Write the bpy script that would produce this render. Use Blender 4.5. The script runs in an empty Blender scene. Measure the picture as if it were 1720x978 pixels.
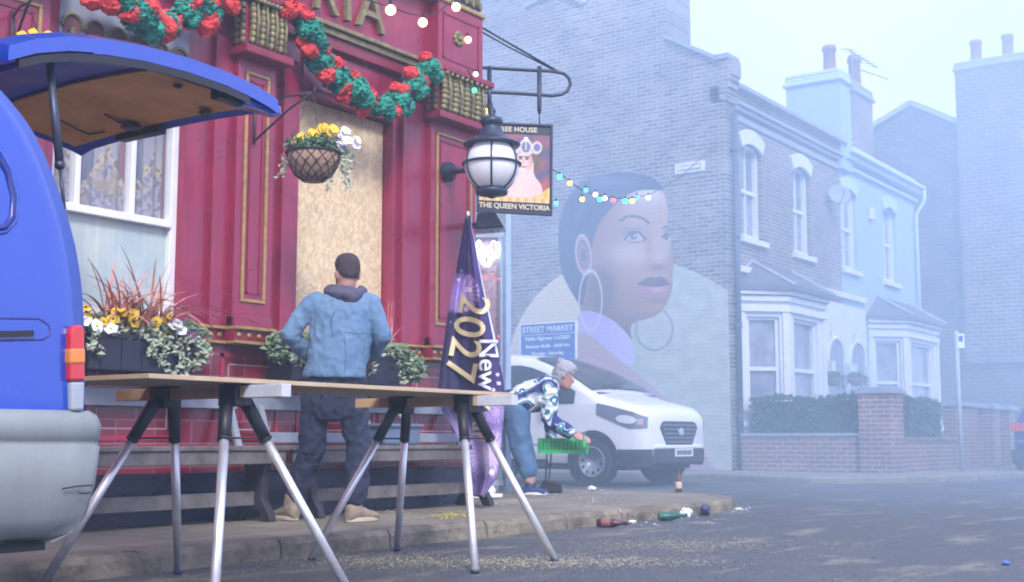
import bpy, bmesh, math, random
from mathutils import Vector, Matrix, noise
R = math.radians
random.seed(7)
# ---------------------------------------------------------------- camera
F = 2100.0; CX, CY, W, H = 860.0, 489.0, 1720.0, 978.0
CAMZ = 0.62; PITCH = math.atan(251 / F); YAW = R(35.2)
sc = bpy.context.scene
cam_d = bpy.data.cameras.new('camera'); cam = bpy.data.objects.new('camera', cam_d)
sc.collection.objects.link(cam); sc.camera = cam
cam.location = (0, 0, CAMZ); cam.rotation_euler = (R(90) + PITCH, 0, YAW - R(90))
cam_d.sensor_width = 36; cam_d.lens = 36 * F / W; cam_d.clip_start = .05; cam_d.clip_end = 500
FW = Vector((math.cos(YAW), math.sin(YAW), 0)); RT = Vector((math.sin(YAW), -math.cos(YAW), 0)); UPV = Vector((0, 0, 1))
# ---------------------------------------------------------------- sky, sun, exposure
world = bpy.data.worlds.new('World'); sc.world = world; world.use_nodes = True
nt = world.node_tree; nt.nodes.clear()
sky = nt.nodes.new('ShaderNodeTexSky'); sky.sky_type = 'NISHITA'; sky.sun_disc = False
SUN_EL, SUN_AZ = R(40), R(75)
sky.sun_elevation = SUN_EL; sky.sun_rotation = SUN_AZ; sky.air_density = 1.0; sky.dust_density = 4.0
bw = nt.nodes.new('ShaderNodeMixRGB'); bw.blend_type = 'MIX'; bw.inputs[0].default_value = 0.92
bw.inputs[2].default_value = (5.7, 5.7, 8.8, 1)          # the overcast veil over the sky
bg = nt.nodes.new('ShaderNodeBackground'); bg.inputs[1].default_value = 0.10
out = nt.nodes.new('ShaderNodeOutputWorld')
nt.links.new(sky.outputs[0], bw.inputs[1]); nt.links.new(bw.outputs[0], bg.inputs[0]); nt.links.new(bg.outputs[0], out.inputs[0])
sun_d = bpy.data.lights.new('sun', 'SUN'); sun = bpy.data.objects.new('sun', sun_d); sc.collection.objects.link(sun)
sun_d.energy = 1.5; sun_d.angle = R(14); sun_d.color = (1.0, .97, .95)
_sd = Vector((-.55, -.60, -0)).normalized() * math.cos(SUN_EL) + Vector((0, 0, math.sin(SUN_EL)))
sun.rotation_euler = _sd.to_track_quat('Z', 'Y').to_euler()
sky.sun_rotation = math.atan2(_sd.x, _sd.y)
sc.view_settings.view_transform = 'Standard'; sc.view_settings.look = 'None'
sc.view_settings.exposure = 1.42; sc.view_settings.gamma = 1; sc.view_settings.use_curve_mapping = False
cy = sc.cycles
cy.use_denoising = True; cy.filter_width = 1.9; cy.volume_step_rate = 1.0; cy.volume_max_steps = 96; cy.max_bounces = 6; cy.diffuse_bounces = 4; cy.glossy_bounces = 3; cy.transmission_bounces = 4
cy.transparent_max_bounces = 12; cy.volume_bounces = 2; cy.sample_clamp_indirect = 4; cy.caustics_reflective = False; cy.caustics_refractive = False

# ---------------------------------------------------------------- pixel helpers (points of the photo on real planes)
def ray(u, v):
    a = (u - CX) / F; b = -(v - CY) / F
    f = FW * math.cos(PITCH) + UPV * math.sin(PITCH); up = -FW * math.sin(PITCH) + UPV * math.cos(PITCH)
    return f + RT * a + up * b
def at(u, v, x=None, y=None, z=None, d=None):
    r = ray(u, v); o = Vector((0, 0, CAMZ))
    if x is not None: t = x / r.x
    elif y is not None: t = y / r.y
    elif z is not None: t = (z - CAMZ) / r.z
    else: t = d / (r.x * FW.x + r.y * FW.y)
    return o + r * t
def proj(p):
    q = Vector(p) - Vector((0, 0, CAMZ))
    f = FW * math.cos(PITCH) + UPV * math.sin(PITCH); up = -FW * math.sin(PITCH) + UPV * math.cos(PITCH)
    k = q.dot(f)
    return CX + F * q.dot(RT) / k, CY - F * q.dot(up) / k

# ---------------------------------------------------------------- materials
MATS = {}
def lin(c): return tuple(c) + (1,)
def M(name, col=(.5, .5, .5), rough=.6, metal=0, var=.12, vs=6, emit=None, es=0, bump=0, bs=40, col2=None, alpha=1, trans=0, spec=None, coat=0, streak=0):
    if name in MATS: return MATS[name]
    m = bpy.data.materials.new(name); m.use_nodes = True; n = m.node_tree; b = n.nodes['Principled BSDF']
    b.inputs['Roughness'].default_value = rough; b.inputs['Metallic'].default_value = metal
    if spec is not None: b.inputs['Specular IOR Level'].default_value = spec
    if coat: b.inputs['Coat Weight'].default_value = coat; b.inputs['Coat Roughness'].default_value = .12
    if trans: b.inputs['Transmission Weight'].default_value = trans
    if alpha < 1: b.inputs['Alpha'].default_value = alpha
    tc = n.nodes.new('ShaderNodeTexCoord'); nz = n.nodes.new('ShaderNodeTexNoise'); nz.inputs['Scale'].default_value = vs
    nz.inputs['Detail'].default_value = 6; nz.inputs['Roughness'].default_value = .65
    n.links.new(tc.outputs['Object'], nz.inputs['Vector'])
    rp = n.nodes.new('ShaderNodeValToRGB'); rp.color_ramp.elements[0].position = .3; rp.color_ramp.elements[1].position = .7
    c2 = col2 or tuple(min(1, c * (1 + var)) for c in col); c1 = tuple(c * (1 - var) for c in col) if not col2 else col
    rp.color_ramp.elements[0].color = lin(c1); rp.color_ramp.elements[1].color = lin(c2)
    n.links.new(nz.outputs['Fac'], rp.inputs[0]); n.links.new(rp.outputs[0], b.inputs['Base Color'])
    rr = n.nodes.new('ShaderNodeMapRange'); rr.inputs[1].default_value = .3; rr.inputs[2].default_value = .7; rr.inputs[3].default_value = max(.02, rough - .08); rr.inputs[4].default_value = min(1, rough + .14)
    n.links.new(nz.outputs['Fac'], rr.inputs[0]); n.links.new(rr.outputs[0], b.inputs['Roughness'])
    if streak:
        mq = n.nodes.new('ShaderNodeMapping'); mq.inputs['Scale'].default_value = (9, 9, .7); nq = n.nodes.new('ShaderNodeTexNoise'); nq.inputs['Scale'].default_value = 1.6; nq.inputs['Detail'].default_value = 7; nq.inputs['Roughness'].default_value = .7
        n.links.new(tc.outputs['Object'], mq.inputs[0]); n.links.new(mq.outputs[0], nq.inputs['Vector'])
        rq = n.nodes.new('ShaderNodeMapRange'); rq.inputs[1].default_value = .3; rq.inputs[2].default_value = .72; rq.inputs[3].default_value = 1 - streak; rq.inputs[4].default_value = 1 + streak * .6; n.links.new(nq.outputs['Fac'], rq.inputs[0])
        xq = n.nodes.new('ShaderNodeMixRGB'); xq.blend_type = 'MULTIPLY'; xq.inputs[0].default_value = 1; n.links.new(rp.outputs[0], xq.inputs[1]); n.links.new(rq.outputs[0], xq.inputs[2]); n.links.new(xq.outputs[0], b.inputs['Base Color'])
    if bump:
        n2 = n.nodes.new('ShaderNodeTexNoise'); n2.inputs['Scale'].default_value = bs; n2.inputs['Detail'].default_value = 5
        n.links.new(tc.outputs['Object'], n2.inputs['Vector'])
        bp = n.nodes.new('ShaderNodeBump'); bp.inputs['Strength'].default_value = bump; bp.inputs['Distance'].default_value = .02
        n.links.new(n2.outputs['Fac'], bp.inputs['Height']); n.links.new(bp.outputs[0], b.inputs['Normal'])
    if emit: b.inputs['Emission Color'].default_value = lin(emit); b.inputs['Emission Strength'].default_value = es
    MATS[name] = m
    return m
def brick(name, axis, c1, c2, mortar, bw=.225, rh=.075, ms=.012, big=.35, bump=.3, rough=.85):
    if name in MATS: return MATS[name]
    m = bpy.data.materials.new(name); m.use_nodes = True; n = m.node_tree; b = n.nodes['Principled BSDF']; b.inputs['Roughness'].default_value = rough
    tc = n.nodes.new('ShaderNodeTexCoord'); sp = n.nodes.new('ShaderNodeSeparateXYZ'); cb = n.nodes.new('ShaderNodeCombineXYZ')
    n.links.new(tc.outputs['Object'], sp.inputs[0])
    if axis == 'xy':
        ad = n.nodes.new('ShaderNodeMath'); ad.operation = 'ADD'; n.links.new(sp.outputs[0], ad.inputs[0]); n.links.new(sp.outputs[1], ad.inputs[1]); n.links.new(ad.outputs[0], cb.inputs[0])
    else: n.links.new(sp.outputs['X' if axis == 'x' else 'Y'], cb.inputs[0])
    n.links.new(sp.outputs['Z'], cb.inputs[1])
    bt = n.nodes.new('ShaderNodeTexBrick'); bt.inputs['Scale'].default_value = 1; bt.inputs['Brick Width'].default_value = bw
    bt.inputs['Row Height'].default_value = rh; bt.inputs['Mortar Size'].default_value = ms; bt.inputs['Mortar Smooth'].default_value = .2
    bt.inputs['Color1'].default_value = lin(c1); bt.inputs['Color2'].default_value = lin(c2); bt.inputs['Mortar'].default_value = lin(mortar)
    n.links.new(cb.outputs[0], bt.inputs['Vector'])
    nz = n.nodes.new('ShaderNodeTexNoise'); nz.inputs['Scale'].default_value = 1.3; nz.inputs['Detail'].default_value = 8; nz.inputs['Roughness'].default_value = .7
    n.links.new(tc.outputs['Object'], nz.inputs['Vector'])
    mr = n.nodes.new('ShaderNodeMapRange'); mr.inputs[1].default_value = .3; mr.inputs[2].default_value = .7; mr.inputs[3].default_value = 1 - big; mr.inputs[4].default_value = 1 + big
    n.links.new(nz.outputs['Fac'], mr.inputs[0])
    mx = n.nodes.new('ShaderNodeMixRGB'); mx.blend_type = 'MULTIPLY'; mx.inputs[0].default_value = 1
    n.links.new(bt.outputs['Color'], mx.inputs[1]); n.links.new(mr.outputs[0], mx.inputs[2]); n.links.new(mx.outputs[0], b.inputs['Base Color'])
    bp = n.nodes.new('ShaderNodeBump'); bp.inputs['Strength'].default_value = bump; bp.inputs['Distance'].default_value = .01; bp.invert = True
    n.links.new(bt.outputs['Fac'], bp.inputs['Height']); n.links.new(bp.outputs[0], b.inputs['Normal'])
    MATS[name] = m
    return m
def paintmat(name, rough=.8, bump=.15, bs=30, brickaxis=None):
    if name in MATS: return MATS[name]
    m = bpy.data.materials.new(name); m.use_nodes = True; n = m.node_tree; b = n.nodes['Principled BSDF']; b.inputs['Roughness'].default_value = rough
    a = n.nodes.new('ShaderNodeAttribute'); a.attribute_name = 'Col'
    tc = n.nodes.new('ShaderNodeTexCoord'); nz = n.nodes.new('ShaderNodeTexNoise'); nz.inputs['Scale'].default_value = bs; nz.inputs['Detail'].default_value = 6
    n.links.new(tc.outputs['Object'], nz.inputs['Vector'])
    mr = n.nodes.new('ShaderNodeMapRange'); mr.inputs[3].default_value = .85; mr.inputs[4].default_value = 1.15; n.links.new(nz.outputs['Fac'], mr.inputs[0])
    mx = n.nodes.new('ShaderNodeMixRGB'); mx.blend_type = 'MULTIPLY'; mx.inputs[0].default_value = 1
    n.links.new(a.outputs['Color'], mx.inputs[1]); n.links.new(mr.outputs[0], mx.inputs[2])
    bp = n.nodes.new('ShaderNodeBump'); bp.inputs['Distance'].default_value = .01; bp.inputs['Strength'].default_value = bump
    if brickaxis:
        sp = n.nodes.new('ShaderNodeSeparateXYZ'); cb = n.nodes.new('ShaderNodeCombineXYZ'); n.links.new(tc.outputs['Object'], sp.inputs[0])
        n.links.new(sp.outputs[brickaxis], cb.inputs[0]); n.links.new(sp.outputs['Z'], cb.inputs[1])
        bt = n.nodes.new('ShaderNodeTexBrick'); bt.inputs['Scale'].default_value = 1; bt.inputs['Brick Width'].default_value = .225; bt.inputs['Row Height'].default_value = .075; bt.inputs['Mortar Size'].default_value = .010
        bt.inputs['Color1'].default_value = (1, 1, 1, 1); bt.inputs['Color2'].default_value = (.93, .93, .93, 1); bt.inputs['Mortar'].default_value = (.8, .8, .8, 1)
        n.links.new(cb.outputs[0], bt.inputs['Vector'])
        m2 = n.nodes.new('ShaderNodeMixRGB'); m2.blend_type = 'MULTIPLY'; m2.inputs[0].default_value = .8
        n.links.new(mx.outputs[0], m2.inputs[1]); n.links.new(bt.outputs['Color'], m2.inputs[2]); n.links.new(m2.outputs[0], b.inputs['Base Color'])
        bp.invert = True; n.links.new(bt.outputs['Fac'], bp.inputs['Height'])
    else:
        n.links.new(mx.outputs[0], b.inputs['Base Color']); n.links.new(nz.outputs['Fac'], bp.inputs['Height'])
    n.links.new(bp.outputs[0], b.inputs['Normal'])
    MATS[name] = m
    return m

# ---------------------------------------------------------------- mesh helpers
COL = sc.collection
def B(): return bmesh.new()
def box(bm, x0, x1, y0, y1, z0, z1):
    v = [bm.verts.new(p) for p in ((x0, y0, z0), (x1, y0, z0), (x1, y1, z0), (x0, y1, z0), (x0, y0, z1), (x1, y0, z1), (x1, y1, z1), (x0, y1, z1))]
    for f in ((3, 2, 1, 0), (4, 5, 6, 7), (0, 1, 5, 4), (1, 2, 6, 5), (2, 3, 7, 6), (3, 0, 4, 7)): bm.faces.new([v[i] for i in f])
    return v
def obox(bm, c, ax, ay, az):
    c = Vector(c); ax, ay, az = Vector(ax), Vector(ay), Vector(az)
    v = [bm.verts.new(c + ax * i + ay * j + az * k) for i, j, k in ((-1, -1, -1), (1, -1, -1), (1, 1, -1), (-1, 1, -1), (-1, -1, 1), (1, -1, 1), (1, 1, 1), (-1, 1, 1))]
    for f in ((3, 2, 1, 0), (4, 5, 6, 7), (0, 1, 5, 4), (1, 2, 6, 5), (2, 3, 7, 6), (3, 0, 4, 7)): bm.faces.new([v[i] for i in f])
def beam(bm, a, b, w, h, up=(0, 0, 1)):
    a, b = Vector(a), Vector(b); t = (b - a); L = t.length; t.normalize()
    s = t.cross(Vector(up)); s.normalize(); u = s.cross(t)
    obox(bm, (a + b) / 2, t * L / 2, s * w / 2, u * h / 2)
def tube(bm, pts, r, seg=8, caps=True):
    pts = [Vector(p) for p in pts]; n = len(pts); rr = r if isinstance(r, (list, tuple)) else [r] * n
    rings = []; prev = None
    for i, p in enumerate(pts):
        t = (pts[min(i + 1, n - 1)] - pts[max(i - 1, 0)])
        if t.length < 1e-9: t = Vector((0, 0, 1))
        t.normalize()
        if prev is None:
            a = Vector((0, 0, 1)) if abs(t.z) < .9 else Vector((1, 0, 0)); s = t.cross(a).normalized()
        else:
            s = (prev - t * prev.dot(t)).normalized()
        prev = s; u = t.cross(s)
        rings.append([bm.verts.new(p + (s * math.cos(2 * math.pi * k / seg) + u * math.sin(2 * math.pi * k / seg)) * rr[i]) for k in range(seg)])
    for a, b in zip(rings, rings[1:]):
        for k in range(seg): bm.faces.new((a[k], a[(k + 1) % seg], b[(k + 1) % seg], b[k]))
    if caps:
        bm.faces.new(rings[0][::-1]); bm.faces.new(rings[-1])
def loft(bm, secs, seg=20, caps=True):
    """secs: (centre, side vector, depth vector) half axes"""
    rings = [[bm.verts.new(Vector(c) + Vector(s) * math.cos(2 * math.pi * k / seg) + Vector(d) * math.sin(2 * math.pi * k / seg)) for k in range(seg)] for c, s, d in secs]
    for a, b in zip(rings, rings[1:]):
        for k in range(seg): bm.faces.new((a[k], a[(k + 1) % seg], b[(k + 1) % seg], b[k]))
    if caps: bm.faces.new(rings[0][::-1]); bm.faces.new(rings[-1])
def lathe(bm, prof, c=(0, 0, 0), axis=(0, 0, 1), seg=24):
    c = Vector(c); t = Vector(axis).normalized(); a = Vector((1, 0, 0)) if abs(t.x) < .9 else Vector((0, 1, 0)); s = t.cross(a).normalized(); u = t.cross(s)
    rings = []
    for r, h in prof:
        r = max(r, 1e-4)
        rings.append([bm.verts.new(c + t * h + (s * math.cos(2 * math.pi * k / seg) + u * math.sin(2 * math.pi * k / seg)) * r) for k in range(seg)])
    for a, b in zip(rings, rings[1:]):
        for k in range(seg): bm.faces.new((a[k], a[(k + 1) % seg], b[(k + 1) % seg], b[k]))
    bm.faces.new(rings[0][::-1]); bm.faces.new(rings[-1])
def prism(bm, poly, off):
    off = Vector(off); a = [bm.verts.new(Vector(p)) for p in poly]; b = [bm.verts.new(Vector(p) + off) for p in poly]
    bm.faces.new(a[::-1]); bm.faces.new(b); n = len(poly)
    for i in range(n): bm.faces.new((a[i], a[(i + 1) % n], b[(i + 1) % n], b[i]))
def grid(bm, fn, nu, nv, flip=False):
    v = [[bm.verts.new(fn(i / nu, j / nv)) for j in range(nv + 1)] for i in range(nu + 1)]
    for i in range(nu):
        for j in range(nv):
            f = (v[i][j], v[i + 1][j], v[i + 1][j + 1], v[i][j + 1])
            bm.faces.new(f[::-1] if flip else f)
    return v
def ico(bm, c, r, sub=2, sc3=(1, 1, 1), rough=0, seed=0):
    m = Matrix.Translation(Vector(c)) @ Matrix.Diagonal((sc3[0], sc3[1], sc3[2], 1))
    res = bmesh.ops.create_icosphere(bm, subdivisions=sub, radius=r, matrix=m)
    if rough:
        for v in res['verts']:
            d = v.co - Vector(c); k = noise.noise(v.co * (3 / r) * .5 + Vector((seed, 0, 0))) ; v.co += d * k * rough
def leaves(bm, c, rad, n, size, seed=0, droop=0, shell=.35):
    rnd = random.Random(seed); c = Vector(c)
    for _ in range(n):
        d = Vector((rnd.gauss(0, 1), rnd.gauss(0, 1), rnd.gauss(0, 1))).normalized() * (shell + (1 - shell) * rnd.random() ** .6)
        p = c + Vector((d.x * rad[0], d.y * rad[1], d.z * rad[2]))
        s = size * rnd.uniform(.55, 1.3); a = Vector((rnd.gauss(0, 1), rnd.gauss(0, 1), rnd.gauss(0, .7))).normalized(); b = a.orthogonal().normalized()
        b = (b + Vector((rnd.uniform(-.4, .4), rnd.uniform(-.4, .4), -droop))).normalized(); q = a.cross(b).normalized() * .25 * s
        v = [bm.verts.new(p + x) for x in (-a * s * .5, b * s * .32 + q, a * s * .6, -b * s * .32 + q)]
        bm.faces.new(v)
def finish(bm, name, mat, smooth=False, bevel=0):
    bmesh.ops.recalc_face_normals(bm, faces=bm.faces[:])
    me = bpy.data.meshes.new(name); bm.to_mesh(me); bm.free()
    if smooth:
        for p in me.polygons: p.use_smooth = True
    if mat: me.materials.append(mat)
    return me
def obj(name, bm, mat, parent=None, smooth=False, bevel=0, label=None, norecalc=False):
    me = finish(bm, name, mat, smooth) if isinstance(bm, bmesh.types.BMesh) else bm
    if not me.materials and mat: me.materials.append(mat)
    o = bpy.data.objects.new(name, me); COL.objects.link(o)
    if parent is not None: setpar(o, parent)
    if bevel:
        md = o.modifiers.new('bevel', 'BEVEL'); md.width = bevel; md.segments = 2; md.limit_method = 'ANGLE'; md.angle_limit = R(40)
    if label: o['label'] = label
    return o
def setpar(o, parent):
    o.parent = parent; m = Matrix.Translation(parent.location) if parent.type == 'EMPTY' else Matrix()
    o.matrix_parent_inverse = m.inverted()
def tag(o, label, cat, group=None, kind=None):
    if kind: o['kind'] = kind
    if label: o['label'] = label
    if cat: o['category'] = cat
    if group: o['group'] = group
    return o
def thing(name, label, cat, loc=(0, 0, 0), group=None):
    o = bpy.data.objects.new(name, None); COL.objects.link(o); o.location = loc; o.empty_display_size = .1
    return tag(o, label, cat, group)
def dup(root, move, label=None, mirror=False):
    r = root.copy(); COL.objects.link(r); r.location = root.location + Vector(move)
    if label: r['label'] = label
    def rec(src, dst):
        for ch in src.children:
            c = ch.copy(); COL.objects.link(c); c.parent = dst; rec(ch, c)
    rec(root, r)
    return r
def struct(name, bm, mat, **k):
    o = obj(name, bm, mat, **k); o['kind'] = 'structure'; return o
def text(name, body, size, mat, fn, parent=None, extrude=0, sub=0, spacing=1, bold=0, align='CENTER'):
    """fn maps text coords (tx, ty, tz) -> world"""
    cu = bpy.data.curves.new(name, 'FONT'); cu.body = body; cu.size = size; cu.extrude = extrude; cu.align_x = align; cu.space_character = spacing; cu.offset = bold; cu.resolution_u = 4
    t = bpy.data.objects.new(name, cu); COL.objects.link(t); bpy.context.view_layer.update()
    me = bpy.data.meshes.new_from_object(t.evaluated_get(bpy.context.evaluated_depsgraph_get()))
    bpy.data.objects.remove(t); bpy.data.curves.remove(cu)
    bm = bmesh.new(); bm.from_mesh(me); bpy.data.meshes.remove(me)
    if sub: bmesh.ops.triangulate(bm, faces=bm.faces[:]); bmesh.ops.subdivide_edges(bm, edges=[e for e in bm.edges if e.calc_length() > size * .2], cuts=sub, use_grid_fill=False)
    for v in bm.verts: v.co = fn(v.co.x, v.co.y, v.co.z)
    return obj(name, bm, mat, parent)
def painted(name, fn, nu, nv, colfn, mat, parent=None, flip=False, mask=None):
    """grid sheet with a painted design; colfn(u, v, p) -> rgb"""
    bm = B(); lay = bm.verts.layers.float_color.new('Col'); v = grid(bm, fn, nu, nv, flip)
    kill = []
    for i in range(nu + 1):
        for j in range(nv + 1):
            c = colfn(i / nu, j / nv, v[i][j].co)
            if c is None: kill.append(v[i][j]); v[i][j][lay] = (0, 0, 0, 1)
            else: v[i][j][lay] = (c[0], c[1], c[2], 1)
    if kill: bmesh.ops.delete(bm, geom=kill, context='VERTS')
    me = bpy.data.meshes.new(name); bm.to_mesh(me); bm.free()
    for p in me.polygons: p.use_smooth = True
    me.materials.append(mat)
    o = bpy.data.objects.new(name, me); COL.objects.link(o)
    if parent is not None: setpar(o, parent)
    return o
def inpoly(x, y, P):
    c = False; n = len(P); j = n - 1
    for i in range(n):
        if (P[i][1] > y) != (P[j][1] > y) and x < (P[j][0] - P[i][0]) * (y - P[i][1]) / (P[j][1] - P[i][1]) + P[i][0]: c = not c
        j = i
    return c
def smoothpoly(P, n=3):
    for _ in range(n):
        Q = []
        for i in range(len(P)):
            a, b = P[i], P[(i + 1) % len(P)]
            Q += [(.75 * a[0] + .25 * b[0], .75 * a[1] + .25 * b[1]), (.25 * a[0] + .75 * b[0], .25 * a[1] + .75 * b[1])]
        P = Q
    return P
def mixc(a, b, t):
    t = max(0, min(1, t)); return tuple(a[i] * (1 - t) + b[i] * t for i in range(3))
def sstep(a, b, x):
    t = max(0, min(1, (x - a) / (b - a))); return t * t * (3 - 2 * t)
def seg_d(x, y, a, b):
    dx, dy = b[0] - a[0], b[1] - a[1]; t = max(0, min(1, ((x - a[0]) * dx + (y - a[1]) * dy) / (dx * dx + dy * dy + 1e-9)))
    return math.hypot(x - a[0] - t * dx, y - a[1] - t * dy)
def path_d(x, y, P): return min(seg_d(x, y, a, b) for a, b in zip(P, P[1:]))
def interp(tab, x):
    if x <= tab[0][0]: return tab[0][1]
    for (a, b), (c, d) in zip(tab, tab[1:]):
        if x <= c: return b + (d - b) * (x - a) / (c - a)
    return tab[-1][1]

def explode(o):
    """give every loose piece of a mesh an object (part) of its own"""
    bm = bmesh.new(); bm.from_mesh(o.data); left = set(bm.verts); isl = []
    while left:
        st = [left.pop()]; g = set(st)
        while st:
            for e in st.pop().link_edges:
                for w in e.verts:
                    if w in left: left.discard(w); g.add(w); st.append(w)
        isl.append(g)
    mat = o.data.materials[0]; par = o.parent; name = o.name.split('.')[0]
    for g in isl:
        nb = bmesh.new(); mp_ = {v: nb.verts.new(v.co) for v in g}
        for f in {f for v in g for f in v.link_faces}: nb.faces.new([mp_[v] for v in f.verts])
        me = bpy.data.meshes.new(name); nb.to_mesh(me); nb.free(); me.materials.append(mat)
        q = bpy.data.objects.new(name, me); COL.objects.link(q)
        if par is not None: setpar(q, par)
        for md in o.modifiers:
            if md.type == 'BEVEL': m2 = q.modifiers.new('bevel', 'BEVEL'); m2.width = md.width; m2.segments = 2; m2.limit_method = 'ANGLE'
    bm.free(); bpy.data.objects.remove(o)
def outward(o, d):
    """turn the faces of an open sheet so that they look along d"""
    d = Vector(d); s = sum((p.normal.dot(d) * p.area for p in o.data.polygons))
    if s < 0: o.data.flip_normals()
    return o

# ================================================================ GROUND
PZ = .10                                   # pavement height
asph = M('asphalt', (.058, .064, .066), rough=.5, col2=(.105, .112, .112), vs=1.2, bump=.7, bs=90)
nt_ = asph.node_tree                        # fine aggregate over the big patches
_b = nt_.nodes['Principled BSDF']; _l = _b.inputs['Base Color'].links[0].from_socket
_tc = nt_.nodes.new('ShaderNodeTexCoord'); _n = nt_.nodes.new('ShaderNodeTexVoronoi'); _n.inputs['Scale'].default_value = 110
nt_.links.new(_tc.outputs['Object'], _n.inputs['Vector'])
_mr = nt_.nodes.new('ShaderNodeMapRange'); _mr.inputs[1].default_value = 0; _mr.inputs[2].default_value = .7; _mr.inputs[3].default_value = 1.5; _mr.inputs[4].default_value = .55
nt_.links.new(_n.outputs['Distance'], _mr.inputs[0])
_mx = nt_.nodes.new('ShaderNodeMixRGB'); _mx.blend_type = 'MULTIPLY'; _mx.inputs[0].default_value = .8
nt_.links.new(_l, _mx.inputs[1]); nt_.links.new(_mr.outputs[0], _mx.inputs[2])
# dusty straw coloured smears along the gutter side of the road
_n3 = nt_.nodes.new('ShaderNodeTexNoise'); _n3.inputs['Scale'].default_value = 1.1; _n3.inputs['Detail'].default_value = 9; _n3.inputs['Roughness'].default_value = .75
_mp = nt_.nodes.new('ShaderNodeMapping'); _mp.inputs['Scale'].default_value = (.8, 2.6, 1); nt_.links.new(_tc.outputs['Object'], _mp.inputs[0]); nt_.links.new(_mp.outputs[0], _n3.inputs['Vector'])
_m3 = nt_.nodes.new('ShaderNodeMapRange'); _m3.inputs[1].default_value = .54; _m3.inputs[2].default_value = .64; _m3.inputs[3].default_value = 0; _m3.inputs[4].default_value = .38
nt_.links.new(_n3.outputs['Fac'], _m3.inputs[0])
_m4 = nt_.nodes.new('ShaderNodeMixRGB'); _m4.inputs[2].default_value = (.40, .37, .22, 1); nt_.links.new(_m3.outputs[0], _m4.inputs[0]); nt_.links.new(_mx.outputs[0], _m4.inputs[1])
nt_.links.new(_m4.outputs[0], _b.inputs['Base Color'])
bm = B(); grid(bm, lambda u, v: Vector((-70 + 200 * u, -70 + 200 * v, 0)), 8, 8); struct('road', bm, asph)

def slab_mat(name, axis_rot, c1, c2, w=.9, h=.6):
    m = M(name, c1, rough=.75, col2=c2, vs=1.7, bump=.35, bs=45); n = m.node_tree; b = n.nodes['Principled BSDF']; l = b.inputs['Base Color'].links[0].from_socket
    tc = n.nodes.new('ShaderNodeTexCoord'); bt = n.nodes.new('ShaderNodeTexBrick'); bt.inputs['Scale'].default_value = 1; bt.inputs['Brick Width'].default_value = w; bt.inputs['Row Height'].default_value = h; bt.inputs['Mortar Size'].default_value = .008
    bt.inputs['Color1'].default_value = (1, 1, 1, 1); bt.inputs['Color2'].default_value = (.8, .8, .8, 1); bt.inputs['Mortar'].default_value = (.35, .35, .33, 1)
    n.links.new(tc.outputs['Object'], bt.inputs['Vector']); mx = n.nodes.new('ShaderNodeMixRGB'); mx.blend_type = 'MULTIPLY'; mx.inputs[0].default_value = 1
    n.links.new(l, mx.inputs[1]); n.links.new(bt.outputs['Color'], mx.inputs[2]); n.links.new(mx.outputs[0], b.inputs['Base Color']); return m
slab = slab_mat('paving_stone', 0, (.17, .145, .10), (.28, .25, .18))
slab2 = slab_mat('far_paving', 0, (.20, .185, .15), (.30, .28, .23))
kerbm = M('kerb_stone', (.07, .06, .045), rough=.9, col2=(.30, .26, .18), vs=4.5, bump=.9, bs=22)
# near pavement: polygon with rounded corner
KY = 4.85
corner = [(10.05, 4.85), (10.45, 4.93), (10.85, 5.12), (11.2, 5.42), (11.45, 5.8), (11.6, 6.3), (11.65, 7.0), (11.65, 30)]
edge = [(-30, KY)] + corner
def pave(name, pts, mat, inner):
    bm = B(); poly = [bm.verts.new((x, y, PZ - .003)) for x, y in pts + inner]; bm.faces.new(poly); struct(name, bm, mat)
def kerb(name, pts, mat, w=.14, top=lambda i: PZ, inward=1, stone=.95):
    # resample into stones with slight gaps and unevenness
    P = [Vector((x, y, 0)) for x, y in pts]; L = [0]
    for a, b in zip(P, P[1:]): L.append(L[-1] + (b - a).length)
    def pos(s):
        for i in range(len(P) - 1):
            if s <= L[i + 1] or i == len(P) - 2:
                t = (s - L[i]) / max(1e-6, L[i + 1] - L[i]); return P[i].lerp(P[i + 1], t), (P[i + 1] - P[i]).normalized()
    bm = B(); s = 0; rnd = random.Random(3)
    while s < L[-1] - .05:
        e = min(L[-1], s + stone * rnd.uniform(.75, 1.15)); k = 6; dz = rnd.uniform(-.006, .008); dn = rnd.uniform(-.008, .008)
        rows = []
        for i in range(k + 1):
            q, t = pos(s + .006 + (e - s - .012) * i / k); nrm = Vector((t.y, -t.x, 0)) * inward; z = top((s + (e - s) * i / k) / L[-1]) + dz
            jit = lambda a: noise.noise(q * 9 + Vector((a, 0, 0))) * .008
            rows.append([bm.verts.new(q + nrm * o + Vector((0, 0, zz))) for o, zz in ((.012 + dn + jit(0), -.02), (.004 + dn + jit(3), z - .03 + jit(1)), (-.012 + dn + jit(9), z - .004), (-.03 + dn, z + .002 + jit(5) * .3), (-w, z), (-w, -.02))])
        for a, b in zip(rows, rows[1:]):
            for j in range(5): bm.faces.new((a[j], b[j], b[j + 1], a[j + 1]))
        bm.faces.new(rows[0]); bm.faces.new(rows[-1][::-1]); s = e
    struct(name, bm, mat)
kerb('kerb', edge, kerbm)
pave('pavement', [(x, y + .13) if i < 2 else (x - .13 * (i / 8), y + .13 * (1 - i / 9)) for i, (x, y) in enumerate(edge)], slab, [(-30, 30)])
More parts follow.
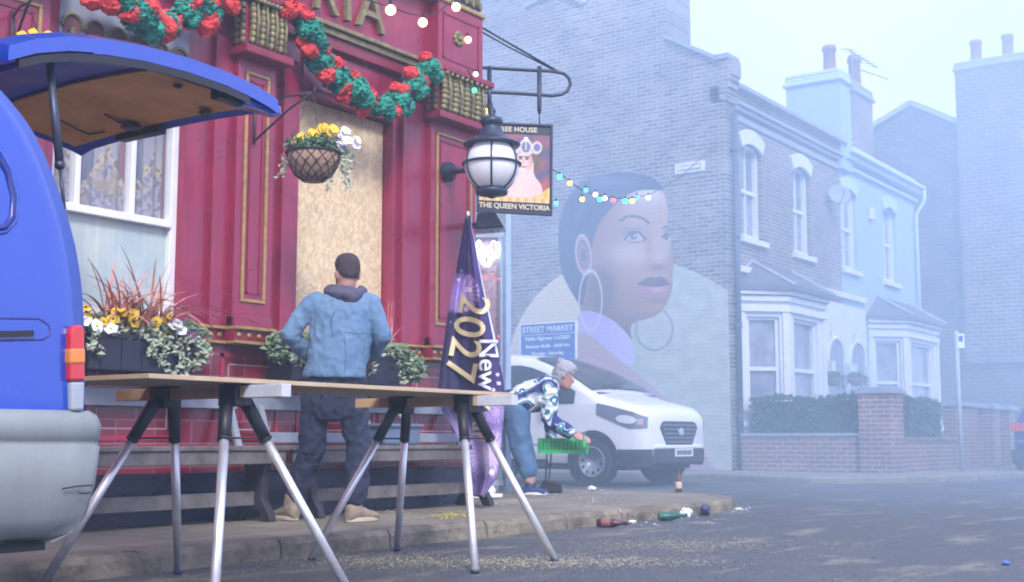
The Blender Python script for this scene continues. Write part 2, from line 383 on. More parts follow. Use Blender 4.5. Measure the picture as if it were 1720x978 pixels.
# far pavement with its dropped kerb
FE = [(18.3, 40), (18.2, 9.6), (17.9, 8.6), (17.45, 7.75), (17.35, 7.0), (17.7, 6.4), (18.7, 5.75), (20, 5.4), (21.6, 5.25), (70, 5.1)]
def drop(t):
    return PZ
kerb('far_kerb', FE, M('kerb_stone_far', (.16, .15, .13), rough=.9, col2=(.28, .26, .22), vs=3, bump=.5, bs=20), inward=1)
pave('far_pavement', [(18.43, 40), (18.33, 9.6), (18.02, 8.6), (17.57, 7.8), (17.48, 7.05), (17.8, 6.5), (18.75, 5.88), (20, 5.53), (21.6, 5.38), (70, 5.23)], slab2, [(70, 40)])

# ================================================================ PUB
YP = 6.5
X = lambda u, v=500, y=YP: at(u, v, y=y).x
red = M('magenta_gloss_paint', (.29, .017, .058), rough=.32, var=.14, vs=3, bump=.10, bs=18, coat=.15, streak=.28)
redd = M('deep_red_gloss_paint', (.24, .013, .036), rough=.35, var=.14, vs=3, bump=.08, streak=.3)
gold = M('gold_leaf_paint', (.40, .27, .085), rough=.42, metal=.25, var=.3, vs=20, bump=.2, bs=60)
goldd = M('tarnished_gold_paint', (.30, .25, .11), rough=.45, metal=.2, col2=(.14, .13, .06), vs=18, bump=.3, bs=60)
whitep = M('white_gloss_paint', (.76, .78, .80), rough=.4, var=.05, streak=.10)
navy = M('navy_gloss_paint', (.012, .018, .06), rough=.3, var=.3)
tile = brick('glazed_red_tiles', 'x', (.17, .008, .022), (.25, .014, .035), (.28, .10, .11), bw=.30, rh=.15, ms=.006, big=.2, bump=.25, rough=.16)
framep = M('red_glazed_trim', (.36, .015, .05), rough=.18, var=.15)
pinkline = M('pale_pink_grout', (.5, .33, .36), rough=.5)
dark_glass = M('dark_glass', (.03, .035, .05), rough=.06, var=.3, spec=.8)

pub = thing('pub_building', 'magenta painted corner pub with gilded capitals, fluted pilasters and glazed red tile dado', 'pub', (5, YP, 0))
ZT, ZF0, ZF1 = 3.19, 3.72, 4.30           # window head, fascia bottom and top
ZD0, ZD1 = 1.27, 1.39                      # dado moulding
XR = X(783)                                 # right corner of the pub
w1a, w1b = X(78), X(303)                    # sash window
w2a, w2b = X(493), X(641, 400, YP + .11)                   # boarded window
# wall body: pieces around the openings (front face at YP)
bm = B()
xs = [-9, w1a, w1b, w2a, w2b, XR]
for a, b, hole in ((-9, w1a, 0), (w1a, w1b, 1), (w1b, w2a, 0), (w2a, w2b, 2), (w2b, XR - .02, 0)):
    if not hole: box(bm, a, b, YP, YP + .35, ZD1, 6.0)
    else: box(bm, a, b, YP, YP + .35, ZT, 6.0)
box(bm, -9, XR - .02, YP + .36, YP + 9, PZ, 6.0)
obj('wall', bm, red, pub)
bm = B(); box(bm, -9, XR - .01, YP - .004, YP + .35, .40, ZD1 - .02); obj('tile_dado', bm, tile, pub)
bm = B(); box(bm, -9, XR + .01, YP - .06, YP + .2, PZ - .02, .395); box(bm, -9, XR + .012, YP - .075, YP + .2, .38, .41); obj('plinth', bm, navy, pub, bevel=.004)
# upper storey
bm = B(); box(bm, -9, XR - .03, YP + .05, YP + 9, 6.0, 9.5); obj('upper_wall', bm, brick('pub_brick', 'x', (.30, .22, .14), (.22, .16, .11), (.35, .33, .3)), pub)
# tile panels with pale outlines
def tile_panel(x0, x1, z0, z1):
    bm = B(); y = YP - .012
    for a, b, c, d in ((x0, x1, z1 - .03, z1), (x0, x1, z0, z0 + .03), (x0, x0 + .03, z0, z1), (x1 - .03, x1, z0, z1)): box(bm, a, b, y, YP, c, d)
    obj('tile_frame', bm, framep, pub)
    bm = B(); y = YP - .008
    a0, a1, c0, c1 = x0 + .07, x1 - .07, z0 + .07, z1 - .07
    for a, b, c, d in ((a0, a1, c1 - .008, c1), (a0, a1, c0, c0 + .008), (a0, a0 + .008, c0, c1), (a1 - .008, a1, c0, c1)): box(bm, a, b, y, YP, c, d)
    obj('tile_inlay_line', bm, pinkline, pub)
for a, b in ((X(372), X(470)), (X(690), X(775)), (X(150), X(300)), (X(500), X(640))): tile_panel(a, b, .62, ZD0 - .06)
# dado moulding, breaking forward under the pilasters
PIL = [(X(397, 400, YP - .12), X(461, 400, YP - .12)), (X(728, 400, YP - .13), XR), (w1a - .62, w1a - .12), (w1a - 3.2, w1a - 2.7)]
def mould(x0, x1, y):
    bm = B(); box(bm, x0, x1, y - .05, YP + .02, ZD1 - .022, ZD1); box(bm, x0, x1, y - .045, YP + .02, ZD0, ZD0 + .02); obj('dado_moulding', bm, gold, pub, bevel=.004)
    bm = B(); box(bm, x0 + .003, x1 - .003, y - .02, YP + .02, ZD0 + .02, ZD1 - .022); bm.faces.ensure_lookup_table(); nf = len(bm.faces); n = max(1, int((x1 - x0) / .075))
    for i in range(n):
        c = x0 + (i + .5) * (x1 - x0) / n; ico(bm, (c, y - .022, (ZD0 + ZD1) / 2), .020, 2, (1, .6, 1))
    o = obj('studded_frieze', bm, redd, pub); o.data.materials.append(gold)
    for p in o.data.polygons[nf:]: p.material_index = 1; p.use_smooth = True
segs = []; cur = -9
for a, b in sorted(PIL):
    if a > cur: segs.append((cur, a, YP))
    segs.append((a, b + .012, YP - .10)); cur = b + .012
for a, b, y in segs:
    if y < YP or b < 3: mould(a, b, y)
    else:
        mould(a, b, y)
# pilasters
def pilaster(x0, x1):
    y = YP - .10; w = x1 - x0
    bm = B(); box(bm, x0, x1, y, YP + .01, ZD1, 3.30); box(bm, x0 - .0, x1, y - .02, YP + .01, ZD1, ZD1 + .07)
    p = obj('pilaster', bm, red, pub, bevel=.006)
    bm = B(); a0, a1, c0, c1 = x0 + .065, x1 - .065, ZD1 + .17, 3.18; t = .022
    for a, b, c, d in ((a0, a1, c1 - t, c1), (a0, a1, c0, c0 + t), (a0, a0 + t, c0 + t, c1 - t), (a1 - t, a1, c0 + t, c1 - t)): box(bm, a, b, y - .014, y + .004, c, d)
    obj('gilt_beading', bm, gold, p, bevel=.004)
    bm = B(); t2 = .012
    for a, b, c, d in ((a0 + .05, a1 - .05, c1 - t2 - .06, c1 - .06), (a0 + .05, a1 - .05, c0 + .06, c0 + t2 + .06), (a0 + .05, a0 + .05 + t2, c0 + .06, c1 - .06), (a1 - .05 - t2, a1 - .05, c0 + .06, c1 - .06)): box(bm, a, b, y - .008, y + .004, c, d)
    obj('inner_beading', bm, redd, p)
    # capital: scaled leaves in vertical flutes
    yc = y - .10; cz0, cz1 = 3.33, 3.66
    bm = B(); box(bm, x0 - .02, x1 + .03, yc + .02, YP + .01, cz0, cz1); box(bm, x0 - .05, x1 + .05, yc - .03, YP + .01, 3.27, 3.33); box(bm, x0 - .06, x1 + .07, yc - .05, YP + .01, cz1 + .01, ZF0)
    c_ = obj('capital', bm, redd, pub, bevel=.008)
    bm = B(); n = 4
    for i in range(n):
        cx = x0 + (i + .5) * w / n; hw = w / n / 2 - .008
        for j in range(7):
            z = cz0 + .01 + j * (cz1 - cz0 - .03) / 7; bulge = .035 + .035 * math.sin(math.pi * (j + 1) / 8)
            for sgn in (-1, 1): ico(bm, (cx + sgn * hw * .48, yc + .03 - bulge * .5, z + .03), .03, 2, (.85 * hw / .045, 1.0, 1.1))
        tube(bm, [(cx, yc - .015, cz0), (cx, yc - .045, (cz0 + cz1) / 2), (cx, yc - .02, cz1)], .009, 6)
    for i in range(6):     # side scales on the left flank
        for k in range(2): ico(bm, (x0 - .022, yc + .05 + k * .06, cz0 + .04 + i * .05), .028, 2, (.6, 1, 1))
    for i in range(9): ico(bm, (x0 + (i + .5) * w / 9, yc - .035, cz1 - .005), .021, 2)
    obj('gilded_leaves', bm, goldd, c_, smooth=True)
for a, b in PIL: pilaster(a, b)
# plain flat strips beside the pilasters
for a, b in ((X(345), X(392)), (X(668), X(727)), (X(463), X(490))):
    bm = B(); box(bm, a, b, YP - .045, YP + .01, ZD1, 3.4); obj('plain_strip', bm, red, pub, bevel=.004)
# fascia
bm = B(); box(bm, -9, XR, YP - .05, YP + .05, ZF0, ZF1); obj('fascia', bm, red, pub)
bm = B(); box(bm, -9, X(722), YP - .13, YP, ZF0 - .0, ZF0 + .035); box(bm, -9, X(722), YP - .10, YP + .01, ZF0 - .05, ZF0 - .002); obj('fascia_lower_moulding', bm, goldd, pub, bevel=.008)
bm = B(); box(bm, -9, X(722), YP - .07, YP, ZF0 - .14, ZF0 - .052); obj('fascia_under_band', bm, redd, pub, bevel=.006)  # plain band below the gilt moulding, in the deep red paint
x0 = X(738, 60, YP - .16); bm = B(); box(bm, x0, XR + .03, YP - .15, YP, ZF0 + .005, ZF1); obj('end_block', bm, red, pub, bevel=.006)
bm = B()
for a, b, c, d in ((x0 + .06, XR - .03, ZF1 - .10, ZF1 - .085), (x0 + .06, XR - .03, ZF0 + .09, ZF0 + .105), (x0 + .06, x0 + .075, ZF0 + .09, ZF1 - .085), (XR - .045, XR - .03, ZF0 + .09, ZF1 - .085)): box(bm, a, b, YP - .157, YP - .145, c, d)
obj('block_panel_moulding', bm, redd, pub)
bm = B(); c = Vector(((x0 + XR) / 2 - .03, YP - .155, ZF0 + .31))
for k in range(8): a = k * math.pi / 4; ico(bm, c + Vector((math.cos(a) * .045, 0, math.sin(a) * .045)), .027, 2, (1, .7, 1))
ico(bm, c + Vector((0, -.012, 0)), .024, 2); obj('rosette', bm, goldd, pub, smooth=True)
# frieze of gilt leaves over the fascia and the coved cornice
bm = B(); box(bm, -9, XR + .05, YP - .17, YP, ZF1 + .002, ZF1 + .045); obj('fascia_upper_moulding', bm, gold, pub, bevel=.01)
bm = B(); box(bm, -9, XR + .02, YP - .12, YP, ZF1 + .045, ZF1 + .30); obj('leaf_frieze', bm, M('dark_navy_frieze', (.03, .035, .06), rough=.5), pub)
bm = B(); x = 5.0
while x < XR:
    ico(bm, (x, YP - .13, ZF1 + .17), .045, 2, (.8, .5, 1.7)); ico(bm, (x + .05, YP - .125, ZF1 + .12), .03, 2, (.8, .5, 1.5)); x += .10
obj('leaf_carving', bm, goldd, pub, smooth=True)
bm = B(); prof = [(.0, .30), (.03, .33), (.06, .42), (.13, .52), (.24, .60), (.30, .63), (.32, .78)]
rows = []
for k, h in prof:
    rows.append([bm.verts.new(p) for p in ((-9, YP - .13 - k, ZF1 + h), (XR + .03 + k * .75, YP - .13 - k, ZF1 + h), (XR + .03 + k * .75, YP + 8, ZF1 + h))])
for a, b in zip(rows, rows[1:]):
    for j in range(2): bm.faces.new((a[j], a[j + 1], b[j + 1], b[j]))
bm.faces.new((rows[-1][0], rows[-1][1], rows[-1][2], bm.verts.new((-9, YP + 8, ZF1 + .78))))
obj('cornice', bm, M('slate_blue_paint', (.05, .06, .12), rough=.5), pub)
# raised lettering on the fascia
_le = at(645, 33, y=YP - .07).x
text('fascia_lettering', 'THE QUEEN VICTORIA', .50, goldd, lambda x, y, z: Vector((_le + x, YP - .075 - z, ZF0 + .12 + y)), pub, extrude=.02, spacing=1.15, align='RIGHT')
explode(bpy.data.objects['fascia_lettering'])

# boarded window
osb = M('oriented_strand_board', (.68, .50, .27), rough=.7, col2=(.80, .64, .40), vs=14, bump=.25, bs=60)
n = osb.node_tree; b_ = n.nodes['Principled BSDF']; l = b_.inputs['Base Color'].links[0].from_socket
tc = n.nodes.new('ShaderNodeTexCoord'); vo = n.nodes.new('ShaderNodeTexVoronoi'); vo.inputs['Scale'].default_value = 48; mp = n.nodes.new('ShaderNodeMapping'); mp.inputs['Scale'].default_value = (1, 1, .75); mp.inputs['Rotation'].default_value = (0, .7, 0)
n.links.new(tc.outputs['Object'], mp.inputs[0]); n.links.new(mp.outputs[0], vo.inputs['Vector'])
sp = n.nodes.new('ShaderNodeSeparateColor'); n.links.new(vo.outputs['Color'], sp.inputs[0])
mr = n.nodes.new('ShaderNodeMapRange'); mr.inputs[3].default_value = .80; mr.inputs[4].default_value = 1.10; n.links.new(sp.outputs[0], mr.inputs[0])
mx = n.nodes.new('ShaderNodeMixRGB'); mx.blend_type = 'MULTIPLY'; mx.inputs[0].default_value = 1; n.links.new(l, mx.inputs[1]); n.links.new(mr.outputs[0], mx.inputs[2]); n.links.new(mx.outputs[0], b_.inputs['Base Color'])
bm = B(); box(bm, w2a + .012, w2b - .012, YP + .10, YP + .118, ZD1 + .01, ZT - .01); ob = obj('boarding', bm, osb, pub, label='pale chipboard sheet nailed over the pub window')
bm = B(); box(bm, w2a, w2b, YP + .06, YP + .35, ZD1 - .001, ZD1 + .012); obj('window_sill', bm, redd, pub)
# head panel above the boarded window
bm = B(); box(bm, w2a + .03, w2b - .03, YP - .02, YP + .01, ZT + .05, ZF0 - .17); obj('head_panel', bm, red, pub, bevel=.008)
# sash window with curtains
win = bpy.data.objects.new('window', bpy.data.meshes.new('window')); bpy.data.meshes.remove(win.data)
bm = B(); t = .055; y0, y1 = YP + .06, YP + .13
zt = 2.04; wt = 2.98
box(bm, w1a, w1a + t, y0, y1, ZD1, wt); box(bm, w1b - t, w1b, y0, y1, ZD1, wt); box(bm, w1a + t, w1b - t, y0, y1, wt - t, wt); box(bm, w1a + t, w1b - t, y0, y1, ZD1, ZD1 + .06)
box(bm, w1a + t, w1b - t, y0 - .015, y1, zt - .025, zt + .025)
for u in (127, 220): bx = X(u, 300, YP + .09); box(bm, bx - .02, bx + .02, y0 + .005, y1, zt + .025, wt - t)
winf = obj('window', bm, whitep, pub, bevel=.005)
bm = B(); box(bm, w1a + t, w1b - t, y1 - .03, y1 - .024, ZD1 + .06, zt - .02)
fros = M('frosted_pane', (.33, .47, .49), rough=.35, col2=(.52, .58, .50), vs=3.0, bump=.1, spec=.6, streak=.18); obj('frosted_glass', bm, fros, winf)
glass = M('clear_glass', (.8, .85, .9), rough=.03, alpha=.10, spec=.7)
bm = B(); box(bm, w1a + t, w1b - t, y1 - .03, y1 - .026, zt + .02, wt - t); obj('pane', bm, glass, winf)
# curtains: painted lace scrollwork on a rippled sheet
def lace(u, v, p):
    k = (p.x - w1a) / .36; ph = k - math.floor(k); h = p.z - zt; n1 = noise.noise(p * 34); n2 = noise.noise(p * 11 + Vector((3, 0, 0)))
    base = mixc((.36, .35, .44), (.54, .50, .48), .5 + .5 * math.sin(p.x * 46 + 2 * n2))
    if ph > .80 - .06 * math.sin(h * 5): base = mixc((.30, .02, .06), (.16, .02, .05), .5 + n2)
    elif ph < .24 and h > .22: base = (.07, .09, .20)
    top = .46 - .62 * abs(ph - .5) + .02 * math.sin(p.x * 90)
    if 0 < h < top:
        base = mixc((.17, .15, .22), (.46, .44, .50), sstep(-.25, .3, n1))
        if n2 > .22: base = mixc(base, (.50, .36, .16), .6)
    if abs(h - top) < .035 + .02 * n1:
        base = (.66, .54, .30) if n1 > -.12 else (.14, .10, .12)
    return tuple(c * .62 for c in base)
painted('curtain', lambda u, v: Vector((w1a + .03 + (w1b - w1a - .06) * u, YP + .20 + .015 * math.sin(u * 60), zt - .02 + (wt - zt) * v)), 220, 120, lace, paintmat('lace_curtain', .9), winf)
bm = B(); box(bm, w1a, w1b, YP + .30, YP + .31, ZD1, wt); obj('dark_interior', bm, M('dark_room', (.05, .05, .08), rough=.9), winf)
# carved arch band above the sash window
band = M('pale_grey_blue_paint', (.30, .33, .38), rough=.5, var=.2, vs=12)
bm = B(); box(bm, w1a, w1b, YP - .01, YP + .12, wt + .002, ZT + .17); ab = obj('arch_band', bm, band, pub, bevel=.004)
bm = B(); bm2 = B(); n = 6
for i in range(n):
    cx = w1a + (i + .5) * (w1b - w1a) / n; a = .062
    poly = [(cx - a, YP - .02, wt + .04), (cx + a, YP - .02, wt + .04)] + [(cx + a * math.cos(q), YP - .02, wt + .15 + a * 1.2 * math.sin(q)) for q in [math.pi * k / 8 for k in range(9)]]
    prism(bm, poly, (0, .012, 0))
    tube(bm2, [(cx + (a + .012) * math.cos(q), YP - .022, wt + .15 + (a + .012) * 1.2 * math.sin(q)) for q in [math.pi * k / 8 for k in range(9)]], .012, 6)
    ico(bm2, (cx, YP - .03, wt + .12), .028, 2, (1, .5, 1.4))
obj('arch_niche', bm, M('brown_niche_paint', (.16, .06, .05), rough=.5), ab); obj('arch_gilding', bm2, goldd, ab, smooth=True)

# ================================================================ HOUSES
XG, YH = 20.2, 9.55
hb_g = brick('stock_brick_gable', 'y', (.27, .24, .20), (.105, .095, .095), (.38, .36, .35), ms=.012, big=.35)
hb_f = brick('stock_brick_front', 'x', (.26, .19, .15), (.11, .09, .09), (.36, .34, .33), ms=.012, big=.3)
blue_r = M('pale_blue_render', (.36, .50, .62), rough=.8, var=.10, bump=.15, streak=.14)
blue_t = M('pale_blue_trim', (.50, .62, .70), rough=.6, var=.05)
stone = M('painted_stone', (.74, .75, .76), rough=.6, var=.07, streak=.10)
slate = M('grey_slate', (.12, .13, .15), rough=.6, var=.3, bump=.3)
leadm = M('lead_flashing', (.30, .33, .38), rough=.6, var=.15)
terra = M('terracotta_pot', (.26, .13, .09), rough=.8, var=.25)
netc = M('net_curtain_pane', (.10, .12, .17), rough=.10, col2=(.42, .44, .50), vs=2.2, spec=.8, streak=.3)
G = lambda u, v: at(u, v, x=XG)
house = thing('end_terrace_house', 'end house of grey brown brick with a portrait mural on its gable wall', 'house', (XG, YH, 0))
# gable wall outline traced on the wall plane
gp = [G(1227, 97), G(1205, 99), G(1118, 64), G(1118, -60), G(983, -60), G(983, 9), G(966, 0), G(936, -12), G(917, -6), G(885, 14), G(884, -60), G(700, -60)]
gp = [Vector((XG, p.y, p.z)) for p in gp]
yl = G(700, 400).y
poly = [Vector((XG, YH, PZ - .05)), Vector((XG, YH, gp[0].z))] + gp[1:] + [Vector((XG, gp[-1].y, PZ - .05))]
poly[2] = Vector((XG, gp[1].y, gp[0].z))
bm = B(); prism(bm, poly, (.33, 0, 0)); obj('gable_wall', bm, hb_g, house)
HX2 = at(1409, 300, y=YH).x; HX3 = at(1535, 350, y=YH).x
# copings along the gable
bm = B()
def coping(bm, a, b, th=.07):
    a, b = Vector(a) + Vector((.165, 0, .03)), Vector(b) + Vector((.165, 0, .03)); beam(bm, a, b, .48, th)
coping(bm, poly[2], gp[2]); coping(bm, gp[5], gp[7]); coping(bm, gp[7] , gp[9])
coping(bm, (XG, YH - .12, gp[0].z + .01), (XG, gp[1].y + .02, gp[0].z + .01), .09)
explode(obj('coping', bm, leadm, house))
# corbelled kneeler at the corner
bm = B(); zt_ = gp[0].z
for k in range(5): box(bm, XG - .01 - .004 * k, XG + .34, YH - .04 - .035 * k, YH + .1, zt_ - .75 + .11 * k, zt_ - .75 + .11 * (k + 1) + (.15 if k == 4 else 0))
box(bm, XG - .02, XG + .34, YH - .17, YH + .1, zt_ - .17, zt_ - .01); obj('corbel', bm, hb_g, house)
zp = at(1244, 153, y=YH).z                       # parapet top of the front
# front wall with window openings
def front(name, x0, x1, z1, holes, mat, par):
    xs = sorted({x0, x1} | {h[0] for h in holes} | {h[1] for h in holes}); bm = B()
    for a, b in zip(xs, xs[1:]):
        hs = sorted([h for h in holes if h[0] <= a + 1e-6 and h[1] >= b - 1e-6], key=lambda h: h[2]); z = PZ - .05
        for h in hs: box(bm, a, b, YH, YH + .3, z, h[2]); z = h[3]
        box(bm, a, b, YH, YH + .3, z, z1)
    return obj(name, bm, mat, par)
def wx(u): return at(u, 340, y=YH).x
zs, zh = at(1262, 402, y=YH).z, at(1262, 243, y=YH).z
W = []
for u, par in ((1263, 0), (1346, 0), (1425, 1), (1492, 1)):
    c = wx(u); W.append((c - .45, c + .45, zs, zh))
front('front_wall', XG + .33, HX2, zp - .35, W[:2], hb_f, house)
house2 = thing('blue_terrace_house', 'pale blue rendered terrace house joined to the brick end house', 'house', (HX2, YH, 0))
f2 = front('front_wall', HX2 + .002, HX3, zp - .30, W[2:], blue_r, house2)
def sash(par, x0, x1, z0, z1, Y, mat=whitep, gm=netc, n=(0, 1, 0)):
    bm = B(); t = .09; y0, y1 = Y + .08, Y + .20; zm = (z0 + z1) / 2
    box(bm, x0, x0 + t, y0, y1, z0, z1); box(bm, x1 - t, x1, y0, y1, z0, z1); box(bm, x0 + t, x1 - t, y0, y1, z1 - t, z1); box(bm, x0 + t, x1 - t, y0, y1, z0, z0 + t)
    box(bm, x0 + t, x1 - t, y0 + .03, y1 - .01, zm - .03, zm + .04); xm = (x0 + x1) / 2
    box(bm, xm - .012, xm + .012, y0 + .04, y1 - .02, z0 + t, zm - .03); box(bm, xm - .012, xm + .012, y0 + .04, y1 - .02, zm + .04, z1 - t)
    w = obj('window', bm, mat, par)
    bm = B(); box(bm, x0 + t, x1 - t, y1 - .03, y1 - .022, z0 + t, zm - .03); box(bm, x0 + t, x1 - t, y1 - .045, y1 - .037, zm + .04, z1 - t); obj('pane', bm, gm, w)
    bm = B(); box(bm, x0 - .10, x1 + .10, Y - .09, Y + .2, z0 - .11, z0 - .002); obj('sill', bm, stone, w, bevel=.01)
    bm = B(); box(bm, x0, x1, y1 + .06, y1 + .07, z0, z1); obj('curtain', bm, M('pale_curtain', (.45, .5, .6), rough=.9), w)
    return w
def lintel(par, x0, x1, z, Y, mat=stone):
    bm = B(); cx = (x0 + x1) / 2; a = (x1 - x0) / 2 + .12; pts = []
    for k in range(9): q = -1 + k / 4; pts.append((cx + q * a, Y - .05, z + .30 - .16 * q * q + .0))
    low = []
    for k in range(9): q = 1 - k / 4; low.append((cx + q * (a - .12), Y - .05, z + .02 - .12 * q * q))
    prism(bm, pts + low, (0, .06, 0)); obj('lintel', bm, mat, par, bevel=.01)
for i, (a, b, c, d) in enumerate(W):
    par = house if i < 2 else house2
    sash(par, a, b, c, d, YH); lintel(par, a, b, d - .04, YH, stone if i < 2 else M('pale_blue_lintel', (.52, .66, .76), rough=.7))
# parapets and cornices
bm = B(); box(bm, XG - .0, HX2 + .05, YH - .06, YH + .28, zp - .35, zp - .06); obj('parapet', bm, hb_f, house)
bm = B(); box(bm, XG + .34, HX2 + .1, YH - .20, YH + .30, zp - .06, zp + .03); box(bm, XG + .34, HX2, YH - .10, YH + .01, zp - .44, zp - .36); box(bm, XG + .34, HX2, YH - .16, YH - .0, zp - .355, zp - .30); box(bm, XG + .34, HX2, YH - .045, YH + .01, zp - .62, zp - .5); obj('cornice', bm, leadm, house, bevel=.015)
bm = B(); box(bm, HX2 - .1, HX2 + .12, YH - .12, YH + .3, zp + .03, zp + .13); obj('parapet_end_cap', bm, leadm, house)
bm = B(); box(bm, HX2 + .06, HX3, YH - .02, YH + .28, zp - .30, zp - .02); obj('parapet', bm, blue_r, house2)
bm = B(); box(bm, HX2 + .12, HX3 + .05, YH - .20, YH + .02, zp - .34, zp - .22); box(bm, HX2 + .12, HX3 + .05, YH - .30, YH - .02, zp - .22, zp - .14); box(bm, HX2 + .12, HX3 + .05, YH - .09, YH + .01, zp - .52, zp - .44); box(bm, HX2 + .06, HX3 + .02, YH - .06, YH + .30, zp - .015, zp + .06); obj('gutter', bm, blue_t, house2, bevel=.012)
bm = B(); tube(bm, [(HX3 - .02, YH - .28, zp - .25), (HX3 - .02, YH - .27, zp - .5), (HX3 - .10, YH - .08, zp - .85), (HX3 - .10, YH - .07, .2)], .05, 8); obj('drainpipe', bm, blue_t, house2, smooth=True)
bm = B(); tube(bm, [(XG + .20, YH - .10, zp - .55), (XG + .20, YH - .08, .2)], .055, 8)
for k in range(4): tube(bm, [(XG + .20, YH - .08, 1 + k * 1.6), (XG + .20, YH - .08, 1.08 + k * 1.6)], .075, 8)
obj('drainpipe', bm, M('dark_blue_grey_pipe', (.07, .09, .14), rough=.5), house, smooth=True)
# roofs (butterfly valley behind the parapets) and back walls
for par, a, b in ((house, XG + .34, HX2), (house2, HX2 + .01, HX3)):
    bm = B(); prism(bm, [(a, YH + .3, zp - .5), (a, YH + 4, zp + .9), (a, YH + 7.5, zp - .5)], (b - a - .02, 0, 0)); obj('roof', bm, slate, par)
    bm = B(); box(bm, a, b - .01, YH + 7.2, YH + 7.5, PZ, zp - .5); obj('rear_wall', bm, hb_f, par)
bm = B(); box(bm, HX3 - .3, HX3, YH + .3, YH + 7.5, PZ, zp - .5); obj('side_wall', bm, blue_r, house2)
# chimneys
def stack(par, x0, x1, y0, y1, z0, z1, mat, capm, pots, smooth_cap=True):
    bm = B(); box(bm, x0, x1, y0, y1, z0, z1 - .28); s = obj('chimney', bm, mat, par)
    bm = B(); box(bm, x0 - .07, x1 + .07, y0 - .07, y1 + .07, z1 - .28, z1 - .18); box(bm, x0 - .03, x1 + .03, y0 - .03, y1 + .03, z1 - .18, z1 - .10); box(bm, x0 - .02, x1 + .02, y0 - .02, y1 + .02, z1 - .10, z1); obj('chimney_cap', bm, capm, s, bevel=.03)
    for (px, py, ph, pr) in pots:
        bm = B(); lathe(bm, [(pr * 1.05, 0), (pr * .95, .1), (pr * .85, ph * .8), (pr * 1.05, ph * .82), (pr * 1.08, ph * .9), (pr * .95, ph), (pr * .7, ph), (pr * .7, ph - .1)], (px, py, z1), seg=14); obj('chimney_pot', bm, terra, s, smooth=True)
a = at(1327, 240, x=HX2 + .0); b = at(1417, 240, x=HX2); zc = at(1360, 125, x=HX2).z
pc = at(1398, 120, x=HX2 + .35)
stack(house2, HX2 - .15, HX2 + .52, b.y, a.y, zp - .6, zc, blue_r, blue_t, [(HX2 + .2, pc.y, .62, .15)])
c0 = at(1466, 200, y=b.y + .3); zc2 = at(1445, 142, y=b.y + .3).z
stack(house2, at(1434, 200, y=b.y + .3).x, c0.x, b.y + .3, b.y + 1.5, zp - .6, zc2, hb_f, leadm, [(at(1436, 140, y=b.y + .6).x, b.y + .6, .85, .16)])
# aerial
ae = at(1432, 125, y=b.y - .1)
bm = B(); tube(bm, [ae + Vector((0, 0, -.4)), ae + Vector((0, 0, .55))], .015, 5); e = ae + Vector((0, 0, .38))
tube(bm, [e + Vector((-.35, 0, .12)), e + Vector((.75, -.3, -.1))], .012, 5)
for k in range(7): q = e + Vector((-.3 + .16 * k, -.04 * k, .11 - .03 * k)); tube(bm, [q + Vector((0, .16, .03)), q + Vector((0, -.16, -.03))], .008, 4)
e = ae + Vector((.1, 0, .18)); tube(bm, [e, e + Vector((.95, -.45, -.12))], .012, 5)
obj('television_aerial', bm, M('aerial_metal', (.25, .27, .3), rough=.4, metal=.6), house2)
# gable chimney breasts (end house)
bm = B(); box(bm, XG + .335, XG + 1.0, G(1118, 0).y, G(983, 0).y, 5.5, gp[3].z); obj('chimney', bm, hb_g, house)
# satellite dish on its window, alarm box
sd = at(1409, 328, y=YH - .25)
dish = thing('satellite_dish', 'grey satellite dish fixed beside a first floor window of the blue house', 'satellite dish', sd)
bm = B(); ax = Vector((-.75, -.6, .3)).normalized(); lathe(bm, [(.001, .0), (.12, .015), (.22, .06), (.23, .06), (.13, .01), (.001, -.015)], sd, ax, 20); obj('reflector', bm, leadm, dish, smooth=True)
bm = B(); tube(bm, [sd, sd + Vector((.05, .13, -.1)), sd + Vector((.1, .25, -.1))], .02, 6); tube(bm, [sd - Vector((0, 0, .25)), sd + ax * .38 - Vector((0, 0, .1))], .01, 5); box(bm, *sum([[c - .03, c + .03] for c in (sd + ax * .38 - Vector((0, 0, .1)))], [])); obj('dish_arm', bm, leadm, dish)
ab_ = at(1464, 360, y=YH - .04); bm = B(); box(bm, ab_.x - .12, ab_.x + .12, YH - .09, YH - .002, ab_.z - .14, ab_.z + .14); obj('alarm_box', bm, stone, house2, bevel=.03)
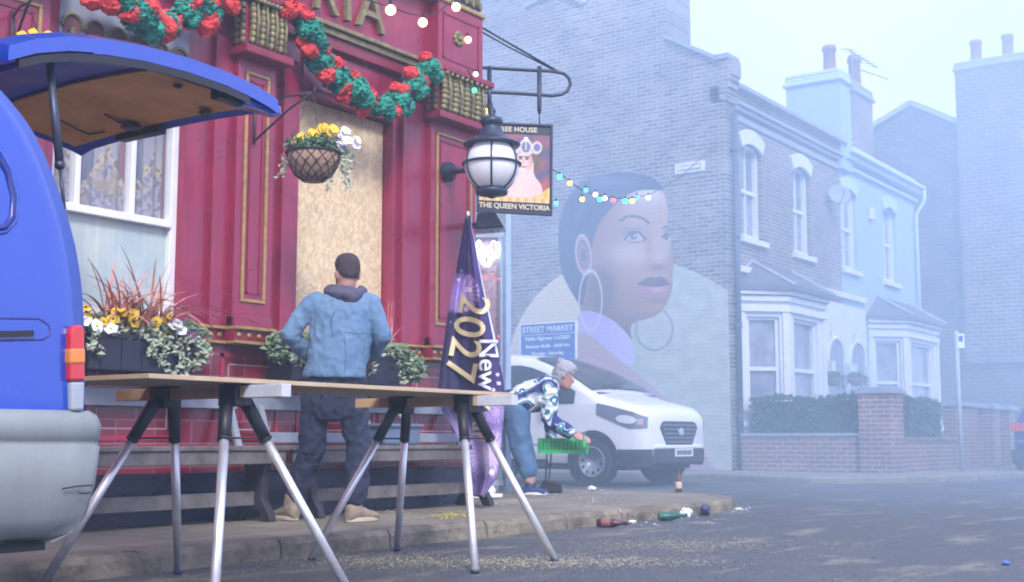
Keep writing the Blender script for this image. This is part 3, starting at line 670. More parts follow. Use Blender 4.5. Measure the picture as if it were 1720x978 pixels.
# bays
def bay(par, xa, xb, p, zt, mirror=False, mat=stone):
    y0 = YH; yf = YH - p; z0 = PZ - .05
    A = Vector((xa, y0, 0)); Bq = Vector((xa + p, yf, 0)); C_ = Vector((xb - p, yf, 0)); D = Vector((xb, y0, 0))
    b_ = None
    def side(P, Q, first):
        nonlocal b_
        t = (Q - P).normalized(); L = (Q - P).length; nrm = Vector((t.y, -t.x, 0)); m = .16 * (L / 1.0) if L < 1.2 else .3
        zsil, zhd = .95, zt - .55
        def fr(s, z, o): return P + t * s + nrm * o + Vector((0, 0, z))
        def bx(bm, s0, s1, za, zb, o0, o1):
            c = fr((s0 + s1) / 2, (za + zb) / 2, (o0 + o1) / 2); obox(bm, c, t * (s1 - s0) / 2, nrm * (o1 - o0) / 2, Vector((0, 0, (zb - za) / 2)))
        bm = B(); bx(bm, 0, L, z0, zsil, -.25, 0); bx(bm, 0, m, zsil, zhd, -.25, 0); bx(bm, L - m, L, zsil, zhd, -.25, 0); bx(bm, 0, L, zhd, zt - .02, -.25, 0)
        if b_ is None: b_ = obj('bay', bm, mat, par)
        else: obj('bay_face', bm, mat, b_)
        bm = B()
        bx(bm, -.02, .10, zsil - .2, zhd + .1, 0, .045); bx(bm, L - .10, L + .02, zsil - .2, zhd + .1, 0, .045); bx(bm, -.03, L + .03, zhd + .08, zhd + .20, 0, .07); bx(bm, -.05, L + .05, zt - .16, zt - .02, -.1, .13); bx(bm, -.04, L + .04, zt - .28, zt - .18, -.1, .07); bx(bm, -.03, L + .03, zsil - .1, zsil, -.1, .09)
        obj('bay_moulding', bm, mat, b_, bevel=.01)
        a0, a1 = m, L - m; k = .06; zm = (zsil + zhd) / 2
        bm = B(); bx(bm, a0, a0 + k, zsil, zhd, -.17, -.07); bx(bm, a1 - k, a1, zsil, zhd, -.17, -.07); bx(bm, a0 + k, a1 - k, zsil, zsil + k, -.17, -.07); bx(bm, a0 + k, a1 - k, zhd - k, zhd, -.17, -.07); bx(bm, a0 + k, a1 - k, zm - .03, zm + .04, -.16, -.06)
        w = obj('bay_window', bm, whitep, par)
        bm = B(); bx(bm, a0 + k, a1 - k, zsil + k, zm - .03, -.14, -.13); bx(bm, a0 + k, a1 - k, zm + .04, zhd - k, -.15, -.14); obj('pane', bm, netc, w)
    side(A, Bq, True); side(Bq, C_, 0); side(C_, D, 0)
    bm = B(); o = .22; base = [Vector((xa - o, y0, zt)), Vector((xa + p - o * .4, yf - o, zt)), Vector((xb - p + o * .4, yf - o, zt)), Vector((xb + o, y0, zt))]
    top = [Vector((xa + p * .9, y0, zt + .52)), Vector((xb - p * .9, y0, zt + .52))]
    vb = [bm.verts.new(q) for q in base]; vl = [bm.verts.new(q - Vector((0, 0, .08))) for q in base]; vt = [bm.verts.new(q) for q in top]
    bm.faces.new((vb[0], vb[1], vt[0])); bm.faces.new((vb[1], vb[2], vt[1], vt[0])); bm.faces.new((vb[2], vb[3], vt[1]))
    for i in range(3): bm.faces.new((vl[i], vl[i + 1], vb[i + 1], vb[i]))
    bm.faces.new(vl[::-1]); obj('bay_roof', bm, slate, par)
    bm = B(); tube(bm, [base[1], top[0]], .045, 6); tube(bm, [base[2], top[1]], .045, 6); tube(bm, [base[0], top[0]], .045, 6); explode(obj('roof_hip', bm, leadm, par))
zb = at(1300, 480, x=21.0).z
bay(house, at(1243, 600, y=YH).x, at(1243, 600, y=YH).x + 3.05, .64, zb)
x2 = at(1460, 600, y=YH).x; bay(house2, x2, HX3 - .06, .64, zb)
# paired porch with two arches
px0, px1 = at(1380, 600, y=YH).x, at(1452, 600, y=YH).x
ph_mat = M('cream_porch_paint', (.74, .75, .74), rough=.6, streak=.12)
def arch_wall(x0, x1, z1, cx, r, zs_):
    bm = B(); y = YH - .06; N = 14
    # left, right piers and the arch spandrel
    box(bm, x0, cx - r, y, YH - .002, PZ, z1); box(bm, cx + r, x1, y, YH - .002, PZ, z1)
    for k in range(N):
        a0, a1 = math.pi * k / N, math.pi * (k + 1) / N
        xA, xB = cx - r * math.cos(a0), cx - r * math.cos(a1); zA, zB = zs_ + r * math.sin(a0), zs_ + r * math.sin(a1)
        prism(bm, [(xA, y, zA), (xB, y, zB), (xB, y, z1), (xA, y, z1)], (0, .058, 0))
    return bm
for i, (par, x0, x1) in enumerate(((house, px0, (px0 + px1) / 2), (house2, (px0 + px1) / 2 + .002, px1))):
    cx = (x0 + x1) / 2; r = .44; zs_ = 2.25
    pr = obj('porch', arch_wall(x0, x1, zb + .1, cx, r, zs_), ph_mat, par)
    bm = B(); tube(bm, [(cx - (r + .05) * math.cos(q), YH - .07, zs_ + (r + .05) * math.sin(q)) for q in [math.pi * k / 14 for k in range(15)]], .05, 8)
    for sx in (-1, 1): box(bm, cx + sx * (r + .06) - .11, cx + sx * (r + .06) + .11, YH - .20, YH - .061, zs_ - .28, zs_ - .02)
    obj('arch_moulding', bm, stone, pr, bevel=.01)
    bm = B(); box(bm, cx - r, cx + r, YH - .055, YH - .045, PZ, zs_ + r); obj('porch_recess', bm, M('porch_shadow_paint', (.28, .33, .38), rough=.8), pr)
    bm = B(); box(bm, cx - r + .1, cx + r - .1, YH - .044, YH - .02 - .01, PZ, zs_ + .02); obj('door', bm, M('green_grey_door', (.22, .30, .28), rough=.4), pr)
# band course above bays
bm = B(); box(bm, XG + .34, px1, YH - .10, YH - .0, zb + .24, zb + .36); obj('band_course', bm, stone, house, bevel=.01)
# far building closing the street
XF = 40.0
FB = lambda u, v: at(u, v, x=XF)
dark_b = brick('dark_stock_brick', 'y', (.12, .085, .07), (.035, .03, .03), (.26, .24, .22), bw=.36, rh=.125, ms=.02, big=.55)
far = thing('far_gabled_building', 'tall dark brick building with a blind gable closing the far end of the street', 'building', (XF, 8, 0))
q = [FB(1380, 268), FB(1467, 225), FB(1531, 175), FB(1609, 207), FB(1790, 290)]
poly = [Vector((XF, q[0].y, 0))] + q + [Vector((XF, q[-1].y, 0))]
bm = B(); prism(bm, poly, (9, 0, 0)); fw = obj('wall', bm, dark_b, far)
bm = B()
for a, b in ((q[0], q[2]), (q[2], q[3])): beam(bm, a + Vector((.2, 0, .04)), b + Vector((.2, 0, .04)), .7, .16)
explode(obj('coping', bm, leadm, far))
a, b = FB(1608, 150), FB(1760, 150); zc = FB(1680, 97).z
p1, p2 = FB(1637, 95), FB(1691, 95)
stack(far, XF - .25, XF + 1.2, b.y, a.y, 3, zc, dark_b, leadm, [(XF + .2, p1.y, .75, .19), (XF + .2, p2.y, .75, .19)])
# second gable further behind the end house (peak at the top of the picture)

# street name plate and drain line
sg = G(1135, 275); sg2 = G(1185, 290)
plate = thing('street_name_plate', 'small white street name plate high on the brick gable above the mural', 'sign', (XG, sg.y, sg.z))
y0, y1 = G(1185, 280).y, G(1135, 284).y; z1_, z0_ = G(1160, 273).z, G(1160, 290).z
bm = B(); box(bm, XG - .03, XG - .004, y0, y1, z0_, z1_); obj('plate', bm, M('white_enamel', (.8, .8, .8), rough=.4), plate, bevel=.004)
bm = B(); rnd = random.Random(4)
y = y1 - .05
while y > y0 + .06:
    w = rnd.uniform(.02, .06); box(bm, XG - .034, XG - .031, y - w, y, z0_ + .03, z0_ + .075); y -= w + .018
explode(obj('dark_lettering', bm, M('grey_letters', (.2, .2, .22)), plate))
bm = B(); y = y1 - .07
while y > y0 + .1:
    w = rnd.uniform(.02, .05); box(bm, XG - .034, XG - .031, y - w, y, z1_ - .07, z1_ - .035); y -= w + .02
explode(obj('red_lettering', bm, M('red_letters', (.55, .2, .2)), plate))

# ---------------------------------------------------------------- mural
HAIR = smoothpoly([(941, 452), (937, 410), (939, 365), (953, 330), (977, 304), (1010, 291), (1050, 288), (1088, 293), (1108, 305), (1118, 322), (1095, 318), (1060, 322), (1030, 345), (1008, 372), (996, 400), (992, 440), (985, 480), (978, 520), (968, 505), (952, 478)], 2)
FACE = smoothpoly([(990, 400), (1000, 365), (1025, 330), (1055, 304), (1095, 298), (1116, 320), (1123, 350), (1121, 372), (1128, 392), (1126, 408), (1134, 436), (1129, 462), (1130, 484), (1122, 508), (1106, 530), (1084, 537), (1064, 541), (1058, 552), (1064, 585), (1066, 612), (1030, 595), (972, 540), (975, 480), (985, 440)], 1)
NECK = [(976, 470), (1000, 500), (1060, 540), (1067, 575), (1066, 625), (1020, 600), (972, 545)]
COLLAR = smoothpoly([(971, 525), (985, 521), (1010, 527), (1040, 545), (1068, 580), (1064, 622), (1030, 596), (995, 565), (972, 556)], 1)
JACKET = [(972, 553), (1000, 570), (1035, 600), (1063, 622), (1085, 640), (1120, 670), (1165, 735), (1206, 795), (960, 800), (964, 600)]
EAR = (980, 428)
def mural(u, v, p):
    x, y = proj(p)
    col = None
    el = ((x - 1042) / 190) ** 2 + ((y - 625) / 192) ** 2
    if x < 1075 and el < 1 and y < 800: col = mixc((.74, .66, .46), (.66, .58, .46), sstep(480, 600, y))
    yr = interp([(1060, 500), (1110, 440), (1132, 443), (1165, 455), (1190, 467), (1222, 487), (1232, 492)], x)
    if x >= 1040 and y > yr: col = (.44, .50, .44)
    if x >= 1075 and y > yr: 
        k = noise.noise(Vector((x * .05, y * .05, 0))); col = mixc((.42, .48, .42), (.54, .57, .50), .5 + k)
    if inpoly(x, y, JACKET): col = mixc((.50, .34, .34), (.46, .36, .44), sstep(1000, 1100, x))
    
    face = inpoly(x, y, FACE)
    if face:
        sk = mixc((.36, .20, .14), (.56, .36, .26), sstep(1000, 1085, x) * sstep(520, 420, y))
        sk = mixc(sk, (.80, .72, .64), .95 * math.exp(-(((x - 1088) / 26) ** 2 + ((y - 326) / 17) ** 2)))
        sk = mixc(sk, (.66, .54, .46), .72 * math.exp(-(((x - 1056) / 30) ** 2 + ((y - 426) / 17) ** 2)))
        sk = mixc(sk, (.60, .44, .36), .6 * math.exp(-(((x - 1080) / 26) ** 2 + ((y - 350) / 12) ** 2)))
        sk = mixc(sk, (.58, .42, .36), .5 * math.exp(-(((x - 1066) / 18) ** 2 + ((y - 378) / 5) ** 2)))
        sk = mixc(sk, (.50, .34, .28), .5 * math.exp(-(((x - 1098) / 14) ** 2 + ((y - 518) / 8) ** 2)))
        sk = mixc(sk, (.62, .52, .46), .5 * math.exp(-(((x - 1118) / 7) ** 2 + ((y - 405) / 26) ** 2)))
        sk = mixc(sk, (.12, .07, .08), .75 * sstep(0, 1, math.exp(-(((x - 1012) / 24) ** 2 + ((y - 490) / 42) ** 2)) * 1.3))
        sk = mixc(sk, (.10, .06, .08), .75 * sstep(505, 560, y - (x - 1060) * .15))
        sk = mixc(sk, (.20, .11, .10), .45 * math.exp(-(((x - 1130) / 9) ** 2 + ((y - 450) / 60) ** 2)))
        sk = mixc(sk, (.18, .10, .12), .6 * math.exp(-(((x - 1062) / 22) ** 2 + ((y - 388) / 9) ** 2)))    # eye socket
        sk = mixc(sk, (.18, .10, .12), .6 * math.exp(-(((x - 1122) / 9) ** 2 + ((y - 388) / 8) ** 2)))
        # nose
        sk = mixc(sk, (.16, .09, .09), .75 * math.exp(-(((x - 1103) / 17) ** 2 + ((y - 449) / 8) ** 2)))
        sk = mixc(sk, (.66, .52, .46), .7 * math.exp(-(((x - 1106) / 7) ** 2 + ((y - 432) / 9) ** 2)))
        sk = mixc(sk, (.60, .46, .38), .5 * math.exp(-(((x - 1103) / 5) ** 2 + ((y - 405) / 20) ** 2)))
        sk = mixc(sk, (.20, .12, .11), .45 * math.exp(-(((x - 1090) / 5) ** 2 + ((y - 412) / 22) ** 2)))
        # brows
        if path_d(x, y, [(1042, 371), (1052, 364), (1066, 363), (1080, 367), (1090, 375)]) < 2.3: sk = (.09, .06, .08)
        if path_d(x, y, [(1113, 383), (1121, 380), (1127, 388)]) < 1.6: sk = (.10, .07, .09)
        # eyes
        e = ((x - 1067) / 15.5) ** 2 + ((y - 398.5) / 5.8) ** 2
        if e < 1: sk = (.52, .50, .54)
        if (x - 1064) ** 2 + (y - 397.5) ** 2 < 34 and e < 1: sk = (.10, .08, .12)
        if (x - 1066) ** 2 + (y - 396) ** 2 < 3: sk = (.8, .8, .9)
        if path_d(x, y, [(1050, 401), (1059, 391), (1072, 390), (1084, 401)]) < 1.9: sk = (.05, .04, .06)
        if path_d(x, y, [(1052, 405), (1068, 408), (1085, 404)]) < 1.0: sk = (.15, .09, .10)
        e = ((x - 1121) / 8) ** 2 + ((y - 400) / 6) ** 2
        if e < 1: sk = (.48, .46, .52)
        if (x - 1119) ** 2 + (y - 399) ** 2 < 20: sk = (.10, .08, .12)
        if path_d(x, y, [(1112, 399), (1119, 392), (1128, 397)]) < 1.5: sk = (.05, .04, .06)
        # lips
        up = inpoly(x, y, [(1070, 477), (1082, 469), (1094, 465), (1101, 468), (1110, 464), (1120, 470), (1125, 478), (1110, 480), (1096, 481)])
        lo = inpoly(x, y, [(1070, 477), (1096, 480), (1125, 478), (1120, 492), (1106, 499), (1090, 497), (1078, 488)])
        if up: sk = (.13, .06, .09)
        if lo: sk = mixc((.42, .17, .20), (.62, .36, .38), math.exp(-(((x - 1104) / 12) ** 2 + ((y - 487) / 5) ** 2)))
        if path_d(x, y, [(1071, 477), (1096, 481), (1125, 478)]) < 1.0: sk = (.05, .03, .05)
        sk = mixc(sk, (.14, .08, .09), .5 * math.exp(-(((x - 1102) / 16) ** 2 + ((y - 505) / 4) ** 2)))
        col = sk
    if inpoly(x, y, HAIR):
        s = .5 + noise.noise(Vector((x * .05 + y * .03, y * .02, 1)))
        col = mixc((.030, .038, .085), (.075, .09, .16), s)
        col = mixc(col, (.22, .26, .38), .6 * math.exp(-(((x - 1020) / 40) ** 2 + ((y - 305) / 10) ** 2)))
    if inpoly(x, y, COLLAR): col = mixc((.48, .40, .72), (.58, .52, .80), sstep(1000, 1060, x))
    # ear
    e = ((x - EAR[0] - (y - 428) * .08) / 14) ** 2 + ((y - EAR[1]) / 35) ** 2
    if e < 1:
        col = mixc((.34, .20, .18), (.62, .46, .42), sstep(.35, .95, e))
        if .30 < e < .48: col = (.20, .11, .11)
        if e < .12: col = (.14, .08, .09)
    # hoops
    e = math.hypot((x - 992) / 19, (y - 505) / 50)
    if abs(e - 1) < .055: col = (.68, .60, .62)
    e = math.hypot((x - 1099) / 31, (y - 553) / 35)
    if abs(e - 1) < .055 and not face: col = (.26, .27, .30)
    return col
yA, yB = G(1226, 500).y + .0, G(850, 500).y; zA, zB = PZ, G(1040, 284).z
mu = painted('wall_mural', lambda u, v: Vector((XG - .006, YH + .005 + (yB - YH) * u, zA + (zB - zA) * v)), 380, 380, mural, paintmat('mural_paint', .8, .35, 20, 'Y'))
tag(mu, 'painted mural of a woman with short dark hair and hoop earrings on the gable', 'mural')

# ================================================================ BLUE VAN (foreground)
bluep = M('cobalt_blue_car_paint', (.001, .055, .42), rough=.2, var=.08, vs=.8, coat=1.0)
blued = M('dark_blue_groove_shade', (.004, .014, .17), rough=.35, var=.2, coat=.4)
blackp = M('black_plastic', (.012, .012, .016), rough=.45, var=.3)
rubber = M('tyre_rubber', (.02, .02, .022), rough=.85, var=.25)
alu = M('brushed_aluminium', (.80, .82, .85), rough=.36, metal=.7, var=.08, vs=15)
greyb = M('grey_bumper_plastic', (.17, .20, .19), rough=.6, col2=(.28, .31, .30), vs=.8, bump=.04, bs=60, streak=.10)
VY = 3.45
bv = thing('blue_van', 'cobalt blue van with its tailgate lifted open, parked at the left edge', 'van', (.4, 4.2, 0))
def th(z): return .015 + .10 * max(0, (z - 1.0) / .9) ** 1.6 + .02 * max(0, (.7 - z) / .3)
EP = []
for u, v in ((-30, 118), (0, 150), (35, 190), (62, 232), (88, 290), (110, 352), (126, 410), (136, 470), (141, 540), (142, 620), (142, 700)):
    p = at(u, v, y=VY)
    for _ in range(3): p = at(u, v, y=VY + th(p.z))
    EP.append((p.z, p.x))
EP.sort()
EP = [(.40, 1.70), (.685, 1.76), (.70, EP[0][1])] + [e for e in EP if e[0] > .71]
ZTOP = 1.885
def side_pt(u, v, yoff=0, near=True):
    z = .42 + (ZTOP - .42) * v; xe = interp(EP, z); xf = -1.9 + max(0, z - 1.05) * 1.1
    x = xf + (xe - xf) * u
    y = VY + th(z) + .06 * max(0, -1.0 - x) ** 2 + yoff
    if not near: y = 2 * 4.2 - y
    return Vector((x, y, z))
def shell(o, th_=.035):
    md = o.modifiers.new('thickness', 'SOLIDIFY'); md.thickness = th_; md.offset = -1; return o
bm = B(); grid(bm, lambda u, v: side_pt(u, v), 46, 30); body = shell(outward(obj('body', bm, bluep, bv, smooth=True), (0, -1, 0)))
bm = B(); grid(bm, lambda u, v: side_pt(u, v, 0, False), 30, 20, True); shell(outward(obj('far_side', bm, bluep, bv, smooth=True), (0, 1, 0)))
def roofp(u, v):
    a = side_pt(u, 1); yy = a.y + (2 * 4.2 - 2 * a.y) * v; xr = a.x + .10 * math.sin(math.pi * v) * 0
    return Vector((xr, yy, ZTOP + .085 * (1 - (2 * v - 1) ** 4) - .03 * max(0, -(a.x - .2)) ** 2 * .3))
bm = B(); grid(bm, roofp, 30, 20, True); shell(outward(obj('roof', bm, bluep, bv, smooth=True), (0, 0, 1)))
bm = B(); grid(bm, lambda u, v: Vector((-1.9 + max(0, .42 + 1.42 * v - 1.05) * 1.1 - .25 * (1 - (2 * u - 1) ** 2) * (1 - v * .7), VY + .1 + 1.3 * u, .42 + 1.42 * v)), 14, 14); shell(outward(obj('front_panel', bm, bluep, bv, smooth=True), (-1, 0, 0)))
bm = B(); box(bm, -1.8, 2.35, VY + .08, 4.95, .40, .46); obj('load_floor', bm, blackp, bv)
# side window groove and rail slot: recess shade put in as dark blue tubes
def inset(name, pts_px, mat, off=.006, r=.006):
    bm = B(); tube(bm, [at(u, v, y=VY + th(at(u, v, y=VY).z) - off) for u, v in pts_px], r, 6); obj(name, bm, mat, bv, smooth=True)
inset('window_groove', [(-30, 235), (-5, 262), (12, 290), (22, 330), (20, 365), (8, 382), (-30, 388)], blued, -.002, .011)
inset('window_groove_edge', [(-30, 228), (0, 255), (18, 285), (28, 330), (25, 372), (8, 390), (-30, 396)], bluep, -.004, .009)
inset('rail_surround', [(-40, 534), (66, 536), (82, 547), (84, 562), (72, 571), (-40, 573)], blued, -.001, .0035)
bm = B(); a, b = at(-40, 562, y=VY + .010), at(55, 560, y=VY + .010); beam(bm, a, b, .012, .018); obj('sliding_rail', bm, blackp, bv)
# lamp cluster
def patch_y(name, px, mat, par=bv, y=VY - .012, t=.05, bev=.008):
    bm = B(); prism(bm, [at(u, v, y=y) for u, v in px], (0, t, 0)); return obj(name, bm, mat, par, bevel=bev)
lampred = M('red_lamp_lens', (.55, .02, .02), rough=.15, var=.1, coat=.6); lampor = M('amber_lamp_lens', (.70, .22, .02), rough=.15, var=.1, coat=.6); lampcl = M('clear_lamp_lens', (.35, .40, .42), rough=.2, coat=.5)
tl = patch_y('tail_light', [(119, 640), (119, 560), (124, 547), (138, 545), (143, 555), (144, 640)], lampred)
patch_y('indicator_lens', [(119, 612), (119, 585), (144.5, 585), (144.5, 612)], lampor, tl, VY - .016, .052)
patch_y('reversing_lens', [(121, 690), (120, 641), (143, 641), (142, 690)], lampcl, tl, VY - .006, .05)
# bumper wraps the rear corner
_bx = at(166, 760, y=3.47).x
path = [(1.78, 3.435), (2.0, 3.43), (_bx - .16, 3.422), (_bx - .05, 3.43), (_bx - .012, 3.45), (_bx, 3.49), (_bx + .01, 3.8), (_bx + .015, 4.2), (_bx + .01, 4.6), (_bx, 4.88), (_bx - .06, 4.95), (2.3, 4.97), (1.78, 4.965)]
ctr = Vector((1.9, 4.2))
prof = [(.31, -.30), (.30, -.14), (.325, -.075), (.38, -.035), (.48, -.010), (.60, 0), (.605, -.006), (.62, -.006), (.625, 0), (.67, .002), (.70, -.012), (.715, -.035), (.722, -.12)]
def offp(i, o):
    p = Vector(path[i]); a = Vector(path[max(i - 1, 0)]); b = Vector(path[min(i + 1, len(path) - 1)]); t = (b - a).normalized(); n_ = Vector((t.y, -t.x)); q = p + n_ * o; return q
bm = B(); rows = [[bm.verts.new((*offp(i, o), z)) for z, o in prof] for i in range(len(path))]
for a, b in zip(rows, rows[1:]):
    for j in range(len(prof) - 1): bm.faces.new((a[j], b[j], b[j + 1], a[j + 1]))
obj('bumper', bm, greyb, bv, smooth=True)
bm = B()
for P in ([(105, 821), (128, 817), (155, 815)], [(133, 828), (143, 829), (152, 827)]): tube(bm, [at(u, v, y=3.425) for u, v in P], .0025, 5)
explode(obj('bumper_scratch', bm, blackp, bv))
bm = B(); box(bm, 1.7, 2.46, 3.56, 4.84, .272, .60); obj('underbody', bm, blackp, bv)
def wheel(par, c, r, w, ax=(0, 1, 0), rimm=None, n=10):
    ax = Vector(ax); bm = B(); prof = [(r * .62, -w / 2), (r * .93, -w / 2), (r, -w * .33), (r, w * .33), (r * .93, w / 2), (r * .62, w / 2)]
    lathe(bm, prof, c, ax, 32); t = obj('wheel', bm, rubber, par, smooth=True)
    bm = B(); lathe(bm, [(r * .64, -w / 2 - .004), (r * .60, -w / 2 - .012), (r * .55, -w / 2 + .02), (r * .20, -w / 2 + .005), (.02, -w / 2 - .0), (.001, -w / 2)], c, ax, 28); rm = obj('rim', bm, rimm or alu, t, smooth=True)
    bm = B(); s = ax.orthogonal().normalized(); u_ = ax.cross(s)
    for k in range(n):
        a = 2 * math.pi * k / n; q = Vector(c) - ax * (w / 2 + .004) + (s * math.cos(a) + u_ * math.sin(a)) * r * .44; lathe(bm, [(r * .06, -.01), (r * .06, .02)], q, ax, 10)
    explode(obj('rim_hole', bm, blackp, rm))
    return t
for x in (1.38, -1.15):
    for y in (3.56, 4.84): wheel(bv, (x, y, .31), .31, .19, (0, 1 if y < 4 else -1, 0))
bm = B(); lathe(bm, [(.37, 0), (.37, .02)], (1.38, VY + .02, .33), (0, -1, 0), 24); lathe(bm, [(.37, 0), (.37, .02)], (-1.15, VY + .02, .33), (0, -1, 0), 24); explode(obj('wheel_arch', bm, blackp, bv))
# tailgate
OUT = [(2.26, 1.905), (2.36, 1.955), (2.48, 1.995), (2.63, 2.025), (2.8, 2.045), (3.0, 2.052), (3.18, 2.045), (3.30, 2.03), (3.40, 2.01), (3.45, 1.995)]
TY0, TY1 = 3.58, 4.86
def outz(x): return interp(OUT, x)
def tg(x, v, dz=0):
    y = TY0 + (TY1 - TY0) * v; c = 1 - (2 * v - 1) ** 2
    return Vector((x + .05 * c * (x - 2.26) / 1.25, y, outz(x) + .045 * c + dz - .02 * (1 - min(1, min(v, 1 - v) / .05)) ))
def strip(name, xa, xb, va, vb, dz0, dz1, mat, par, nu=16, nv=16):
    """closed shell between two offset surfaces"""
    bm = B(); T = [[bm.verts.new(tg(xa + (xb - xa) * i / nu, va + (vb - va) * j / nv, dz1)) for j in range(nv + 1)] for i in range(nu + 1)]
    L_ = [[bm.verts.new(tg(xa + (xb - xa) * i / nu, va + (vb - va) * j / nv, dz0)) for j in range(nv + 1)] for i in range(nu + 1)]
    for i in range(nu):
        for j in range(nv): bm.faces.new((T[i][j], T[i + 1][j], T[i + 1][j + 1], T[i][j + 1])); bm.faces.new((L_[i][j], L_[i][j + 1], L_[i + 1][j + 1], L_[i + 1][j]))
    for i in range(nu): bm.faces.new((T[i][0], L_[i][0], L_[i + 1][0], T[i + 1][0])); bm.faces.new((T[i][nv], T[i + 1][nv], L_[i + 1][nv], L_[i][nv]))
    for j in range(nv): bm.faces.new((T[0][j], T[0][j + 1], L_[0][j + 1], L_[0][j])); bm.faces.new((T[nu][j], L_[nu][j], L_[nu][j + 1], T[nu][j + 1]))
    return obj(name, bm, mat, par, smooth=False)
tgt = strip('tailgate', 2.58, 3.45, 0, 1, -.055, 0, bluep, bv)
strip('tailgate_top_rail', 2.26, 2.38, 0, 1, -.05, 0, bluep, tgt, 6)
strip('tailgate_side_rail', 2.38, 2.58, 0, .10, -.05, 0, bluep, tgt, 8, 4); strip('tailgate_side_rail', 2.38, 2.58, .90, 1, -.05, 0, bluep, tgt, 8, 4)
strip('tailgate_window', 2.382, 2.578, .102, .898, -.022, -.016, M('tinted_glass', (.25, .3, .33), rough=.05, alpha=.35), tgt)
strip('tailgate_inner_rim', 2.60, 3.44, .015, .985, -.075, -.057, M('royal_blue_inner_paint', (.006, .045, .50), rough=.45), tgt)
strip('tailgate_seal', 2.30, 3.30, .0, .018, -.085, -.057, blackp, tgt, 14, 3)
ply = M('dirty_brown_plywood', (.52, .25, .08), rough=.75, col2=(.82, .48, .19), vs=3.2, bump=.2, bs=30)
pl = strip('plywood_lining', 2.88, 3.37, .075, .95, -.088, -.077, ply, tgt)
def tgu(u_px, v_px, dz=-.09):
    p = at(u_px, v_px, z=1.96)
    for _ in range(6): v = (p.y - TY0) / (TY1 - TY0); p = at(u_px, v_px, z=tg(p.x, max(0, min(1, v)), dz).z)
    return p
bm = B()
for u, v, w in ((345, 186, .030), (220, 211, .045), (299, 140, .02)): lathe(bm, [(w, 0), (w, .004), (w * .6, .012), (.001, .012)], tgu(u, v) - Vector((0, 0, .006)), (0, 0, -1), 14)
explode(obj('lining_hole', bm, blackp, tgt))
bm = B(); tube(bm, [tgu(u, v) for u, v in ((100, 202), (130, 218), (150, 226), (176, 222))], .004, 5); tube(bm, [tgu(u, v) for u, v in ((176, 192), (200, 206), (225, 212))], .004, 5); explode(obj('hanging_cord', bm, blackp, tgt))
bm = B(); q = tg(3.44, .03); box(bm, q.x - .16, q.x + .05, q.y - .015, q.y + .05, q.z - .075, q.z - .03); obj('hinge_lug', bm, bluep, tgt, bevel=.012)
bm = B(); q = tg(3.22, .04); box(bm, q.x - .05, q.x + .1, q.y - .01, q.y + .04, q.z - .115, q.z - .07); q = tg(3.38, .55); box(bm, q.x - .01, q.x + .05, q.y, q.y + .28, q.z - .12, q.z - .05); explode(obj('tailgate_latch', bm, blackp, tgt, bevel=.008))
s0, s1 = at(82, 92, y=3.66), at(108, 352, y=3.54); mid = s0.lerp(s1, .72)
bm = B(); tube(bm, [s0, mid], .0145, 10); tube(bm, [mid, s1], .006, 8); ico(bm, mid, .018, 2); obj('gas_strut', bm, M('strut_grey', (.05, .06, .09), rough=.35, metal=.4), bv, smooth=True)

# ================================================================ TRESTLES AND BOARD
lumber = M('planed_timber', (.42, .26, .10), rough=.7, col2=(.58, .42, .22), vs=7, bump=.1)
whit_t = M('whitewashed_timber', (.45, .47, .50), rough=.7, col2=(.62, .64, .66), vs=9)
def trestle(name, cx, cy, label, dx=.36):
    t = thing(name, label, 'trestle', (cx, cy, 0), 'folding trestles under the board')
    bm = B(); box(bm, cx - .025, cx + .025, cy - .50, cy + .53, .795, .845); obj('top_beam', bm, lumber, t, bevel=.003)
    bm = B(); box(bm, cx - .026, cx + .026, cy - .52, cy - .30, .794, .846); obj('beam_end', bm, whit_t, t, bevel=.003)
    for sy in (-1, 1):
        bm = B(); box(bm, cx - .045, cx + .045, cy + sy * .22 - .055, cy + sy * .22 + .055, .76, .852)
        obj('hinge_bracket', bm, blackp, t, bevel=.006)
        for sx in (-1, 1):
            a = Vector((cx + sx * .045, cy + sy * .22, .80)); f = Vector((cx + sx * dx, cy + sy * .53, .0)); k = a.lerp(f, .215)
            bm = B(); tube(bm, [a, a.lerp(f, .12), k], [.030, .027, .026], 12); tube(bm, [k - (f - a) * .004, k + (f - a) * .012], .028, 12); lg = obj('leg', bm, blackp, t, smooth=True)
            bm = B(); tube(bm, [k + (f - a) * .002, f + Vector((0, 0, .012))], .0195, 14); obj('aluminium_tube', bm, alu, lg, smooth=True)
            bm = B(); tube(bm, [f + (a - f) * .022, f], [.0205, .0205], 14); obj('foot_cap', bm, M('dark_blue_foot_cap', (.01, .02, .10), rough=.5), lg)
    bm = B()
    for sy in (-1, 1): tube(bm, [Vector((cx - .045 - (dx - .045) * .215, cy + sy * .285, .63)), Vector((cx + .045 + (dx - .045) * .215, cy + sy * .285, .63))], .005, 6)
    obj('cross_strap', bm, blackp, t)
    return t
trestle('trestle', 3.60, 4.17, 'folding trestle with aluminium legs, the nearer one beside the blue van')
trestle('trestle', 5.13, 4.12, 'folding trestle with aluminium legs under the end of the board near the purple flag', .34)
plyb = M('pale_plywood', (.45, .33, .20), rough=.65, col2=(.58, .46, .30), vs=5, bump=.08)
bm = B(); box(bm, 3.06, 5.45, 3.83, 4.47, .8525, .871); bd = obj('work_board', bm, plyb, bevel=.002); tag(bd, 'thin sheet of pale plywood lying across the two trestles', 'board')

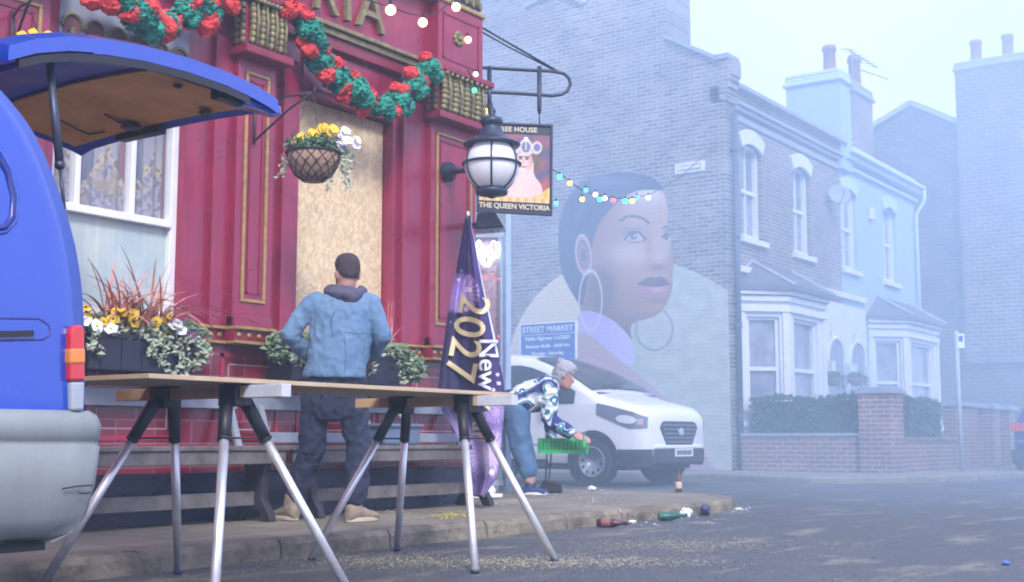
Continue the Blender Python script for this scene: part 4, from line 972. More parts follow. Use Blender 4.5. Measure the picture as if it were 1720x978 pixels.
# ================================================================ BENCHES
bw_ = M('weathered_bench_wood', (.085, .075, .068), rough=.8, col2=(.20, .185, .175), vs=8, bump=.3)
bw2 = M('pale_grey_bench_paint', (.22, .25, .29), rough=.6, col2=(.32, .35, .39), vs=8)
iron = M('dark_cast_iron', (.035, .03, .035), rough=.5, var=.3)
def bench(x0, x1, label, slats=False):
    t = thing('bench', label, 'bench', ((x0 + x1) / 2, 6.2, PZ), 'benches against the pub wall')
    bm = B()
    for y in (6.02, 6.15, 6.28): box(bm, x0, x1, y - .06, y + .06, .555, .585)
    box(bm, x0 + .02, x1 - .02, 5.975, 6.0, .47, .554); obj('seat', bm, bw_, t, bevel=.006)
    bm = B(); beam(bm, (x0 + .05, 6.43, .885), (x1 - .05, 6.43, .885), .03, .11); obj('back_rail', bm, bw2, t, bevel=.006)
    for x in (x0 + .12, x1 - .12) + (((x0 + x1) / 2,) if slats else ()):
        bm = B(); beam(bm, (x, 6.31, .56), (x, 6.42, .86), .045, .03, (0, 1, 0)); obj('back_post', bm, bw2, t, bevel=.004)
    if slats:
        bm = B(); beam(bm, (x0 + .1, 6.335, .64), (x1 - .1, 6.335, .64), .03, .07); obj('lower_back_rail', bm, bw2, t, bevel=.004)
    for x in (x0 + .30, x1 - .12):
        bm = B(); prism(bm, [(x - .03, 6.0, .55), (x - .03, 6.27, .55), (x - .03, 6.22, .40), (x - .03, 6.24, .24), (x - .03, 6.32, .15), (x - .03, 6.34, PZ), (x - .03, 6.26, PZ), (x - .03, 6.2, .17), (x - .03, 6.1, .17), (x - .03, 6.06, PZ), (x - .03, 5.98, PZ), (x - .03, 5.99, .15), (x - .03, 6.06, .24), (x - .03, 6.05, .42)], (.06, 0, 0)); obj('leg', bm, iron, t, bevel=.008)
    bm = B(); box(bm, x0 + .30, x1 - .12, 6.13, 6.17, .20, .29); obj('stretcher', bm, bw_, t, bevel=.005)
    return t
bench(3.45, at(462, 762, y=6.1).x, 'weathered wooden pub bench below the sash window')
bench(at(487, 762, y=6.0).x, at(822, 762, y=6.1).x, 'weathered wooden pub bench behind the man, a bucket standing on it', True)
# bucket on the bench
c = at(662, 760, y=6.1); c.z = .586
bk = thing('bucket', 'grey plastic tub of tools on the right hand bench seat', 'bucket', c)
bm = B(); box(bm, c.x - .20, c.x + .20, c.y - .09, c.y + .12, c.z, c.z + .15); obj('tub', bm, M('slate_plastic', (.12, .17, .24), rough=.5), bk, bevel=.02)
bm = B(); box(bm, c.x - .22, c.x + .22, c.y - .11, c.y + .14, c.z + .13, c.z + .155); obj('rim', bm, M('slate_plastic'), bk, bevel=.01)
bm = B(); tube(bm, [(c.x - .1, c.y, c.z + .155), (c.x - .08, c.y - .02, c.z + .24), (c.x + .0, c.y, c.z + .26), (c.x + .09, c.y, c.z + .2), (c.x + .12, c.y, c.z + .156)], .014, 8); obj('clear_bag', bm, M('clear_plastic', (.5, .58, .66), rough=.2), bk, smooth=True)
q = at(612, 700, y=6.1); rb = thing('drink_can', 'small red drink can on the back rail of the bench behind the man', 'can', (q.x, 6.43, .94)); bm = B(); lathe(bm, [(.028, 0), (.032, .008), (.032, .09), (.026, .1), (.024, .098)], (q.x, 6.43, .94), seg=16); obj('can', bm, M('red_can', (.6, .03, .04), rough=.3), rb, smooth=True)

# ================================================================ PLANTERS
leafm = M('variegated_ivy_leaf', (.06, .14, .06), rough=.6, col2=(.30, .38, .22), vs=28)
leafg = M('green_leaf', (.03, .10, .04), rough=.55, col2=(.07, .17, .06), vs=20)
leafp = M('pale_ivy_leaf', (.34, .42, .28), rough=.6, col2=(.50, .55, .40), vs=25)
blade = M('bronze_grass_blade', (.42, .14, .10), rough=.5, col2=(.74, .38, .30), vs=14)
yel = M('yellow_petal', (.78, .52, .02), rough=.6, var=.2); wht = M('white_petal', (.75, .78, .85), rough=.6, var=.1); mauve = M('dark_mauve_petal', (.10, .03, .12), rough=.6); stemk = M('dark_flower_eye', (.05, .02, .02))
def flower(bm, bm_eye, c, s, rnd):
    c = Vector(c); nrm = Vector((rnd.uniform(-.6, .1), rnd.uniform(-1, -.4), rnd.uniform(.1, .7))).normalized(); a = nrm.orthogonal().normalized(); b = nrm.cross(a)
    for k in range(5):
        t = 2 * math.pi * k / 5 + rnd.random() * .2; d = a * math.cos(t) + b * math.sin(t); e = a * -math.sin(t) + b * math.cos(t)
        v = [bm.verts.new(c + x) for x in (d * .05 * s, d * .6 * s + e * .62 * s + nrm * .1 * s, d * s + nrm * .05 * s, d * .6 * s - e * .62 * s + nrm * .1 * s)]; bm.faces.new(v)
    ico(bm_eye, c + nrm * .08 * s, .2 * s, 1)
def petals(par, name, mat, pts, s, seed):
    rnd = random.Random(seed)
    for p in pts:
        bm = B(); be = B(); flower(bm, be, p, s * rnd.uniform(.8, 1.25), rnd); f = obj(name, bm, mat, par); obj('flower_eye', be, stemk if 'yellow' in name and par.name.startswith('window') else yel, f)
def planter(x0, x1, label, seed, big=True):
    t = thing('window_planter', label, 'planter', ((x0 + x1) / 2, YP - .2, 1.03), 'planters on the window sills'); rnd = random.Random(seed); z0 = 1.035
    bm = B(); box(bm, x0, x1, YP - .30, YP - .075, z0, z0 + .21); box(bm, x0 - .012, x1 + .012, YP - .312, YP - .072, z0 + .19, z0 + .215)
    for k in range(5): xx = x0 + (k + .5) * (x1 - x0) / 5; box(bm, xx - .006, xx + .006, YP - .306, YP - .30, z0 + .01, z0 + .19)
    obj('trough', bm, M('black_planter', (.012, .014, .028), rough=.4), t, bevel=.006)
    bm = B(); box(bm, x0 + .05, x0 + .09, YP - .09, YP + .01, z0 - .12, z0 + .05); box(bm, x1 - .09, x1 - .05, YP - .09, YP + .01, z0 - .12, z0 + .05); obj('wall_bracket', bm, iron, t)
    bm = B()
    n = int((x1 - x0) / .13)
    for k in range(n + 1):
        xx = x0 + (x1 - x0) * k / n; leaves(bm, (xx, YP - .20, z0 + .25), (.12, .13, .09 if big else .11), 90, .05, seed * 31 + k)
    leaves(bm, (x1 + .06, YP - .2, z0 + .20), (.15, .12, .15), 260, .055, seed + 5)
    if not big:
        for k in range(4): leaves(bm, (x0 - .02 + k * .04, YP - .22, z0 + .22), (.14, .12, .12), 70, .06, seed + 60 + k); leaves(bm, (x1 + .0 + .08 * k, YP - .24, z0 + .20 - .02 * k), (.14, .1, .14), 120, .06, seed + 80 + k)
    obj('foliage', bm, leafm, t)
    bm = B()
    for k in range(9):
        xx = rnd.uniform(x0, x1 + .1); L = rnd.uniform(.08, .24)
        for j in range(int(L / .012)): leaves(bm, (xx + .03 * math.sin(j * .5 + k), YP - .33, z0 + .22 - j * .013), (.025, .02, .012), 2, .045, seed * 7 + k * 40 + j)
    leaves(bm, (x1 + .05, YP - .25, z0 + .13), (.15, .09, .13), 120, .05, seed + 9)
    for k in range(n): leaves(bm, (x0 + (x1 - x0) * k / n, YP - .27, z0 + .23), (.10, .06, .06), 22, .045, seed + 700 + k)
    obj('trailing_ivy', bm, leafp, t)
    if big:
        pts = [(x0 + (x1 - x0) * f + rnd.uniform(-.05, .05), YP - .28 + rnd.uniform(-.03, .03), z0 + .30 + rnd.uniform(-.02, .08)) for f in (.02, .05, .10, .16, .20, .26, .31, .36, .42, .46, .72, .76, .80, .86, .60)]
        petals(t, 'yellow_pansy', yel, pts, .036, seed); petals(t, 'white_pansy', wht, [(x0 + .02, YP - .33, z0 + .25), (x0 - .06, YP - .32, z0 + .27), (x0 + .12, YP - .33, z0 + .24), (x1 - .09, YP - .30, z0 + .27), (x1 - .16, YP - .3, z0 + .29), (x1 - .12, YP - .3, z0 + .31)], .04, seed + 1)
        petals(t, 'mauve_pansy', mauve, [(x1 + .02, YP - .3, z0 + .26), (x1 - .03, YP - .32, z0 + .24)], .035, seed + 2)
        bm = B(); cxg = x0 + (x1 - x0) * .55
        for k in range(120):
            a = rnd.uniform(-math.pi, math.pi); L = rnd.uniform(.30, .66); b0 = Vector((cxg + rnd.uniform(-.26, .22), YP - .2 + rnd.uniform(-.05, .05), z0 + .20)); d = Vector((math.cos(a), .45 * math.sin(a) - .3, 0)); w = rnd.uniform(.007, .016); lean = rnd.uniform(.3, 1.35)
            prev = None
            for i in range(9):
                q = i / 8; p = b0 + d * (L * lean * q ** 1.5) + Vector((0, 0, L * (1.25 * q - lean * .95 * q * q))); ww = w * (1 - q ** 3) + .001; sd_ = Vector((d.y, -d.x, 0)).normalized() * ww + Vector((ww, 0, 0)) * .5
                cur = (bm.verts.new(p - sd_), bm.verts.new(p + sd_))
                if prev: bm.faces.new((prev[0], prev[1], cur[1], cur[0]))
                prev = cur
        obj('bronze_grass', bm, blade, t)
    else:
        bm = B()
        for k in range(9):
            a = rnd.uniform(-.6, .9); b0 = Vector((x1 - .1 + rnd.uniform(-.1, .1), YP - .2, z0 + .2)); tube(bm, [b0, b0 + Vector((.08 * a, -.03, .16)), b0 + Vector((.22 * a, -.05, .34 + .12 * math.cos(a * 3)))], [.005, .004, .001], 4)
        obj('dry_stems', bm, blade, t)
    return t
planter(at(150, 600, y=YP - .3).x, at(322, 600, y=YP - .3).x, 'black window planter with yellow pansies, ivy and bronze grass under the sash window', 5)
planter(at(490, 600, y=YP - .3).x, at(672, 600, y=YP - .3).x, 'black window planter of trailing ivy half hidden behind the man', 8, False)

# ================================================================ HANGING BASKETS AND BRACKETS
def bracket(wall, tip, label):
    t = thing('wall_bracket', label, 'bracket', wall, 'brackets holding the hanging baskets'); wall, tip = Vector(wall), Vector(tip)
    bm = B(); tube(bm, [wall + Vector((0, 0, -.22)), wall + Vector((0, 0, .08))], .011, 8); tube(bm, [wall + Vector((0, 0, .04)), wall.lerp(tip, .5) + Vector((0, 0, .045)), tip], .008, 8); tube(bm, [wall + Vector((0, 0, -.2)), wall.lerp(tip, .6) + Vector((0, 0, -.06)), tip], .008, 8)
    tube(bm, [tip, tip + Vector((0, -.02, .01)), tip + Vector((0, -.03, .03))], .007, 8); obj('iron_arm', bm, iron, t, smooth=True); return t
wicker = M('brown_coir_liner', (.26, .15, .09), rough=.9, col2=(.42, .28, .18), vs=25, bump=.6, bs=50)
def basket(c, r, tip, label, seed, group='hanging flower baskets', col=True, mats=None):
    c = Vector(c); t = thing('hanging_basket', label, 'hanging basket', c, group); rnd = random.Random(seed)
    bm = B(); lathe(bm, [(.001, -r * 1.08), (r * .35, -r * 1.02), (r * .66, -r * .80), (r * .88, -r * .42), (r * .97, 0), (r * .9, .0), (.001, -.02)], c, seg=28); obj('liner', bm, wicker, t, smooth=True)
    bm = B()
    for k in range(14):
        a = 2 * math.pi * k / 14; tube(bm, [c + Vector((math.cos(a + q * .42) * rr * 1.015, math.sin(a + q * .42) * rr * 1.015, h)) for q, (rr, h) in enumerate([(r * .97, 0), (r * .89, -r * .42), (r * .67, -r * .80), (r * .36, -r * 1.03)])], .0035, 5)
        tube(bm, [c + Vector((math.cos(a - q * .42) * rr * 1.015, math.sin(a - q * .42) * rr * 1.015, h)) for q, (rr, h) in enumerate([(r * .97, 0), (r * .89, -r * .42), (r * .67, -r * .80), (r * .36, -r * 1.03)])], .0035, 5)
    tube(bm, [c + Vector((math.cos(2 * math.pi * k / 24) * r, math.sin(2 * math.pi * k / 24) * r, 0)) for k in range(25)], .006, 6); obj('wire_frame', bm, iron, t)
    bm = B()
    for k in range(3): a = 2.1 * k + .4; tube(bm, [c + Vector((math.cos(a) * r, math.sin(a) * r, 0)), Vector(tip)], .0025, 5)
    obj('chain', bm, iron, t)
    bm = B(); leaves(bm, c + Vector((0, 0, .05)), (r * 1.05, r * 1.05, r * .42), 420 if col else 200, .05, seed)
    obj('foliage', bm, leafg, t)
    bm = B(); leaves(bm, c + Vector((r * .5, -r * .3, .02)), (r * .6, r * .6, r * .42), 150, .045, seed + 1)
    for k, (ax, L) in enumerate(((-1.0, .22), (-.6, .07), (.35, .30), (.8, .22), (.95, .3), (1.1, .12), (-.2, .1))):
        for j in range(int(L / .014)): leaves(bm, c + RT * (ax * r * (1.02 + .5 * min(1, j * .05) * (1 if ax < 0 else .15))) + Vector((0, -.05, -j * .014 + .03)), (.03, .03, .015), 2, .04, seed + k * 50 + j)
    obj('trailing_ivy', bm, leafp if col else leafg, t)
    if col:
        petals(t, 'yellow_pansy', yel, [c + RT * (f * r) + Vector((0, rnd.uniform(-.14, -.02), .085 + h + rnd.uniform(-.01, .02))) for f, h in ((-.88, -.03), (-.55, .02), (-.4, .02), (-.25, .04), (-.05, .04), (.08, .02), (.2, .05), (-.7, .0), (-.95, -.03), (-.8, -.01), (-.45, .04), (-.35, .06), (-.2, .07), (-.1, .06), (.05, .07), (.12, .04), (-.3, .03), (.3, .02), (-.15, .03), (.0, .03))], .032, seed)
        petals(t, 'white_pansy', wht, [c + RT * (f * r) + Vector((0, rnd.uniform(-.16, -.04), .05 + h)) for f, h in ((.55, .0), (.66, .02), (.8, .02), (.92, .03), (.78, -.02), (.7, .09), (.5, .03), (.62, .05), (.75, .06), (.85, .05), (.95, .02), (1.0, -.02), (.7, .0), (.6, .07), (.88, .0))], .034, seed + 3)
    return t
wl = at(429, 195, y=YP - .12); tp = at(524, 156, y=5.78)
bracket((wl.x, YP - .115, wl.z + .02), tp, 'black iron bracket on the panelled pilaster carrying the basket of pansies')
bc = at(527, 258, y=5.78); basket(bc, .185, tp, 'hanging basket of yellow and white pansies in front of the boarded window', 11)
wl = at(22, 40, y=YP - .12); tp = at(48, -20, y=5.85)
bracket((wl.x, YP - .115, wl.z), at(48, 5, y=5.80), 'black iron bracket at the far left above the blue van')
basket(at(48, 112, y=5.80), .20, at(48, 5, y=5.80), 'hanging basket seen through the lifted tailgate of the blue van', 17)

# ================================================================ GARLANDS
tg_ = M('teal_tissue_paper', (.012, .22, .15), rough=.8, col2=(.03, .38, .26), vs=25, bump=.6, bs=70)
tr_ = M('red_tissue_paper', (.62, .030, .035), rough=.8, col2=(.80, .08, .07), vs=25, bump=.6, bs=70)
def garland(px, label, y, n, seed, s=1):
    c0 = at(*px[len(px) // 2], y=y); t = thing('tissue_garland', label, 'garland', c0, 'tissue garlands on the pub front'); rnd = random.Random(seed)
    P = [at(u, v, y=y) for u, v in px]; L = [0]
    for a, b in zip(P, P[1:]): L.append(L[-1] + (b - a).length)
    def pos(s_):
        for i in range(len(P) - 1):
            if s_ <= L[i + 1] or i == len(P) - 2: return P[i].lerp(P[i + 1], (s_ - L[i]) / (L[i + 1] - L[i]))
    bm = B(); tube(bm, P, .008, 6); obj('cord', bm, M('garland_cord', (.05, .2, .12)), t)
    for i in range(n):
        q = pos(L[-1] * (i + .5) / n) + Vector((rnd.uniform(-.03, .03), rnd.uniform(-.05, .02), rnd.uniform(-.05, .04))); red_ = (i // 2) % 2 == 0
        bm = B(); r = rnd.uniform(.045, .088) * s
        if red_:   # twisted tissue
            a = rnd.uniform(-.6, .9); d = Vector((math.cos(a), 0, math.sin(a))) * .12 * s
            tube(bm, [q - d * 1.1, q - d * .5, q, q + d * .5, q + d * 1.1], [.012, .042 * s, .03 * s, .045 * s, .012], 16)
            ico(bm, q + d * .6, .050 * s, 4, (1, 1, 1)); ico(bm, q - d * .5, .052 * s, 4)
        else: ico(bm, q, r, 4, (1.15, 1, 1)); ico(bm, q + Vector((r * .75, -.01, -r * .55)), r * .8, 4)
        nv_ = len(bm.verts)
        for v in bm.verts: v.co += Vector((noise.noise(v.co * 18), noise.noise(v.co * 18 + Vector((9, 0, 0))), noise.noise(v.co * 18 + Vector((0, 9, 0))))) * .022 + Vector((noise.noise(v.co * 60), noise.noise(v.co * 60 + Vector((9, 0, 0))), noise.noise(v.co * 60 + Vector((0, 9, 0))))) * .012
        if red_: leaves(bm, q + d * .6, (.058, .058, .058), 110, .034, seed * 99 + i, 0, .85); leaves(bm, q - d * .5, (.058, .058, .058), 110, .034, seed * 77 + i, 0, .85)
        else: leaves(bm, q, (r * 1.2, r * 1.08, r * 1.08), 230, .045, seed * 99 + i, 0, .86); leaves(bm, q + Vector((r * .75, -.01, -r * .55)), (r * .88,) * 3, 120, .034, seed * 77 + i, 0, .86)
        obj('tissue_twist' if red_ else 'tissue_pompom', bm, tr_ if red_ else tg_, t, smooth=True)
garland([(490, 12), (505, 45), (530, 85), (555, 125), (585, 155), (620, 172), (655, 175), (685, 150), (705, 120), (728, 108)], 'red and teal tissue garland swagged over the boarded window', YP - .22, 34, 3, 1.05)
garland([(160, -25), (195, 0), (230, 18), (265, 30), (300, 28), (335, 20), (365, 0), (378, -30)], 'red and teal tissue garland above the sash window at the upper left', YP - .20, 24, 9, 1.25)

# ================================================================ WHITE VAN (side street, nose towards the road)
wv = thing('white_van', 'white delivery van with dark lower bumper parked in the side street before the mural', 'van', (15.75, 10.5, 0))
whitec = M('white_car_paint', (.76, .78, .80), rough=.25, var=.01, vs=.4, coat=.5); vgl = M('van_window_glass', (.035, .05, .06), rough=.10, var=.3, spec=.35); dgrey = M('charcoal_bumper_plastic', (.03, .035, .045), rough=.55, var=.2)
VX0, VYN, VL, VH = 14.70, 8.22, 4.97, 1.88; VXC = VX0 + .99
TR = [(0, .92), (.02, .99), (.06, 1.04), (.15, 1.09), (.35, 1.14), (.6, 1.20), (.76, 1.245), (.84, 1.28), (1.1, 1.44), (1.4, 1.60), (1.7, 1.725), (1.92, 1.80), (2.15, 1.845), (2.5, 1.875), (3.2, 1.89), (4.6, 1.885), (4.9, 1.86), (4.97, 1.80)]
TW = [(0, .74), (.03, .82), (.08, .88), (.18, .93), (.35, .965), (.6, .98), (1.0, .99), (4.6, .99), (4.97, .97)]
def vtop(s): return interp(TR, s)
def vw(s): return interp(TW, s)
def vring(s, k):
    """k 0..1 sill -> roof centre"""
    zt = vtop(s); w = vw(s); zl = .30 if s > .6 else .30
    cab = sstep(.80, 1.95, s); wt = w - (.05 + .15 * cab)
    pts = [(w - .05, zl), (w, zl + .12), (w + .005, min(.62, zt - .2)), (w, min(1.0, zt - .14)), (w - .01, min(1.12, zt - .09)), (wt + .01, zt - .12 + .04 * (1 - cab)), (wt - .03, zt - .045), (wt - .12, zt - .008), (wt * .5, zt + .02), (0, zt + .028)]
    q = k * (len(pts) - 1); i = min(int(q), len(pts) - 2); f = q - i; a, b = pts[i], pts[i + 1]
    return a[0] + (b[0] - a[0]) * f, a[1] + (b[1] - a[1]) * f
def vpt(s, k, side, off=0):
    x, z = vring(s, k); return Vector((VXC + side * (x + off), VYN + s, z))
def vss(u): return [0, .02, .05, .09, .15, .25, .38, .52, .68, .82, .95, 1.02, 1.15, 1.3, 1.45, 1.6, 1.75, 1.88, 2.0, 2.15, 2.35, 2.6, 2.9, 3.3, 3.8, 4.3, 4.6, 4.8, 4.93, 4.97][u]
SS = sorted({a for a, _ in TR} | {a for a, _ in TW} | {round(.06 * k, 3) for k in range(83)} | {4.97}); bm = B(); NK = 45; rings = []
for s in SS:
    r = [bm.verts.new(vpt(s, k / NK, -1)) for k in range(NK + 1)] + [bm.verts.new(vpt(s, k / NK, 1)) for k in range(NK - 1, -1, -1)]; rings.append(r)
for a, b in zip(rings, rings[1:]):
    for k in range(len(a) - 1): bm.faces.new((a[k], a[k + 1], b[k + 1], b[k]))
    bm.faces.new((a[-1], a[0], b[0], b[-1]))
bm.faces.new(rings[0]); bm.faces.new(rings[-1][::-1]); obj('body', bm, whitec, wv, smooth=True)
def side_x(s, z):
    pv = vring(s, 0)
    for i in range(1, 61):
        cu_ = vring(s, i / 90)
        if cu_[1] >= z:
            t = (z - pv[1]) / max(1e-6, cu_[1] - pv[1]); return pv[0] + (cu_[0] - pv[0]) * max(0, t)
        pv = cu_
    return pv[0]
def vpatch(name, s0, s1, zb, zt_, mat, side=-1, off=.012, n=60, par=wv):
    bm = B(); v = grid(bm, lambda u, w: Vector((VXC + side * (side_x(s0 + (s1 - s0) * u, zb(s0 + (s1 - s0) * u) + (zt_(s0 + (s1 - s0) * u) - zb(s0 + (s1 - s0) * u)) * w) + off), VYN + s0 + (s1 - s0) * u, zb(s0 + (s1 - s0) * u) + (zt_(s0 + (s1 - s0) * u) - zb(s0 + (s1 - s0) * u)) * w)), n, 8); return obj(name, bm, mat, par, smooth=True)
for side in (-1, 1):
    w_ = vpatch('cab_window', 1.10, 2.78, lambda s: 1.13 + .0 * s, lambda s: max(1.135, min(1.70, vtop(s) - .14)), vgl, side)
    vpatch('window_divider', 1.62, 1.66, lambda s: 1.13, lambda s: max(1.135, min(1.70, vtop(s) - .14)), dgrey, side, .014, 3, w_)
    hl = vpatch('headlight', .03, .74, lambda s: .78 + .20 * max(0, s - .25) / .5, lambda s: interp([(.03, .93), (.2, 1.0), (.5, 1.08), (.74, 1.13)], s), M('headlight_glass', (.16, .19, .24), rough=.08, coat=1), side, .012)
    vpatch('lamp_unit', .14, .44, lambda s: .885 + .10 * (s - .14) - .055 * math.sqrt(max(0, 1 - ((s - .29) / .15) ** 2)), lambda s: .89 + .10 * (s - .14) + .055 * math.sqrt(max(0, 1 - ((s - .29) / .15) ** 2)), M('lamp_reflector', (.85, .87, .9), rough=.2, metal=.2), side, .018, 8, hl)
    vpatch('indicator_lamp', .07, .14, lambda s: .83, lambda s: .91, M('amber_reflector', (.62, .42, .36), rough=.2), side, .020, 6, hl)
    vpatch('bumper_side', .0, .42, lambda s: .27, lambda s: .50 + .0 * s, dgrey, side, .014)
    vpatch('sill', 1.55, 3.7, lambda s: .26, lambda s: .36, dgrey, side, .012)
    vpatch('side_rub_strip', 1.6, 3.5, lambda s: .555, lambda s: .575, M('shadow_grey_plastic', (.35, .38, .42), rough=.5), side, .012)
    for s in (1.50, 2.86, 4.0): vpatch('door_seam', s, s + .012, lambda q: .40, lambda q: 1.10 if s < 2 else 1.66, M('seam_grey', (.25, .28, .32), rough=.6), side, .009, 1)
    bm = B(); box(bm, VXC + side * 1.0 - .02, VXC + side * 1.0 + .02, VYN + 2.35, VYN + 2.55, .93, .97); obj('door_handle', bm, dgrey, wv, bevel=.008)
    m = Vector((VXC + side * 1.13, VYN + 1.42, 1.22)); bm = B(); box(bm, m.x - .09, m.x + .09, m.y - .06, m.y + .06, m.z - .10, m.z + .14); box(bm, min(m.x, VXC + side * .96), max(m.x, VXC + side * .96), m.y - .02, m.y + .03, m.z - .08, m.z - .02)
    obj('mirror', bm, dgrey, wv, bevel=.02)
    for s in (.80, 3.73):
        c = Vector((VXC + side * (.99 - .11), VYN + s, .33)); bm = B(); lathe(bm, [(.40, 0), (.40, .012), (.385, .014)], Vector((VXC + side * (side_x(s, .6) - .0), VYN + s, .36)), (side, 0, 0), 30); obj('wheel_arch', bm, blackp, wv)
        wheel(wv, c + Vector((side * .03, 0, 0)), .33, .215, (-side, 0, 0), M('steel_wheel_silver', (.30, .32, .35), rough=.4, metal=.5))
# windscreen
def wscr(u, v):
    s = .90 + (1.93 - .90) * v; q = 2 * u - 1; w = (vw(s) - (.05 + .15 * sstep(.80, 1.95, s))) * .93 - .03
    x = q * w; base = vtop(s) + .028 - .035 * abs(q) ** 2.5; return Vector((VXC + x, VYN + s - .012, base + .014))
bm = B(); grid(bm, wscr, 20, 14); wsc = obj('windscreen', bm, vgl, wv, smooth=True)
bm = B(); tube(bm, [wscr(.15, .02) + Vector((0, -.02, .02)), wscr(.5, .08) + Vector((0, -.02, .02)), wscr(.62, .12) + Vector((0, -.02, .02))], .01, 5); obj('wiper', bm, blackp, wsc)
bm = B(); box(bm, VXC - .80, VXC + .80, VYN + .80, VYN + .92, 1.255, 1.285); obj('cowl', bm, dgrey, wv)
# grille, badge shape, plate and lower bumper
bm = B(); prism(bm, [(VXC - .50, VYN - .015, .86), (VXC - .55, VYN - .015, .79), (VXC - .36, VYN - .015, .54), (VXC + .36, VYN - .015, .54), (VXC + .55, VYN - .015, .79), (VXC + .50, VYN - .015, .86), (VXC + .42, VYN - .015, .885), (VXC - .42, VYN - .015, .885)], (0, .02, 0)); gr = obj('grille', bm, dgrey, wv, bevel=.006)
for k in range(5):
    z = .60 + .058 * k; hw = .36 + min(1, (z - .54) / .25) * .14; bm = B(); box(bm, VXC - hw, VXC + hw, VYN - .030, VYN - .016, z - .009, z + .009); obj('grille_bar', bm, M('grille_silver', (.22, .24, .28), rough=.35, metal=.4), gr)
bm = B(); lathe(bm, [(.055, 0), (.055, .012), (.02, .016)], (VXC, VYN - .03, .74), (0, -1, 0), 18); e = obj('badge', bm, M('badge_blue', (.45, .5, .6), rough=.2, metal=.4), gr)
for v in e.data.vertices: v.co.x = VXC + (v.co.x - VXC) * 1.5
bm = B(); prism(bm, [(VXC - .78, VYN + .05, .28), (VXC - .72, VYN - .03, .30), (VXC - .30, VYN - .07, .30), (VXC + .30, VYN - .07, .30), (VXC + .72, VYN - .03, .30), (VXC + .78, VYN + .05, .28), (VXC + .78, VYN + .3, .28), (VXC - .78, VYN + .3, .28)], (0, 0, .22)); obj('bumper', bm, dgrey, wv, bevel=.03)
bm = B(); prism(bm, [(VXC - .76, VYN + .05, .50), (VXC - .70, VYN - .02, .50), (VXC - .30, VYN - .055, .50), (VXC + .30, VYN - .055, .50), (VXC + .70, VYN - .02, .50), (VXC + .76, VYN + .05, .50), (VXC + .7, VYN + .3, .5), (VXC - .7, VYN + .3, .5)], (0, 0, .06)); obj('upper_bumper', bm, whitec, wv, bevel=.02)
bm = B(); box(bm, VXC - .26, VXC + .26, VYN - .085, VYN - .071, .40, .51); pl_ = obj('number_plate', bm, M('number_plate_white', (.7, .71, .68), rough=.4), wv)
bm = B()
for k in range(7): box(bm, VXC - .22 + k * .063, VXC - .18 + k * .063, VYN - .090, VYN - .086, .425, .485)
obj('plate_characters', bm, blackp, pl_)
bm = B(); box(bm, VXC - .9, VXC + .9, VYN + .3, VYN + 4.8, .22, .32); obj('underbody', bm, blackp, wv)

# ================================================================ STREET MARKET SIGN
sa, sb = at(876, 595, x=18.6), at(967, 541, x=18.6); ms = thing('street_market_sign', 'blue street market notice on posts between the white van and the mural', 'sign', (18.6, (sa.y + sb.y) / 2, PZ))
y0, y1, z0, z1 = sb.y, sa.y, sa.z - .12, sb.z
bm = B(); box(bm, 18.58, 18.61, y0, y1, z0, z1); obj('board', bm, M('sign_blue', (.03, .13, .42), rough=.4, var=.05), ms)
signw = M('sign_white', (.75, .78, .8), rough=.4)
bm = B(); t = .025
for a, b, c, d in ((y0 - t, y0, z0, z1 + t), (y1, y1 + t, z0, z1 + t), (y0, y1, z1, z1 + t)): box(bm, 18.57, 18.615, a, b, c, d)
obj('border', bm, signw, ms)
hh = z1 - z0; ww = y1 - y0
for txt, f, s in (('STREET MARKET', .775, .128), ('Public Highway CLOSED', .55, .082), ('Between 06.00 - 18.00 Hrs', .335, .074), ('Monday - Saturday', .13, .078)):
    text('sign_lettering', txt, s * ww * .98, signw, lambda x, y, z, f=f: Vector((18.572 - z, (y0 + y1) / 2 - x, z0 + f * hh + y)), ms, spacing=1.02, bold=.002, extrude=.002)
bm = B(); box(bm, 18.57, 18.58, y0, y1, z0 + .70 * hh, z0 + .715 * hh); obj('rule', bm, signw, ms)
for y in (y0 + .1, y1 - .1): bm = B(); tube(bm, [(18.64, y, PZ), (18.64, y, z1 + .02)], .03, 10); obj('post', bm, M('grey_post_paint', (.25, .3, .36), rough=.5), ms, smooth=True)

# ================================================================ LIGHT-UP DECORATION FRAME
dx = 13.2; d0 = at(787, 600, d=12.6); d1 = at(846, 395, d=12.6)
RTp = RT; dc = (at(820, 700, d=12.6)); dec = thing('light_frame', 'tall pale frame with red and white fairy lights standing behind the purple flag', 'decoration', (dc.x, dc.y, PZ))
def fp(u, z, o=0): q = at(u, 600, d=12.6 + o); q.z = z; return q
zt_ = d1.z; zb_ = PZ + .1; palef = M('pale_blue_frame', (.42, .55, .68), rough=.5)
bm = B(); beam(bm, fp(848, PZ, .1), fp(848, zt_ + .25, .1), .09, .09, (1, 0, 0)); obj('post', bm, palef, dec)
bm = B(); beam(bm, fp(790, zb_), fp(790, zt_), .035, .03, (1, 0, 0)); beam(bm, fp(840, zb_), fp(840, zt_), .035, .03, (1, 0, 0)); beam(bm, fp(786, zt_), fp(846, zt_), .03, .05); beam(bm, fp(786, zb_), fp(846, zb_), .03, .05); obj('rim', bm, palef, dec)
bm = B(); prism(bm, [fp(791, zb_, .03), fp(839, zb_, .03), fp(839, zt_, .03), fp(791, zt_, .03)], FW * .02); obj('panel', bm, M('red_grey_mesh_panel', (.42, .22, .28), rough=.7, col2=(.62, .58, .66), vs=22), dec)
em_w = M('white_fairy_light', (.9, .9, 1), emit=(.85, .92, 1), es=.9); em_r = M('red_fairy_light', (.8, .1, .1), emit=(1, .12, .15), es=.7)
rnd = random.Random(12); bm = B()
